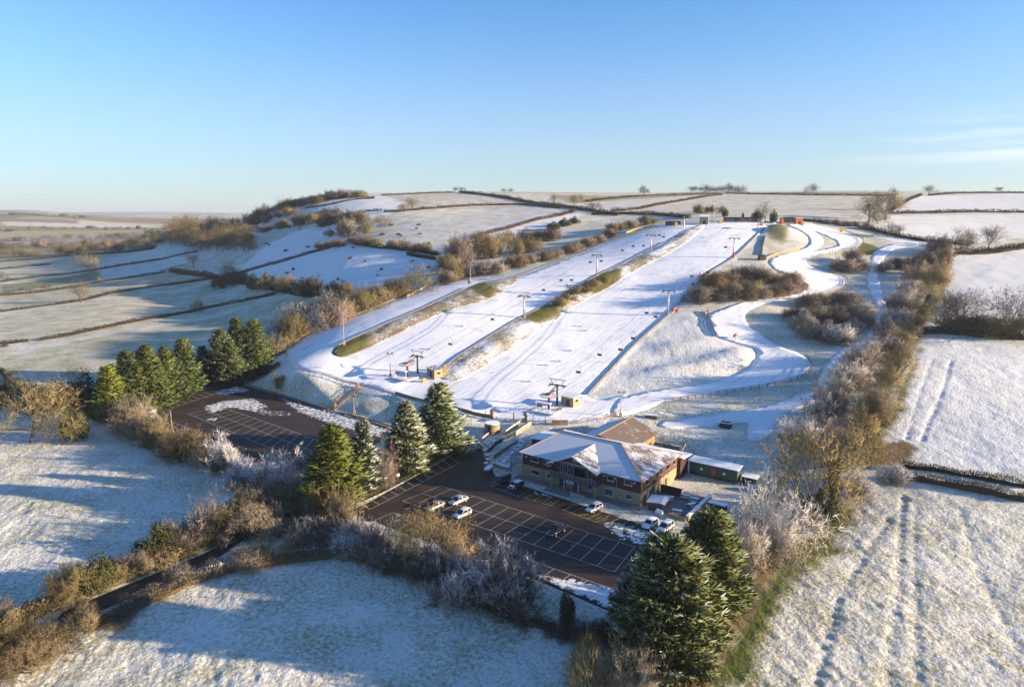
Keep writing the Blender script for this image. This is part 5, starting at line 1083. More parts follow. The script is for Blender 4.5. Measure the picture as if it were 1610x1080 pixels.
# snow guns / sled heap near lower tower
def gun(u, v, label, s=1.0):
    p = hit(u, v); o = thing('snow_gun', label, 'snow gun', (p[0], p[1], p[2] + .1), .6); o.scale = (s,) * 3
    b = MB()
    for k in range(3): b.bar((0, 0, .9), (.7 * math.cos(k * 2.1), .7 * math.sin(k * 2.1), 0), w=.08)
    b.build('tripod', MATS['steel_dark'], o); MB().bar((-.5, 0, 1.0), (.6, 0, 1.5), r=.42, r2=.5, n=12).build('barrel', MATS['red_paint'], o, True); MB().bar((.6, 0, 1.5), (.68, 0, 1.53), r=.53, n=12).build('nozzle_ring', MATS['steel_dark'], o)
gun(1064, 494, 'red and dark snow gun beside the lower right tower', 1.2); gun(1155, 533, 'small dark snow gun on the lower bend of the winding run', 1.0); gun(1058, 492, 'second snow gun close behind the lower right tower', .9)
# steps on the bank
p0 = np.array(hit(524, 644)); p1 = np.array(hit(563, 612)); o = thing('bank_steps', 'timber steps climbing the bank from the overflow car park', 'steps', tuple(p0)); d_ = p1 - p0; n_ = 16; tm = MB().box(-.9, .9, -.22, .22, -.3, .12).mesh('tread'); ang = math.atan2(d_[1], d_[0]) - math.pi / 2
for i in range(n_):
    q = p0 + d_ * (i + .5) / n_; t = link('tread', tm, MATS['timber_grey'], o); t.location = (q[0] - p0[0], q[1] - p0[1], h1(q[0], q[1]) - p0[2] + .15); t.rotation_euler = (0, 0, ang)
for s in (-1, 1):
    b = MB(); sx = Vector((math.cos(ang), math.sin(ang), 0)) * s * 1.0; pr = None
    for i in range(0, n_ + 1, 2):
        q = p0 + d_ * i / n_; w3 = Vector((q[0] - p0[0], q[1] - p0[1], h1(q[0], q[1]) - p0[2])) + sx; b.bar(w3, w3 + Vector((0, 0, 1.2)), w=.1)
        if pr is not None: b.bar(pr + Vector((0, 0, 1.15)), w3 + Vector((0, 0, 1.15)), w=.1); b.bar(pr + Vector((0, 0, .6)), w3 + Vector((0, 0, .6)), w=.07)
        pr = w3
    b.build('handrail', MATS['timber_grey' if s > 0 else 'timber'], o)
for (u, v, lb) in ((527, 641, 'yellow padded post at the foot of the bank steps'), (563, 609, 'yellow padded post at the top of the bank steps')): pad(u, v, .6, .6, 1.2, MATS['yellow_foam'], 'padded_post', lb, 'post')
# snow-topped box and debris on the bank behind the lodge
p = hit(1141, 671); o = thing('timber_box', 'dark timber box with snow on top on the bank behind the lodge', 'box', p, -.5); b = MB().box(-1.5, 1.5, -1.2, -1.08, -.3, 1.3).box(-1.5, 1.5, 1.08, 1.2, -.3, 1.3).box(-1.5, -1.38, -1.08, 1.08, -.3, 1.3).box(1.38, 1.5, -1.08, 1.08, -.3, 1.3); b.build('sides', MATS['dark_box'], o); MB().box(-1.38, 1.38, -1.08, 1.08, .5, .9).build('contents', MATS['fresh_snow'], o)
for s_, nm in ((((-1.56, 1.56, -1.28, -1.02), (-1.56, 1.56, 1.02, 1.28), (-1.58, -1.32, -1.02, 1.02), (1.32, 1.58, -1.02, 1.02)), 'snow_cap'),):
    for q in s_: MB().box(*q, 1.3, 1.42).build(nm, MATS['fresh_snow'], o)
o = thing('timber_pile', 'heap of pale planks and a snowy board on the bank behind the rear hall', 'planks', hit(1048, 655), -.4); pm = MB().box(-2.2, 2.2, -.12, .12, 0, .08).mesh('plank')
for i in range(9):
    q = link('plank', pm, MATS['timber_tan' if i % 3 else 'fresh_snow'], o); q.location = (rng.uniform(-1, 1), rng.uniform(-.9, .9), .25 + .07 * i); q.rotation_euler = (rng.uniform(-.2, .2), rng.uniform(-.15, .25), rng.uniform(-.7, .7))
o = thing('snowy_crate', 'low snow covered crate left of the plank heap', 'crate', hit(1024, 656), -.3); MB().box(-1.6, 1.6, -.8, .8, -.2, .7).build('crate_sides', MATS['timber_grey'], o); MB().box(-1.65, 1.65, -.85, .85, .7, .85).build('snow_cap', MATS['fresh_snow'], o)
# ------------------------------------------------------------------ top of the slopes
GTOP = 'huts and containers at the top of the slopes'
cabin(1107, 352, -.35, 5.2, 4.6, 4.2, 'timber_hut', 'tan timber hut with snowy roof at the top between the slopes', MATS['timber_tan'], MATS['fresh_snow'], group=GTOP, rise=1.0)
cabin(1255, 353, .0, 4.2, 3.0, 4.0, 'container', 'bright orange red cabin at the top of the winding run', MATS['orange_paint'], MATS['fresh_snow'], 'container', group=GTOP, rise=.1)
cabin(1229, 352, .0, 1.6, 2.4, 3.2, 'container', 'small cabin with an orange end by the grassy knoll', MATS['orange_paint'], MATS['dark_box'], 'container', group=GTOP, rise=.1, win=False, door=False)
cabin(1240, 350, .0, 7.0, 2.6, 3.0, 'container', 'dark container left of the orange red cabin', MATS['dark_box'], MATS['dark_box'], 'container', group=GTOP, rise=.1, win=False)
for i, (u, w_) in enumerate(((1150, 9.5), (1165, 6.0), (1178, 8.0))):
    cabin(u, 349, .02, w_, 2.6, 2.7, 'container', ['left', 'middle', 'right'][i] + ' navy container of the row at the top of the right slope', MATS['navy_box'], MATS['navy_box'], 'container', group=GTOP, rise=.05, win=False)
cabin(1058, 354, -.1, 9.0, 3.0, 2.4, 'shelter', 'low dark shelter at the top of the left slope', MATS['dark_box'], MATS['galvanised'], 'shelter', group=GTOP, rise=.4, win=False)
fence("1118,352 1145,351 1170,351 1200,352", 'pale rail fence in front of the navy containers', 1.2, (.5, 1.0), m='steel')
fence("985,368 1005,362 1030,357", 'yellow padded rail at the upper corner of the left slope', 1.2, (.4, .8, 1.1), m='yellow_foam', board=True, name='padded_rail')
pad(1133, 352, 1.6, 1.0, 2.0, MATS['yellow_foam'], 'snow_groomer', 'small yellow machine beside the hilltop hut', 'machine'); pad(1063, 356, 1.6, 1.0, 2.2, MATS['yellow_foam'], 'padded_block', 'yellow padded block by the shelter at the top of the left slope', 'block')
pad(1195, 355, 3.0, 1.2, 1.1, MATS['red_paint'], 'padded_barrier', 'red padded barrier at the top of the right slope', 'barrier'); pad(1217, 355, 2.2, 1.2, 1.6, MATS['white_paint'], 'white_bin', 'white bin right of the red barrier at the top', 'bin')
pad(1323, 366, 1.4, .8, 3.4, MATS['yellow_foam'], 'sign_post', 'yellow padded post at the top bend of the winding run', 'post')
cabin(1197, 409, .1, 2.8, 2.2, 2.2, 'dark_shed', 'small dark shed at the foot of the boarded ramp on the upper slope', MATS['dark_box'], MATS['dark_box'], 'shed', win=False)
fence("1204,372 1200,388 1198,402", 'dark boarded ramp edge left of the grassy knoll', 1.4, (.2, .5, .8, 1.1), m='timber_grey', board=True, name='board_barrier')
# ------------------------------------------------------------------ lodge materials
b = NB('roof_tiles', .8, .2); v = b.coords('Object'); sx = b.n('ShaderNodeSeparateXYZ'); b.t.links.new(v, sx.inputs[0])
course = b.math('FRACT', b.math('MULTIPLY', sx.outputs[2], 8.5)); colx = b.math('FRACT', b.math('MULTIPLY', b.math('ADD', sx.outputs[0], sx.outputs[1]), 2.2))
n1 = b.noise(v, .35, 5, .65, .4); n2 = b.noise(v, 3.5, 4, .6)
til = b.mix(n2, (.10, .075, .062), (.19, .15, .125)); gap = b.math('MAXIMUM', b.ramp(course, .80, 1.0), b.ramp(colx, .86, 1.0, 0, .55))
fr = b.ramp(b.math('ADD', b.math('MULTIPLY', n1, .6), b.math('MULTIPLY', n2, .4)), b.attr('bare', 'OBJECT').outputs['Fac'], b.math('ADD', b.attr('bare', 'OBJECT').outputs['Fac'], .14))
b.col(b.mix(b.math('MULTIPLY', fr, b.math('MULTIPLY_ADD', gap, -.75, .92)), til, (.70, .74, .80))); b.bump(b.math('ADD', b.math('MULTIPLY', course, -.7), b.math('MULTIPLY', colx, .25)), .6, .06)
b = NB('buff_brick', .9, .15); v = b.coords('Object'); br = b.n('ShaderNodeTexBrick'); br.inputs['Scale'].default_value = 4.4; br.inputs['Color1'].default_value = (.40, .30, .165, 1); br.inputs['Color2'].default_value = (.33, .245, .135, 1); br.inputs['Mortar'].default_value = (.30, .27, .22, 1); br.inputs['Mortar Size'].default_value = .015
mpn = b.n('ShaderNodeMapping'); mpn.inputs['Rotation'].default_value = (math.pi / 2, 0, 0); b.t.links.new(v, mpn.inputs[0]); b.t.links.new(mpn.outputs[0], br.inputs['Vector'])
b.col(b.mix(b.ramp(b.noise(v, .6, 5, .6), .35, .75, 0, .35), br.outputs['Color'], (.24, .19, .12)))
def clad(name, c1, c2):
    b = NB(name, .8, .15); v = b.coords('Object'); sx = b.n('ShaderNodeSeparateXYZ'); b.t.links.new(v, sx.inputs[0]); f = b.math('FRACT', b.math('MULTIPLY', sx.outputs[2], 5.0))
    c = b.mix(b.noise(b.coords('Object', (.4, .4, 6)), 1.5, 4, .6), c1, c2); b.col(b.mix(b.ramp(f, .82, .95), c, tuple(q * .45 for q in c1))); b.bump(f, .5, .04); return b.m
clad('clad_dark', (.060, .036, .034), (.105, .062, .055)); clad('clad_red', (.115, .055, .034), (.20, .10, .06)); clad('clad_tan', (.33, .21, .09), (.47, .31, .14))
b = NB('glass_blue', .06, .6); b.col((.03, .09, .11)); simple('frame_white', (.62, .64, .64), .5, .3, .05); simple('frame_brown', (.12, .08, .06), .6, .3, .1); simple('balcony_panel', (.10, .085, .09), .6, .3, .2, 2, snow=.0); simple('sign_blue', (.32, .62, .80), .4, .3, .05); simple('sign_ink', (.02, .05, .16), .5, .3, .05); simple('blue_door', (.02, .05, .16), .5, .4, .1)
b = NB('glass_rail', .08, .5); b.col((.30, .42, .45)); b.b.inputs['Alpha'].default_value = .55
# ------------------------------------------------------------------ lodge
LOX, LOY, LRZ = 2.6, 151.3, math.atan2(-.584, .812); LW, LD, LE, LR = 29.8, 19.4, 6.0, 9.3
lod = thing('lodge', 'two storey brick and timber ski lodge with frosted hipped roof', 'building', (LOX, LOY, 0), LRZ)
def lw(a, b_, z): M = Matrix.Translation((LOX, LOY, 0)) @ Matrix.Rotation(LRZ, 4, 'Z'); return M @ Vector((a, b_, z))
MB().box(0, LW, 0, LD, -.4, 3.0).build('brick_wall', MATS['buff_brick'], lod)
MB().box(-.05, LW - .06, -.06, LD, 3.0, LE).build('timber_wall', MATS['clad_dark'], lod, label='dark brown timber clad upper storey')
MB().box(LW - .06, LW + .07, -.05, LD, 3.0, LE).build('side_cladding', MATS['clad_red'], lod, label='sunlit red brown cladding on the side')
E = .7; zf = LE - .12
def hip(x0, x1, y0, y1, z0, zr, xa, xb, nm, parent, m, th=.16):
    ym = (y0 + y1) / 2; A, B, C_, D_ = (x0, y0, z0), (x1, y0, z0), (x1, y1, z0), (x0, y1, z0); P, Q_ = (xa, ym, zr), (xb, ym, zr); o = None
    b = MB(); lo = lambda p: (p[0], p[1], p[2] - th)
    b.add([A, B, C_, D_, P, Q_] + [lo(p) for p in (A, B, C_, D_)], [(0, 1, 5, 4), (1, 2, 5), (2, 3, 4, 5), (3, 0, 4), (0, 6, 7, 1), (1, 7, 8, 2), (2, 8, 9, 3), (3, 9, 6, 0), (9, 8, 7, 6)])
    return b.build(nm, m, parent)
rf = hip(-E, LW + E, -E, LD + E, zf, LR, 4.6, LW - 9.6, 'roof', lod, MATS['roof_tiles']); rf['bare'] = .27
rdg = MB().bar((4.6, LD / 2, LR + .05), (LW - 9.6, LD / 2, LR + .05), w=.3, h=.16)
for (p, q) in (((4.6, LD / 2), (-E, -E)), ((4.6, LD / 2), (-E, LD + E)), ((LW - 9.6, LD / 2), (LW + E, -E)), ((LW - 9.6, LD / 2), (LW + E, LD + E))): rdg.bar((p[0], p[1], LR + .05), (q[0], q[1], zf + .06), w=.26, h=.14)
rdg.build('ridge_tiles', MATS['timber_tan'], rf)
# the right hip has thawed in the sun: thinner frost there
hp = MB().add([(LW + E + .01, -E + .15, zf + .035), (LW + E + .01, LD + E - .15, zf + .035), (LW - 9.45, LD / 2, LR + .02)], [(0, 1, 2)]).build('thawed_tiles', MATS['roof_tiles'], rf, label='partly thawed tiles on the sunny hip'); hp['bare'] = .43
gt = MB()
for (p, q) in (((-E, -E - .06), (LW + E, -E - .06)), ((LW + E + .06, -E), (LW + E + .06, LD + E))): gt.bar((p[0], p[1], zf - .12), (q[0], q[1], zf - .12), w=.12, h=.14)
gt.build('gutter', MATS['steel_dark'], rf)
# front gable with balcony
GA, GB_, GYF = 8.7, 20.3, -2.0; gm = (GA + GB_) / 2; gz_ = 8.65
def slab(pts, th, nm, m, parent):
    lo = [(x, y, z - th) for x, y, z in pts]; n = len(pts)
    return MB().add(list(pts) + lo, [tuple(range(n)), tuple(range(n, 2 * n))[::-1]] + [(i, n + i, n + (i + 1) % n, (i + 1) % n) for i in range(n)]).build(nm, m, parent)
yb = (gz_ - zf) / (LR - zf) * (LD / 2 + E) - E
g1 = slab([(GA - .5, GYF - .5, zf - .05), (gm, GYF - .5, gz_), (gm, yb + .3, gz_), (GA - .5, -E + .25, zf - .05)], .14, 'gable_roof', MATS['roof_tiles'], lod); g1['bare'] = .26
g2 = slab([(gm, GYF - .5, gz_), (GB_ + .5, GYF - .5, zf - .05), (GB_ + .5, -E + .25, zf - .05), (gm, yb + .3, gz_)], .14, 'gable_roof', MATS['roof_tiles'], lod); g2['bare'] = .41
MB().bar((GA - .55, GYF - .54, zf - .12), (gm, GYF - .54, gz_ - .06), w=.06, h=.3).bar((gm, GYF - .54, gz_ - .06), (GB_ + .55, GYF - .54, zf - .12), w=.06, h=.3).build('barge_board', MATS['white_paint'], g1)
MB().add([(GA, -.12, LE - .3), (GB_, -.12, LE - .3), (gm, -.12, gz_ - .22), (GA, -.09, LE - .3), (GB_, -.09, LE - .3), (gm, -.09, gz_ - .22)], [(0, 1, 2), (5, 4, 3), (0, 3, 4, 1), (1, 4, 5, 2), (2, 5, 3, 0)]).build('gable_wall', MATS['clad_red'], lod)
MB().box(GA, GB_, -.14, -.063, 3.05, LE - .3).build('gable_wall', MATS['clad_red'], lod)
bal = MB().box(GA, GB_, GYF, -.15, 2.75, 3.0).build('balcony', MATS['steel_dark'], lod)
MB().box(GA, GB_, GYF - .06, GYF, 2.85, 4.0).box(GA - .06, GA, GYF - .06, -.15, 2.85, 4.0).box(GB_, GB_ + .06, GYF - .06, -.15, 2.85, 4.0).build('balustrade', MATS['balcony_panel'], bal)
MB().bar((GA - .05, GYF - .03, 4.06), (GB_ + .05, GYF - .03, 4.06), w=.12, h=.08).build('handrail', MATS['galvanised'], bal)
for k in range(13): MB().box(GA + k * (GB_ - GA) / 12 - .03, GA + k * (GB_ - GA) / 12 + .03, GYF - .09, GYF - .062, 2.9, 4.0).build('baluster', MATS['galvanised'], bal)
for a in (GA + .2, GA + 3.6, GA + 7.2, GB_ - .2): MB().box(a - .16, a + .16, GYF + .05, GYF + .37, -.1, 2.75).build('column', MATS['concrete'] if a < GB_ - 1 else MATS['buff_brick'], lod)
sg = MB().box(gm - 1.1, gm + .7, -.22, -.145, 6.55, 7.35).build('sign', MATS['sign_blue'], lod); MB().box(gm - .75, gm - .1, -.235, -.222, 6.82, 7.08).box(gm + .0, gm + .4, -.235, -.222, 6.82, 7.08).build('lettering', MATS['sign_ink'], sg)
sg2 = MB().box(gm - 1.6, gm + .4, GYF + .02 - .14, GYF - .092, 2.12, 2.72).build('sign', MATS['sign_blue'], lod); MB().box(gm - 1.3, gm + .1, GYF - .135, GYF - .121, 2.35, 2.5).build('lettering', MATS['sign_ink'], sg2)
def window(x0, x1, z0, z1, y=-.06, frame='frame_white', glass='glass_dark', mull=1, side=False, par=lod):
    def bx(mb, a0, a1, d0, d1, c0, c1): return mb.box(LW + d0, LW + d1, a0, a1, c0, c1) if side else mb.box(a0, a1, y - d1, y - d0, c0, c1)
    t = .07; f = MB(); bx(f, x0, x1, 0.08 if side else 0, .12 if side else .05, z0, z0 + t); bx(f, x0, x1, .08 if side else 0, .12 if side else .05, z1 - t, z1); bx(f, x0, x0 + t, .08 if side else 0, .118 if side else .048, z0 + t, z1 - t); bx(f, x1 - t, x1, .08 if side else 0, .118 if side else .048, z0 + t, z1 - t)
    o = f.build('window', MATS[frame], par)
    for i in range(mull + 1):
        a0 = x0 + t + (x1 - x0 - 2 * t) * i / (mull + 1) + .02; a1 = x0 + t + (x1 - x0 - 2 * t) * (i + 1) / (mull + 1) - .02; g = MB(); bx(g, a0, a1, .072 if side else .004, .095 if side else .025, z0 + t + .01, z1 - t - .01); g.build('pane', MATS[glass], o)
    s_ = MB(); bx(s_, x0 - .08, x1 + .08, .075 if side else 0.001, .2 if side else .14, z0 - .08, z0 - .005); s_.build('sill', MATS['frame_white'], o)
for x0, x1 in ((2.2, 4.4), (6.2, 7.7), (22.0, 23.6), (26.0, 27.8)): window(x0, x1, 4.2, 5.3)
for x0, x1, gl in ((2.3, 4.7, 'glass_dark'), (6.6, 8.2, 'glass_dark'), (26.3, 27.9, 'glass_blue'), (25.0, 25.5, 'glass_blue'), (21.3, 23.4, 'glass_blue')): window(x0, x1, 1.1 if x1 - x0 < 2 or x0 < 10 else .7, 2.2, 0.0, glass=gl, mull=0 if x1 - x0 < 1 else 1)
for x0, x1 in ((10.2, 11.0), (11.6, 12.2), (12.8, 13.5), (17.3, 18.3)): window(x0, x1, 3.5, 5.4, -.145, mull=0, glass='glass_blue' if x0 < 11 else 'glass_dark')
window(13.9, 16.6, 3.1, 5.2, -.145, 'frame_brown', mull=3)
for x0, x1, nm, m_ in ((10.0, 11.8, 'door', 'steel_dark'), (13.6, 15.4, 'door', 'blue_door')):
    dd = MB().box(x0, x1, -.07, .02, 0, 2.3).build(nm, MATS[m_], lod); MB().box(x1 - .2, x1 - .1, -.12, -.07, 1.0, 1.2).build('handle', MATS['galvanised'], dd)
window(17.2, 18.4, 1.0, 2.2, 0.0, glass='glass_blue')
for y0, y1 in ((2.2, 3.6), (6.2, 7.4), (9.6, 10.8), (13.0, 14.6), (16.8, 17.8)): window(y0, y1, 4.1, 5.3, side=True, frame='frame_brown')
for y0, y1, z1, nm, m_ in ((1.6, 2.7, 2.1, 'door', 'steel_dark'), (4.2, 7.0, 2.2, 'folding_door', 'glass_blue'), (12.6, 13.8, 2.1, 'door', 'clad_dark')):
    dd = MB().box(LW - .02, LW + .06, y0, y1, 0, z1).build(nm, MATS[m_], lod); MB().box(LW + .06, LW + .12, y0 + .1, y0 + .2, 1.0, 1.15).build('handle', MATS['galvanised'], dd)
for a in (5.6, 20.9, 24.3): MB().bar((a, -.16, -.05), (a, -.16, zf - .2), r=.06, n=6).build('drainpipe', MATS['galvanised'], lod)
for y_ in (8.6, 11.8): MB().bar((LW + .16, y_, -.05), (LW + .16, y_, zf - .2), r=.06, n=6).build('drainpipe', MATS['galvanised'], lod)
for a in (1.0, 8.2, 21.4, 24.0, 28.4): l_ = MB().box(a - .16, a + .16, -.3, -.065, 4.9, 5.2).build('wall_lamp', MATS['white_paint'], lod)
# left glass-railed terrace
tr = MB().box(-4.2, -.06, .4, 9.0, 2.7, 3.0).build('side_terrace', MATS['concrete'], lod)
for (x0, x1, y0, y1) in ((-4.2, -.1, .4, .45), (-4.2, -4.15, .45, 9.0)): MB().box(x0, x1, y0, y1, 3.0, 4.1).build('glass_panel', MATS['glass_rail'], tr)
MB().bar((-4.18, .42, 4.14), (-.1, .42, 4.14), w=.07).bar((-4.18, .42, 4.14), (-4.18, 9.0, 4.14), w=.07).build('handrail', MATS['galvanised'], tr)
for (x, y) in ((-4.0, .6), (-4.0, 8.6)): MB().box(x - .18, x + .18, y - .18, y + .18, -.3, 2.7).build('pillar', MATS['concrete'], tr)
MB().box(-3.9, -.05, 5.0, 9.0, -.3, 2.68).build('terrace_wall', MATS['buff_brick'], tr)
# rear-left annexe and right lean-to
an = MB().box(-6.5, -.2, 13.2, 19.5, -.3, 4.5).build('annexe_wall', MATS['clad_dark'], lod); slab([(-7.0, 12.8, 4.5), (-.1, 12.8, 4.9), (-.1, 20, 4.9), (-7.0, 20, 4.5)], .2, 'annexe_roof', MATS['fresh_snow'], an)
le = MB().box(17.0, 30.6, LD + .1, 24.2, -.3, 4.5).build('lean_to_wall', MATS['clad_dark'], lod); slab([(16.6, LD + .05, 5.2), (31.2, LD + .05, 5.2), (31.2, 24.8, 4.75), (16.6, 24.8, 4.75)], .2, 'lean_to_roof', MATS['fresh_snow'], le)
# ------------------------------------------------------------------ rear hall
HX, HW = 10.6, 7.2; hb0, hb1 = 17.2, 34.9
hall = thing('rear_hall', 'timber hall with brown gabled roof behind the lodge', 'building', lw(HX, hb0, 0), LRZ); hd = hb1 - hb0
MB().box(-HW + .4, HW - .4, 3.4, hd - .3, -.5, 4.6).build('wall', MATS['clad_tan'], hall)
MB().add([(-HW + .4, hd - .31, 4.6), (HW - .4, hd - .31, 4.6), (0, hd - .31, 7.3), (-HW + .4, hd - .45, 4.6), (HW - .4, hd - .45, 4.6), (0, hd - .45, 7.3)], [(0, 1, 2), (5, 4, 3), (0, 3, 4, 1), (1, 4, 5, 2), (2, 5, 3, 0)]).build('gable_end', MATS['clad_tan'], hall)
r1 = slab([(0, -.6, 7.6), (HW + .3, 2.6, 4.55), (HW + .3, hd + .3, 4.55), (0, hd + .3, 7.6)], .18, 'roof', MATS['roof_tiles'], hall); r1['bare'] = .55
r2_ = slab([(-HW - .3, 2.6, 4.55), (0, -.6, 7.6), (0, hd + .3, 7.6), (-HW - .3, hd + .3, 4.55)], .18, 'roof', MATS['roof_tiles'], hall); r2_['bare'] = .30
MB().bar((0, -.4, 7.64), (0, hd + .3, 7.64), w=.3, h=.14).build('ridge_tiles', MATS['timber_tan'], r1); MB().bar((0, hd + .34, 7.55), (HW + .3, hd + .34, 4.5), w=.07, h=.28).bar((0, hd + .34, 7.55), (-HW - .3, hd + .34, 4.5), w=.07, h=.28).build('barge_board', MATS['white_paint'], r1)
for k in range(5): MB().box(HW - .4, HW - .3, 4.5 + k * 2.7, 4.75 + k * 2.7, -.3, 4.4).build('wall_batten', MATS['timber'], hall)
wd = MB().box(HW - .4, HW - .28, 9.6, 11.4, 0, 2.4).build('door', MATS['timber'], hall); MB().box(HW - .28, HW - .2, 9.7, 9.85, 1.0, 1.15).build('handle', MATS['steel_dark'], wd)
# stepped timber retaining wall right of the hall
o = thing('retaining_steps', 'stepped dark timber retaining wall right of the rear hall', 'wall', lw(HX + HW + .6, hb0 + 12.4, 0), LRZ)
for k in range(7): MB().box(0, 7.2, k * .45, k * .45 + .4, -.4, .6 + k * .42).build('sleeper', MATS['timber_grey'], o)
MB().bar((7.3, 0, .9), (7.9, 3.6, 3.9), w=.3, h=.35).build('end_beam', MATS['timber_tan'], o)
# ------------------------------------------------------------------ portable cabin, yard things
p = lw(40.2, 24.2, 0); X0 = pt(1083.5, 744, z=.1); 
cb = thing('portable_cabin', 'long dark green portable cabin with snowy roof right of the lodge', 'cabin', (X0[0], X0[1], .1), LRZ); CLn = 11.2
MB().box(0, CLn, 0, 3.0, .35, 3.2).build('shell', MATS['green_metal'], cb); slab([(-.25, -.3, 3.3), (CLn + .25, -.3, 3.3), (CLn + .25, 3.3, 3.55), (-.25, 3.3, 3.55)], .14, 'roof', MATS['fresh_snow'], cb)
dd = MB().box(5.3, 6.2, -.06, .02, .4, 2.5).build('door', MATS['red_paint'], cb); MB().box(6.0, 6.1, -.12, -.06, 1.4, 1.55).build('handle', MATS['galvanised'], dd)
for x in (2.9, 8.2):
    f = MB().box(x - .3, x + .3, -.05, .01, 1.5, 2.0).build('notice', MATS['white_paint'], cb)
for x in (.3, 3.8, 7.4, 10.9): MB().box(x - .2, x + .2, .2, 2.8, -.3, .35).build('leg', MATS['steel_dark'], cb)
for k in range(9): MB().box(1.2 * k + .55, 1.2 * k + .6, -.035, -.002, .4, 3.1).build('rib', MATS['green_metal'], cb)
o = thing('low_store', 'low dark store at the right end of the portable cabin', 'shed', (X0[0] + 10.2, X0[1] - 6.2, .1), LRZ); MB().box(0, 3.2, .3, 2.8, -.3, 1.6).build('wall', MATS['dark_box'], o); slab([(-.1, .2, 1.7), (3.3, .2, 1.7), (3.3, 2.9, 1.8), (-.1, 2.9, 1.8)], .12, 'roof', MATS['fresh_snow'], o)
o = thing('snowy_tank', 'low white snow covered tank beside the right hedgerow', 'tank', hit(1192, 772), LRZ); MB().loft([[(x, 1.1 * math.cos(a), .1 + 1.1 * math.sin(a)) for a in [math.pi * k / 8 for k in range(9)]] for x in (-1.8, 1.8)]).build('shell', MATS['fresh_snow'], o, True); MB().box(-1.9, 1.9, -1.15, 1.15, -.3, .1).build('cradle', MATS['concrete'], o)
# paved terrace with tables in the sun side of the lodge
def yl(a, b_, z=0): q = lw(a, b_, z); return (q.x, q.y, z)
dk = thing('terrace_deck', 'brown paved seating terrace beside the lodge', 'terrace', yl(LW, 0), LRZ); pm = MB().box(0, 1.96, 0, .96, -.15, .16).mesh('slab')
for i in range(5):
    for j in range(13):
        q = link('slab', pm, MATS['paving'], dk); q.location = (.2 + i * 2.0, -.2 + j * 1.0, rng.uniform(-.008, .008))
MB().box(10.3, 10.75, -.6, 12.8, -.2, 1.0).build('boundary_wall', MATS['buff_brick'], dk); MB().box(10.2, 10.85, -.7, 12.9, 1.0, 1.16).build('snow_cap', MATS['fresh_snow'], dk)
MB().box(6.6, 10.25, -1.0, -.6, -.2, .8).build('planter_wall', MATS['buff_brick'], dk)
MB().box(.3, 5.0, 9.6, 10.0, -.2, 1.9).build('screen_wall', MATS['clad_dark'], dk); MB().box(4.6, 5.0, 10.0, 10.9, -.2, 1.6).build('screen_end', MATS['buff_brick'], dk)
def table(a, b_, rz, label):
    o = thing('picnic_table', label, 'picnic table', yl(a, b_, .16), LRZ + rz, 'picnic tables on the lodge terrace')
    MB().box(-.95, .95, -.42, .42, .68, .74).build('tabletop', MATS['timber_grey'], o); MB().box(-.92, .92, -.40, .40, .745, .86).build('snow_cap', MATS['fresh_snow'], o)
    for s in (-1, 1): MB().box(-.95, .95, s * .75 - .14, s * .75 + .14, .42, .47).build('bench', MATS['fresh_snow'], o)
    for s in (-1, 1): MB().bar((s * .7, -.8, 0), (s * .7, -.25, .7), w=.08).bar((s * .7, .8, 0), (s * .7, .25, .7), w=.08).bar((s * .7, -.8, .4), (s * .7, .8, .4), w=.07).build('leg_frame', MATS['timber_grey'], o)
table(LW + 3.6, 6.6, .3, 'snow capped picnic table alone in the middle of the terrace'); table(LW + 6.0, 9.6, .1, 'snow capped picnic table by the screen wall of the terrace'); table(LW + 8.2, 9.0, .1, 'snow capped picnic table nearest the portable cabin'); table(LW + 7.6, 1.2, .2, 'snow capped picnic table in the front corner of the terrace'); table(LW + 8.8, 6.0, 1.2, 'small snowy picnic table against the terrace wall')
o = thing('covered_stall', 'snow roofed stall with reddish canopy at the terrace front', 'stall', yl(LW + 3.2, 1.6, .1), LRZ + .15)
for (x, y) in ((-1.6, -1.8), (1.6, -1.8), (-1.6, 1.8), (1.6, 1.8)): MB().bar((x, y, 0), (x, y, 1.75), w=.1).build('post', MATS['timber_grey'], o)
slab([(-1.9, -2.1, 1.85), (1.0, -2.1, 2.1), (1.0, 2.1, 2.1), (-1.9, 2.1, 1.85)], .1, 'snowy_canopy', MATS['fresh_snow'], o); slab([(1.0, -2.1, 2.1), (2.0, -2.1, 1.8), (2.0, 2.1, 1.8), (1.0, 2.1, 2.1)], .1, 'canopy_flap', MATS['red_snowy'], o); MB().box(-1.5, 1.4, -1.7, -1.5, 0, 1.0).build('counter', MATS['steel_dark'], o)
for k, (a, b_) in enumerate(((LW + 4.4, -1.1), (LW + 5.2, -1.3))):
    o = thing('wrapped_parasol', ['left', 'right'][k] + ' pale wrapped bundle in front of the snow roofed stall', 'bundle', yl(a, b_, .1), LRZ); MB().loft([[(.5 * s * math.cos(t), .4 * s * math.sin(t), z) for t in [6.283 * j / 8 for j in range(8)]] for s, z in ((.85, -.1), (1.05, .4), (.9, .9), (.3, 1.15))]).build('cover', MATS['fresh_snow'], o, True); MB().box(-.1, .1, -.46, -.40, .3, .4).build('tie', MATS['steel_dark'], o)
o = thing('bin_store', 'dark bin store with snowy lids at the back of the terrace', 'bin store', yl(LW + 11.6, 8.6, .05), LRZ)
for k in range(3): q = MB().box(k * 1.25, k * 1.25 + 1.15, -.9, .5, -.05, 1.25).build('bin', MATS['dark_box'], o); MB().box(k * 1.25 - .03, k * 1.25 + 1.18, -.95, .55, 1.25, 1.38).build('lid', MATS['fresh_snow'], q)
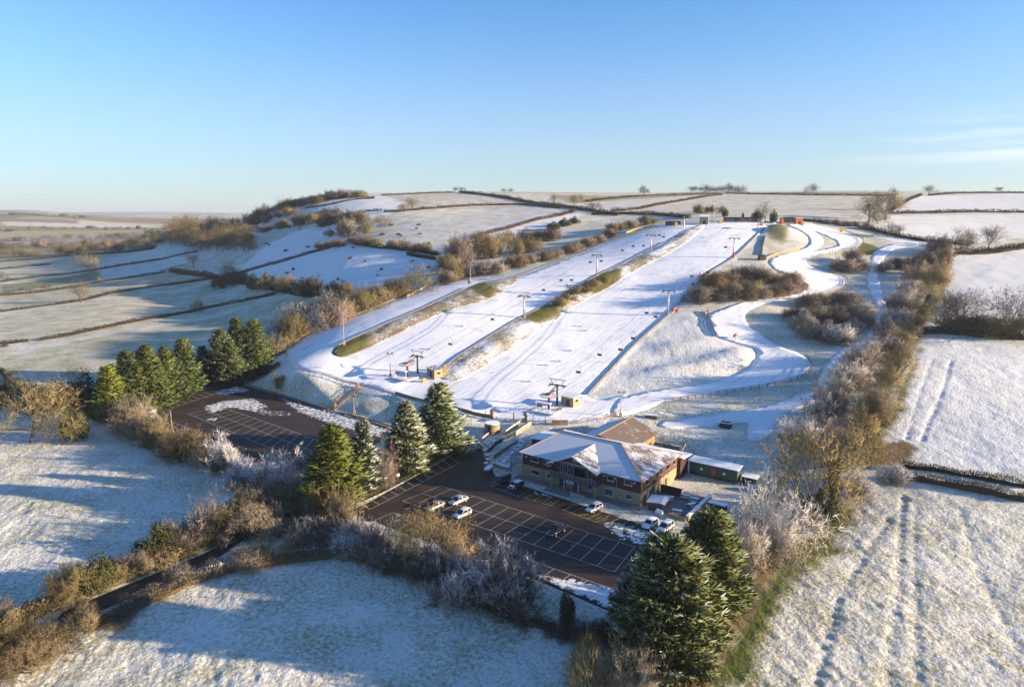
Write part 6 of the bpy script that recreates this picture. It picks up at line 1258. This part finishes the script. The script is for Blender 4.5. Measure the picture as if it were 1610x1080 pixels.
# ------------------------------------------------------------------ terraces and ramps left of the lodge
def wall_px(pts, h0, th, m, label, name='low_wall', zs=None, cap=None, cat='wall'):
    P = [hit(u, v) for u, v in pp(pts)]; o = thing(name, label, cat, P[0]); base = Vector(P[0])
    for i, (a, c) in enumerate(zip(P, P[1:])):
        a = Vector(a) - base; c = Vector(c) - base; b = MB(); d = (c - a); d.z = 0; d.normalize(); s = Vector((-d.y, d.x, 0)) * th / 2
        vs = [a - s - Vector((0, 0, .6)), c - s - Vector((0, 0, .6)), c + s - Vector((0, 0, .6)), a + s - Vector((0, 0, .6)), a - s + Vector((0, 0, h0)), c - s + Vector((0, 0, h0)), c + s + Vector((0, 0, h0)), a + s + Vector((0, 0, h0))]
        b.add(vs, [(3, 2, 1, 0), (4, 5, 6, 7), (0, 1, 5, 4), (1, 2, 6, 5), (2, 3, 7, 6), (3, 0, 4, 7)]); b.build('panel', MATS[m], o)
        if cap: b = MB(); b.add([v + Vector((0, 0, .01)) - (s * -.15 if k in (2, 3) else s * .15) for k, v in zip((0, 1, 2, 3), vs[4:])] + [v + Vector((0, 0, .11)) for v in vs[4:]], [(3, 2, 1, 0), (4, 5, 6, 7), (0, 1, 5, 4), (1, 2, 6, 5), (2, 3, 7, 6), (3, 0, 4, 7)]); b.build('coping', MATS[cap], o)
    return o
wall_px("795,684 806,676 818,668", 1.2, .15, 'timber_tan', 'upper sunlit tan boarded ramp wall left of the lodge', cap='fresh_snow')
wall_px("811,686 822,678 835,670", 1.2, .15, 'timber_tan', 'lower sunlit tan boarded ramp wall left of the lodge', cap='fresh_snow')
wall_px("758,694 768,686 776,681", 1.0, .2, 'timber_grey', 'dark sleeper wall at the left end of the terraces', cap='fresh_snow')
wall_px("752,700 760,707 768,712", .9, .25, 'stone_wall', 'low dark wall beside the car park turning circle', cap='fresh_snow')
wall_px("768,712 778,702 790,694 806,686", 1.1, .2, 'netting', 'dark netted railing along the middle terrace', cap='timber_grey')
wall_px("776,722 790,712 804,703 815,697", 1.0, .12, 'steel', 'grey metal railing of the ramp beside the lodge', cap='galvanised')
wall_px("775,733 788,737 799,741", .9, .25, 'stone_wall', 'grey low wall below the ramp beside the parked van', cap='fresh_snow')
fence("776,678 792,686 806,690", 'short dark rail fence across the terraces', 1.1, (.4, .9), m='timber_grey', sp=2.0)
o = thing('ramp_slab', 'pale concrete ramp rising beside the lodge', 'ramp', hit(785, 731)); P = [hit(u, v) for u, v in pp("777,729 795,741 818,722 803,706")]; B0 = Vector(P[0]) * 0 + Vector(o.location)
slab([tuple(Vector((q[0], q[1], max(q[2], .1) + .12)) - B0) for q in P], .5, 'surface', MATS['concrete'], o); slab([tuple(Vector((q[0], q[1], max(q[2], .1) + .3)) - B0) for q in [hit(u, v) for u, v in pp("800,704 814,712 838,688 824,682")]], .7, 'landing', MATS['concrete'], o)
o = thing('lower_terrace', 'snow dusted flat terrace below the barrel hut', 'terrace', hit(776, 697)); B0 = Vector(o.location); slab([tuple(Vector((q[0], q[1], q[2] + .35)) - B0) for q in [hit(u, v) for u, v in pp("760,698 770,706 788,694 776,687")]], .8, 'deck', MATS['concrete'], o); MB().box(-.2, .2, -.2, .2, -.5, .3).build('pier', MATS['concrete'], o)
# barrel hut
p = hit(774, 679); o = thing('barrel_hut', 'round yellow timber barrel hut with snow on top', 'hut', (p[0], p[1], p[2] + .1), -.35); n_ = 22; st = MB()
a0 = 2 * math.pi / n_; st.prism([(2.1 * math.cos(-a0 / 2 * .94), 2.1 * math.sin(-a0 / 2 * .94)), (2.1 * math.cos(a0 / 2 * .94), 2.1 * math.sin(a0 / 2 * .94)), (1.98 * math.cos(a0 / 2), 1.98 * math.sin(a0 / 2)), (1.98 * math.cos(-a0 / 2), 1.98 * math.sin(-a0 / 2))], -.4, 2.5); sm = st.mesh('stave'); sm.materials.append(MATS['timber_tan'])
for k in range(n_): q = link('stave', sm, None, o); q.rotation_euler = (0, 0, k * a0)
MB().bar((0, 0, 2.35), (0, 0, 2.62), r=2.05, n=22).build('snow_cap', MATS['fresh_snow'], o); MB().bar((0, 0, -.4), (0, 0, 2.34), r=1.96, n=22).build('lining', MATS['timber'], o); dd = MB().box(-.5, .5, -2.2, -2.06, 0, 2.0).build('door', MATS['steel_dark'], o); MB().box(.3, .4, -2.27, -2.2, .9, 1.1).build('handle', MATS['galvanised'], dd)
for zb in (.3, 1.9):
    hp_ = MB()
    for k in range(22): hp_.bar((2.13 * math.cos(k * a0), 2.13 * math.sin(k * a0), zb), (2.13 * math.cos((k + 1) * a0), 2.13 * math.sin((k + 1) * a0), zb), w=.05, h=.1)
    hp_.build('hoop', MATS['steel_dark'], o)
for i, (u, v) in enumerate(((762, 712), (766, 720), (767, 727), (764, 733))):
    p = hit(u, v); o = thing('round_planter', '%s round snow topped planter from the top beside the car park circle' % ordi(i + 1), 'planter', (p[0], p[1], .02), 0, 'planters beside the ramp'); MB().bar((0, 0, 0), (0, 0, .9), r=.45, r2=.6, n=12).build('pot', MATS['concrete'], o); MB().bar((0, 0, .88), (0, 0, 1.05), r=.58, r2=.4, n=12).build('snow_cap', MATS['fresh_snow'], o)
o = thing('snowy_trailer', 'small snow covered trailer at the foot of the ramp', 'trailer', hit(768, 742), 1.2); o.location.z = .05; MB().box(-1.5, 1.5, -.7, .7, .45, 1.0).build('bed', MATS['steel'], o); MB().box(-1.45, 1.45, -.65, .65, 1.0, 1.2).build('snow_cap', MATS['fresh_snow'], o); MB().bar((1.5, 0, .5), (2.6, 0, .4), w=.08).build('drawbar', MATS['steel_dark'], o)
for s in (-1, 1): MB().bar((0, s * .72, .32), (0, s * .9, .32), r=.32, n=12).build('wheel', MATS['rubber'], o)
# gate arch and funnel by the snow edge
p = hit(786, 660); o = thing('gate_arch', 'tall wire gate arch at the edge of the snow', 'gate', p, -.2); MB().bar((-4.2, 0, -.3), (-4.2, 0, 3.6), w=.1).build('post', MATS['steel'], o); MB().bar((4.0, 0, -.3), (4.0, 0, 2.4), w=.28).build('post', MATS['timber'], o); g = MB(); qs = [(-4.2 + 8.2 * k / 10, 0, 3.6 - 1.9 * (k / 10) ** 2) for k in range(11)]
for a, c in zip(qs, qs[1:]): g.bar(a, c, w=.06)
g.build('cable', MATS['steel_dark'], o)
p = hit(827, 663); o = thing('snow_lance', 'grey funnel shaped machine at the edge of the snow', 'machine', p, .2); MB().loft([[(s * math.cos(t), s * math.sin(t), z) for t in [6.283 * j / 10 for j in range(10)]] for s, z in ((.5, -.2), (.35, 1.4), (.75, 2.0), (.8, 2.6), (.6, 2.7))]).build('funnel', MATS['steel'], o, True); MB().box(-1.0, -.4, -.4, .4, -.2, 1.0).build('motor_box', MATS['steel_dark'], o)
for i, (u, v, h_) in enumerate(((857, 664, 2.6), (838, 662, 2.0), (775, 655, 2.8))): 
    p = hit(u, v); o = thing('marker_post', ['dark post left of the timber fence behind the lodge', 'thin post right of the funnel machine', 'dark post beside the orange marker'][i], 'post', p); MB().bar((0, 0, -.3), (0, 0, h_), w=.18).build('shaft', MATS['timber_grey'], o); MB().box(-.14, .14, -.14, .14, h_, h_ + .1).build('cap', MATS['fresh_snow'], o)
o = thing('timber_bench', 'brown timber counter by the fence behind the lodge', 'counter', hit(880, 668), -.05); MB().box(-2.2, 0, -.3, .3, 0, 1.3).build('left_panel', MATS['timber'], o); MB().box(.05, 2.2, -.3, .3, 0, 1.3).build('right_panel', MATS['timber_tan'], o); MB().box(-2.3, 2.3, -.4, .4, 1.3, 1.42).build('worktop', MATS['timber_grey'], o)
# ------------------------------------------------------------------ overflow car park cabins
p = pt(232, 656, z=0.0); o = thing('site_cabin', 'white flat roofed cabin at the corner of the overflow car park', 'cabin', p, -.75); MB().box(-2.6, 2.6, -1.7, 1.7, -.2, 2.5).build('wall', MATS['white_paint'], o); slab([(-2.8, -1.9, 2.6), (2.8, -1.9, 2.6), (2.8, 1.9, 2.75), (-2.8, 1.9, 2.75)], .14, 'roof', MATS['fresh_snow'], o); dd = MB().box(.6, 1.5, -1.75, -1.68, 0, 2.0).build('door', MATS['galvanised'], o); f = MB().box(2.59, 2.65, -.8, .8, 1.0, 1.9).build('window', MATS['frame_white'], o); MB().box(2.652, 2.67, -.7, .7, 1.1, 1.8).build('pane', MATS['glass_dark'], f)
p = hit(313, 607); o = thing('ticket_hut', 'small cream hut among the conifers by the overflow car park', 'hut', p, -.4); MB().box(-1.9, 1.9, -1.2, 1.2, -.3, 2.2).build('wall', MATS['white_paint'], o); slab([(-2.1, -1.4, 2.3), (2.1, -1.4, 2.3), (2.1, 1.4, 2.5), (-2.1, 1.4, 2.5)], .12, 'roof', MATS['galvanised'], o); f = MB().box(-1.0, .2, -1.26, -1.19, 1.0, 1.8).build('window', MATS['frame_brown'], o); MB().box(-.92, .12, -1.28, -1.262, 1.08, 1.72).build('pane', MATS['glass_dark'], f)
p = hit(326, 590); o = thing('blue_tarpaulin', 'bright blue tarpaulin shelter between the conifers', 'tarpaulin', p, -.3); MB().add([(-3, -2, 1.6), (3, -2, 1.6), (3, 0, 3.2), (-3, 0, 3.2), (3, 2, 1.5), (-3, 2, 1.5), (-3, -2, 1.55), (3, -2, 1.55), (3, 0, 3.15), (-3, 0, 3.15), (3, 2, 1.45), (-3, 2, 1.45)], [(0, 1, 2, 3), (3, 2, 4, 5), (9, 8, 7, 6), (11, 10, 8, 9), (0, 6, 7, 1), (5, 4, 10, 11)]).build('sheet', MATS['blue_sheet'], o)
for (x, y, z) in ((-2.9, -1.9, 1.6), (2.9, -1.9, 1.6), (2.9, 1.9, 1.5), (-2.9, 1.9, 1.5)): MB().bar((x, y, -.2), (x, y, z - .06), w=.1).build('pole', MATS['timber'], o)
# ------------------------------------------------------------------ painted bays
def flat(u, v, z=0.0): return np.array(pt(u, v, z=z)[:2])
def line_mesh(a, c, wd=.11):
    a = np.array(a); c = np.array(c); d = (c - a) / np.linalg.norm(c - a); s = np.array([-d[1], d[0]]) * wd / 2; z = .074
    me = bpy.data.meshes.new('bay_line'); me.from_pydata([(*(a - s), z), (*(c - s), z), (*(c + s), z), (*(a + s), z)], [], [(0, 1, 2, 3)]); return me
def pline(par, a, c, m='line_paint', wd=.11, nm='bay_line'): return link(nm, line_mesh(a, c, wd), MATS[m], par)
def double_row(par, tl, tr, bl, br, n, extra=1):
    T0, T1, B0, B1 = flat(*tl), flat(*tr), flat(*bl), flat(*br); pline(par, T0, T1); pline(par, B0, B1); pline(par, (T0 + B0) / 2, (T1 + B1) / 2)
    for i in range(n + 1): pline(par, T0 + (T1 - T0) * i / n, B0 + (B1 - B0) * i / n)
    return T0, T1, B0, B1
T0, T1, B0, B1 = double_row(cpr, (693, 764), (998, 860), (633, 788), (966, 899), 15)
# kerbside rows
def single_row(par, a0, a1, b0, b1, n, m='line_paint', head=True, nm='bay_line'):
    A0, A1, C0, C1 = flat(*a0), flat(*a1), flat(*b0), flat(*b1)
    if head: pline(par, C0, C1, m, nm=nm)
    for i in range(n + 1): pline(par, A0 + (A1 - A0) * i / n, C0 + (C1 - C0) * i / n, m, nm=nm)
single_row(cpr, (562, 791), (706, 718), (582, 801), (722, 728), 11)
single_row(cpr, (590, 818), (985, 963), (618, 806), (1008, 942), 17)
single_row(cpr, (790, 757), (832, 771), (770, 764), (812, 780), 2)
single_row(cpr, (832, 771), (880, 785), (812, 780), (866, 795), 4, 'yellow_paint')
single_row(cpr, (905, 793), (1005, 823), (885, 802), (980, 836), 7, 'yellow_paint')
for i in range(10):
    a = flat(890 + i * 9.4, 801 + i * 3.2); c = flat(899 + i * 9.4, 797 + i * 3.0)
    if i % 3 != 1: pline(cpr, a, c, 'yellow_paint', nm='hatch_line')
for i in range(7): pline(cpr, flat(818 + i * 7, 779 + i * 2.2), flat(826 + i * 7, 776 + i * 2.2), 'yellow_paint', nm='hatch_line')
double_row(cpl, (349, 640), (505, 694), (296, 651), (478, 727), 16)
single_row(cpl, (262, 672), (372, 715), (272, 664), (388, 706), 12); single_row(cpl, (250, 640), (340, 611), (262, 645), (352, 615), 9)
# footway in front of the lodge, kerbs
fw = MB(); q0, q1 = lw(-1, -1.0, 0), lw(31, -1.0, 0)
o = thing('footway', 'grey paved footway along the front of the lodge', 'footway', (LOX, LOY, 0), LRZ); MB().box(-1.0, 8.5, -2.6, -.02, -.2, .16).build('paving', MATS['paving'], o); MB().box(8.5, 15.0, -4.6, -.02, -.2, .162).build('entrance_paving', MATS['paving'], o); MB().box(15.0, 30.4, -2.6, -.02, -.2, .158).build('paving', MATS['paving'], o); MB().box(-1.0, 8.5, -2.75, -2.6, -.2, .2).box(15.0, 30.4, -2.75, -2.6, -.2, .2).build('kerb', MATS['concrete'], o)
o = thing('ramp_railing', 'short ramp with side panels at the lodge entrance', 'ramp', (LOX, LOY, 0), LRZ); MB().box(15.1, 18.6, -4.0, -3.9, .0, 1.1).box(15.1, 15.2, -3.9, -2.8, .0, 1.1).build('side_panel', MATS['galvanised'], o); MB().box(15.25, 18.6, -3.85, -2.8, .0, .35).build('slope', MATS['concrete'], o)
kb = smooth_line([flat(u, v) for u, v in pp("560,794 600,776 640,755 680,733 716,712 742,700 758,705 764,722")], 1.2); o = thing('car_park_kerb', 'pale kerb between the conifers and the main car park', 'kerb', (kb[0][0], kb[0][1], 0)); km = MB().box(-.57, .57, -.09, .09, -.15, .2).mesh('kerb_stone')
for a, c in zip(kb, kb[1:]):
    q = link('kerb_stone', km, MATS['concrete'], o); mid = (a + c) / 2 - kb[0]; q.location = (mid[0], mid[1], 0); q.rotation_euler = (0, 0, math.atan2(c[1] - a[1], c[0] - a[0]))
for i, (u, v, lb) in enumerate(((521, 806, 'small white sign post on the green verge at the entrance'), (626, 754, 'small white sign among the kerbside conifers'), (512, 804, 'low timber post on the green verge at the entrance'))):
    p = pt(u, v, z=0); o = thing('sign_post', lb, 'sign', p, .5); MB().bar((0, 0, -.2), (0, 0, 1.3), w=.1).build('post', MATS['timber_grey'], o)
    if i < 2: MB().box(-.35, .35, -.08, -.052, .8, 1.5).build('plate', MATS['white_paint'], o)
p = hit(430, 818); o = thing('fallen_trunk', 'pale fallen trunk lying in the lane clump', 'log', p, .35); MB().bar((-4.5, 0, 1.2), (4.5, 0, 2.6), r=.34, r2=.2, n=8).build('stem', MATS['timber_tan'], o)
for k in range(4): MB().bar((-2 + k * 1.8, 0, 1.7 + k * .3), (-1.6 + k * 1.8, (-1) ** k * .9, 2.7 + k * .3), r=.1, r2=.03, n=5).build('branch', MATS['timber_tan'], o)
# ------------------------------------------------------------------ cars
PAINT = {}
def paint_mat(nm, c, metal=0.0):
    b = NB('car_' + nm, .25, .5); b.col(c); b.b.inputs['Metallic'].default_value = metal; b.b.inputs['Coat Weight'].default_value = .6; b.b.inputs['Coat Roughness'].default_value = .08; PAINT[nm] = b.m
for nm, c, mt in (('white', (.75, .75, .74), 0), ('silver', (.50, .51, .52), .4), ('bronze', (.36, .32, .27), .4), ('black', (.012, .013, .016), 0), ('navy', (.02, .03, .055), .2), ('orange', (.6, .16, .03), 0), ('grey', (.10, .11, .12), .3)): paint_mat(nm, c, mt)
simple('headlamp', (.75, .77, .78), .1, .6, .02); simple('tail_lamp', (.35, .01, .01), .2, .5, .02)
def car(p, rz, paint, kind, label, snow=False):
    o = thing('parked_car', label, 'car' if kind != 'van' else 'van', (p[0], p[1], .066), rz, 'vehicles parked around the lodge')
    W = .88
    prof = {'hatch': (4.1, 1.48, [(-2.02, .55, .88), (-1.98, .95, .9), (-1.75, 1.42, 1.48), (.25, 1.44, 1.48), (1.05, .98, .96), (1.95, .78, .80), (2.05, .5, .6)]),
            'saloon': (4.6, 1.44, [(-2.3, .6, .85), (-2.25, .92, .95), (-1.55, 1.0, 1.02), (-.85, 1.38, 1.42), (.35, 1.40, 1.44), (1.15, .98, 1.0), (2.2, .78, .8), (2.3, .5, .6)]),
            'suv': (4.5, 1.7, [(-2.25, .6, .95), (-2.2, 1.05, 1.05), (-1.95, 1.6, 1.68), (.35, 1.64, 1.7), (1.1, 1.12, 1.12), (2.15, .98, 1.0), (2.25, .55, .7)]),
            'van': (5.0, 2.0, [(-2.5, .6, 1.1), (-2.45, 1.9, 1.96), (.9, 1.94, 2.0), (1.7, 1.15, 1.2), (2.4, .95, 1.0), (2.5, .55, .7)])}[kind]
    Ln, Ht, _ = prof; belt = .92 if kind != 'van' else 1.1; sill = .26
    # lower body: rings along the length
    x0, x1 = -Ln / 2, Ln / 2; rings = []
    for x, wf, zt in ((x0, .80, .80), (x0 + .12, .94, belt - .02), (x0 + .6, 1.0, belt), (0, 1.0, belt), (x1 - 1.25, 1.0, belt - .02), (x1 - .35, .95, belt - .16), (x1, .78, belt - .32)):
        w_ = W * wf; zb = sill + (.1 if x in (x0, x1) else 0); rings.append([(x, -w_ * .93, zb), (x, w_ * .93, zb), (x, w_, (zb + zt) / 2), (x, w_ * .94, zt), (x, w_ * .55, zt + .04), (x, -w_ * .55, zt + .04), (x, -w_ * .94, zt), (x, -w_, (zb + zt) / 2)])
    MB().loft(rings).build('body', PAINT[paint], o, True)
    # greenhouse: glass sides, painted roof and pillars
    if kind == 'saloon': g0, g1, g2, g3 = -1.75, -1.05, .35, 1.15
    elif kind == 'van': g0, g1, g2, g3 = x0 + .04, x0 + .12, .85, 1.75
    elif kind == 'suv': g0, g1, g2, g3 = x0 + .08, x0 + .42, .3, 1.1
    else: g0, g1, g2, g3 = x0 + .10, x0 + .5, .2, 1.1
    wb, wt = W * .92, W * .74; zb, zt = belt + .01, Ht - .07
    MB().add([(g0, -wb, zb), (g3, -wb, zb), (g3, wb, zb), (g0, wb, zb), (g1, -wt, zt), (g2, -wt, zt), (g2, wt, zt), (g1, wt, zt)], [(3, 2, 1, 0), (4, 5, 6, 7), (0, 1, 5, 4), (1, 2, 6, 5), (2, 3, 7, 6), (3, 0, 4, 7)]).build('window_glass', MATS['glass_dark'], o)
    rf = MB().loft([[(g1 - .06, -wt - .03, zt - .02), (g2 + .06, -wt - .03, zt - .02), (g2 + .06, wt + .03, zt - .02), (g1 - .06, wt + .03, zt - .02)], [(g1 - .02, -wt, zt + .05), (g2, -wt, zt + .05), (g2, wt, zt + .05), (g1 - .02, wt, zt + .05)], [(g1 + .2, -wt * .7, zt + .09), (g2 - .2, -wt * .7, zt + .09), (g2 - .2, wt * .7, zt + .09), (g1 + .2, wt * .7, zt + .09)]])
    rf.build('roof', MATS['fresh_snow'] if snow else PAINT[paint], o, True)
    pl = MB()
    for s in (-1, 1):
        for a, c in (((g0, zb), (g1, zt)), ((g3, zb), (g2, zt)), (((g1 + g2) / 2 - .05, zb), ((g1 + g2) / 2 - .05, zt))): pl.bar((a[0], s * wb, a[1]), (c[0], s * wt, c[1]), w=.08, h=.1)
    if kind == 'van': pl.box(x0 + .1, -.3, -wb - .0, wb, zb, zt)
    pl.build('pillars', PAINT[paint], o)
    for sx_ in (-1, 1):
        for s in (-1, 1):
            x = sx_ * Ln * .295; wh = MB().bar((x, s * W * .80, .32), (x, s * (W + .01), .32), r=.33, n=16).build('wheel', MATS['rubber'], o); MB().bar((x, s * (W + .01), .32), (x, s * (W + .025), .32), r=.20, n=10).build('rim', MATS['galvanised'], wh)
    for s in (-1, 1):
        MB().box(x1 - .17, x1 - .02, s * .62 - .17, s * .62 + .17, .56, .70).build('headlight', MATS['headlamp'], o); MB().box(x0 - .02, x0 + .1, s * .66 - .13, s * .66 + .13, .66, .84).build('tail_light', MATS['tail_lamp'], o)
        MB().box(g3 - .35, g3 - .2, s * (W + .10) - .08, s * (W + .10) + .08, belt, belt + .14).build('mirror', PAINT[paint], o)
    MB().box(x1 - .04, x1 + .015, -.26, .26, .36, .46).build('number_plate', MATS['white_paint'], o)
    if snow: MB().add([(g3 - .02, -W * .8, belt + .035), (x1 - .5, -W * .78, belt - .10), (x1 - .5, W * .78, belt - .10), (g3 - .02, W * .8, belt + .035), (g3 - .02, -W * .8, belt + .075), (x1 - .55, -W * .74, belt - .05), (x1 - .55, W * .74, belt - .05), (g3 - .02, W * .8, belt + .075)], [(4, 5, 6, 7), (0, 1, 5, 4), (1, 2, 6, 5), (2, 3, 7, 6), (3, 0, 4, 7)]).build('snow_cover', MATS['fresh_snow'], o)
    return o
bd = (B0 - T0); bay = math.atan2(bd[1], bd[0])          # direction the bays run, towards the camera
car(pt(684, 796, z=.5), bay + .03, 'bronze', 'saloon', 'dark bronze saloon at the left end of the parking rows')
car(pt(721, 787, z=.5), bay, 'silver', 'saloon', 'silver saloon behind the white car in the parking rows')
car(pt(727, 808, z=.5), bay + .02, 'white', 'hatch', 'white hatchback alone in the front parking row')
car(pt(875, 835, z=.5), bay, 'black', 'suv', 'black off roader alone on the long parking row')
car(pt(789, 757, z=.6), bay + .02, 'black', 'van', 'black van parked at the left corner of the lodge')
car(pt(811, 764, z=.5), bay, 'navy', 'hatch', 'dark hatchback with snowy roof beside the black van', True)
car(pt(934, 799, z=.5), bay - .05, 'white', 'hatch', 'white hatchback on the yellow bays before the lodge')
car(pt(1022, 824, z=.5), bay + .0, 'white', 'hatch', 'left white snowy car near the terrace', True)
car(pt(1046, 830, z=.5), bay + .0, 'white', 'suv', 'right white snowy car partly behind the huge conifer', True)
car(pt(378, 725, z=.5), -.5, 'white', 'saloon', 'dark windowed white car behind the overflow hedge', True)
car(pt(399, 728, z=.5), -.5, 'orange', 'hatch', 'orange car behind the overflow hedge')
# ------------------------------------------------------------------ air: thin winter haze round the whole scene
hz = MB().box(-14500, 14500, -60, 14500, -60, 135).mesh('haze')
m = bpy.data.materials.new('haze_air'); m.use_nodes = True; m.node_tree.nodes.clear(); ov = m.node_tree.nodes.new('ShaderNodeOutputMaterial'); pv = m.node_tree.nodes.new('ShaderNodeVolumePrincipled')
pv.inputs['Density'].default_value = 7e-5; pv.inputs['Color'].default_value = (.80, .88, 1.0, 1); pv.inputs['Anisotropy'].default_value = .2
m.node_tree.links.new(pv.outputs[0], ov.inputs['Volume']); ho = link('haze', hz, m); ho['kind'] = 'stuff'; ho['label'] = 'thin pale winter haze over the valley'
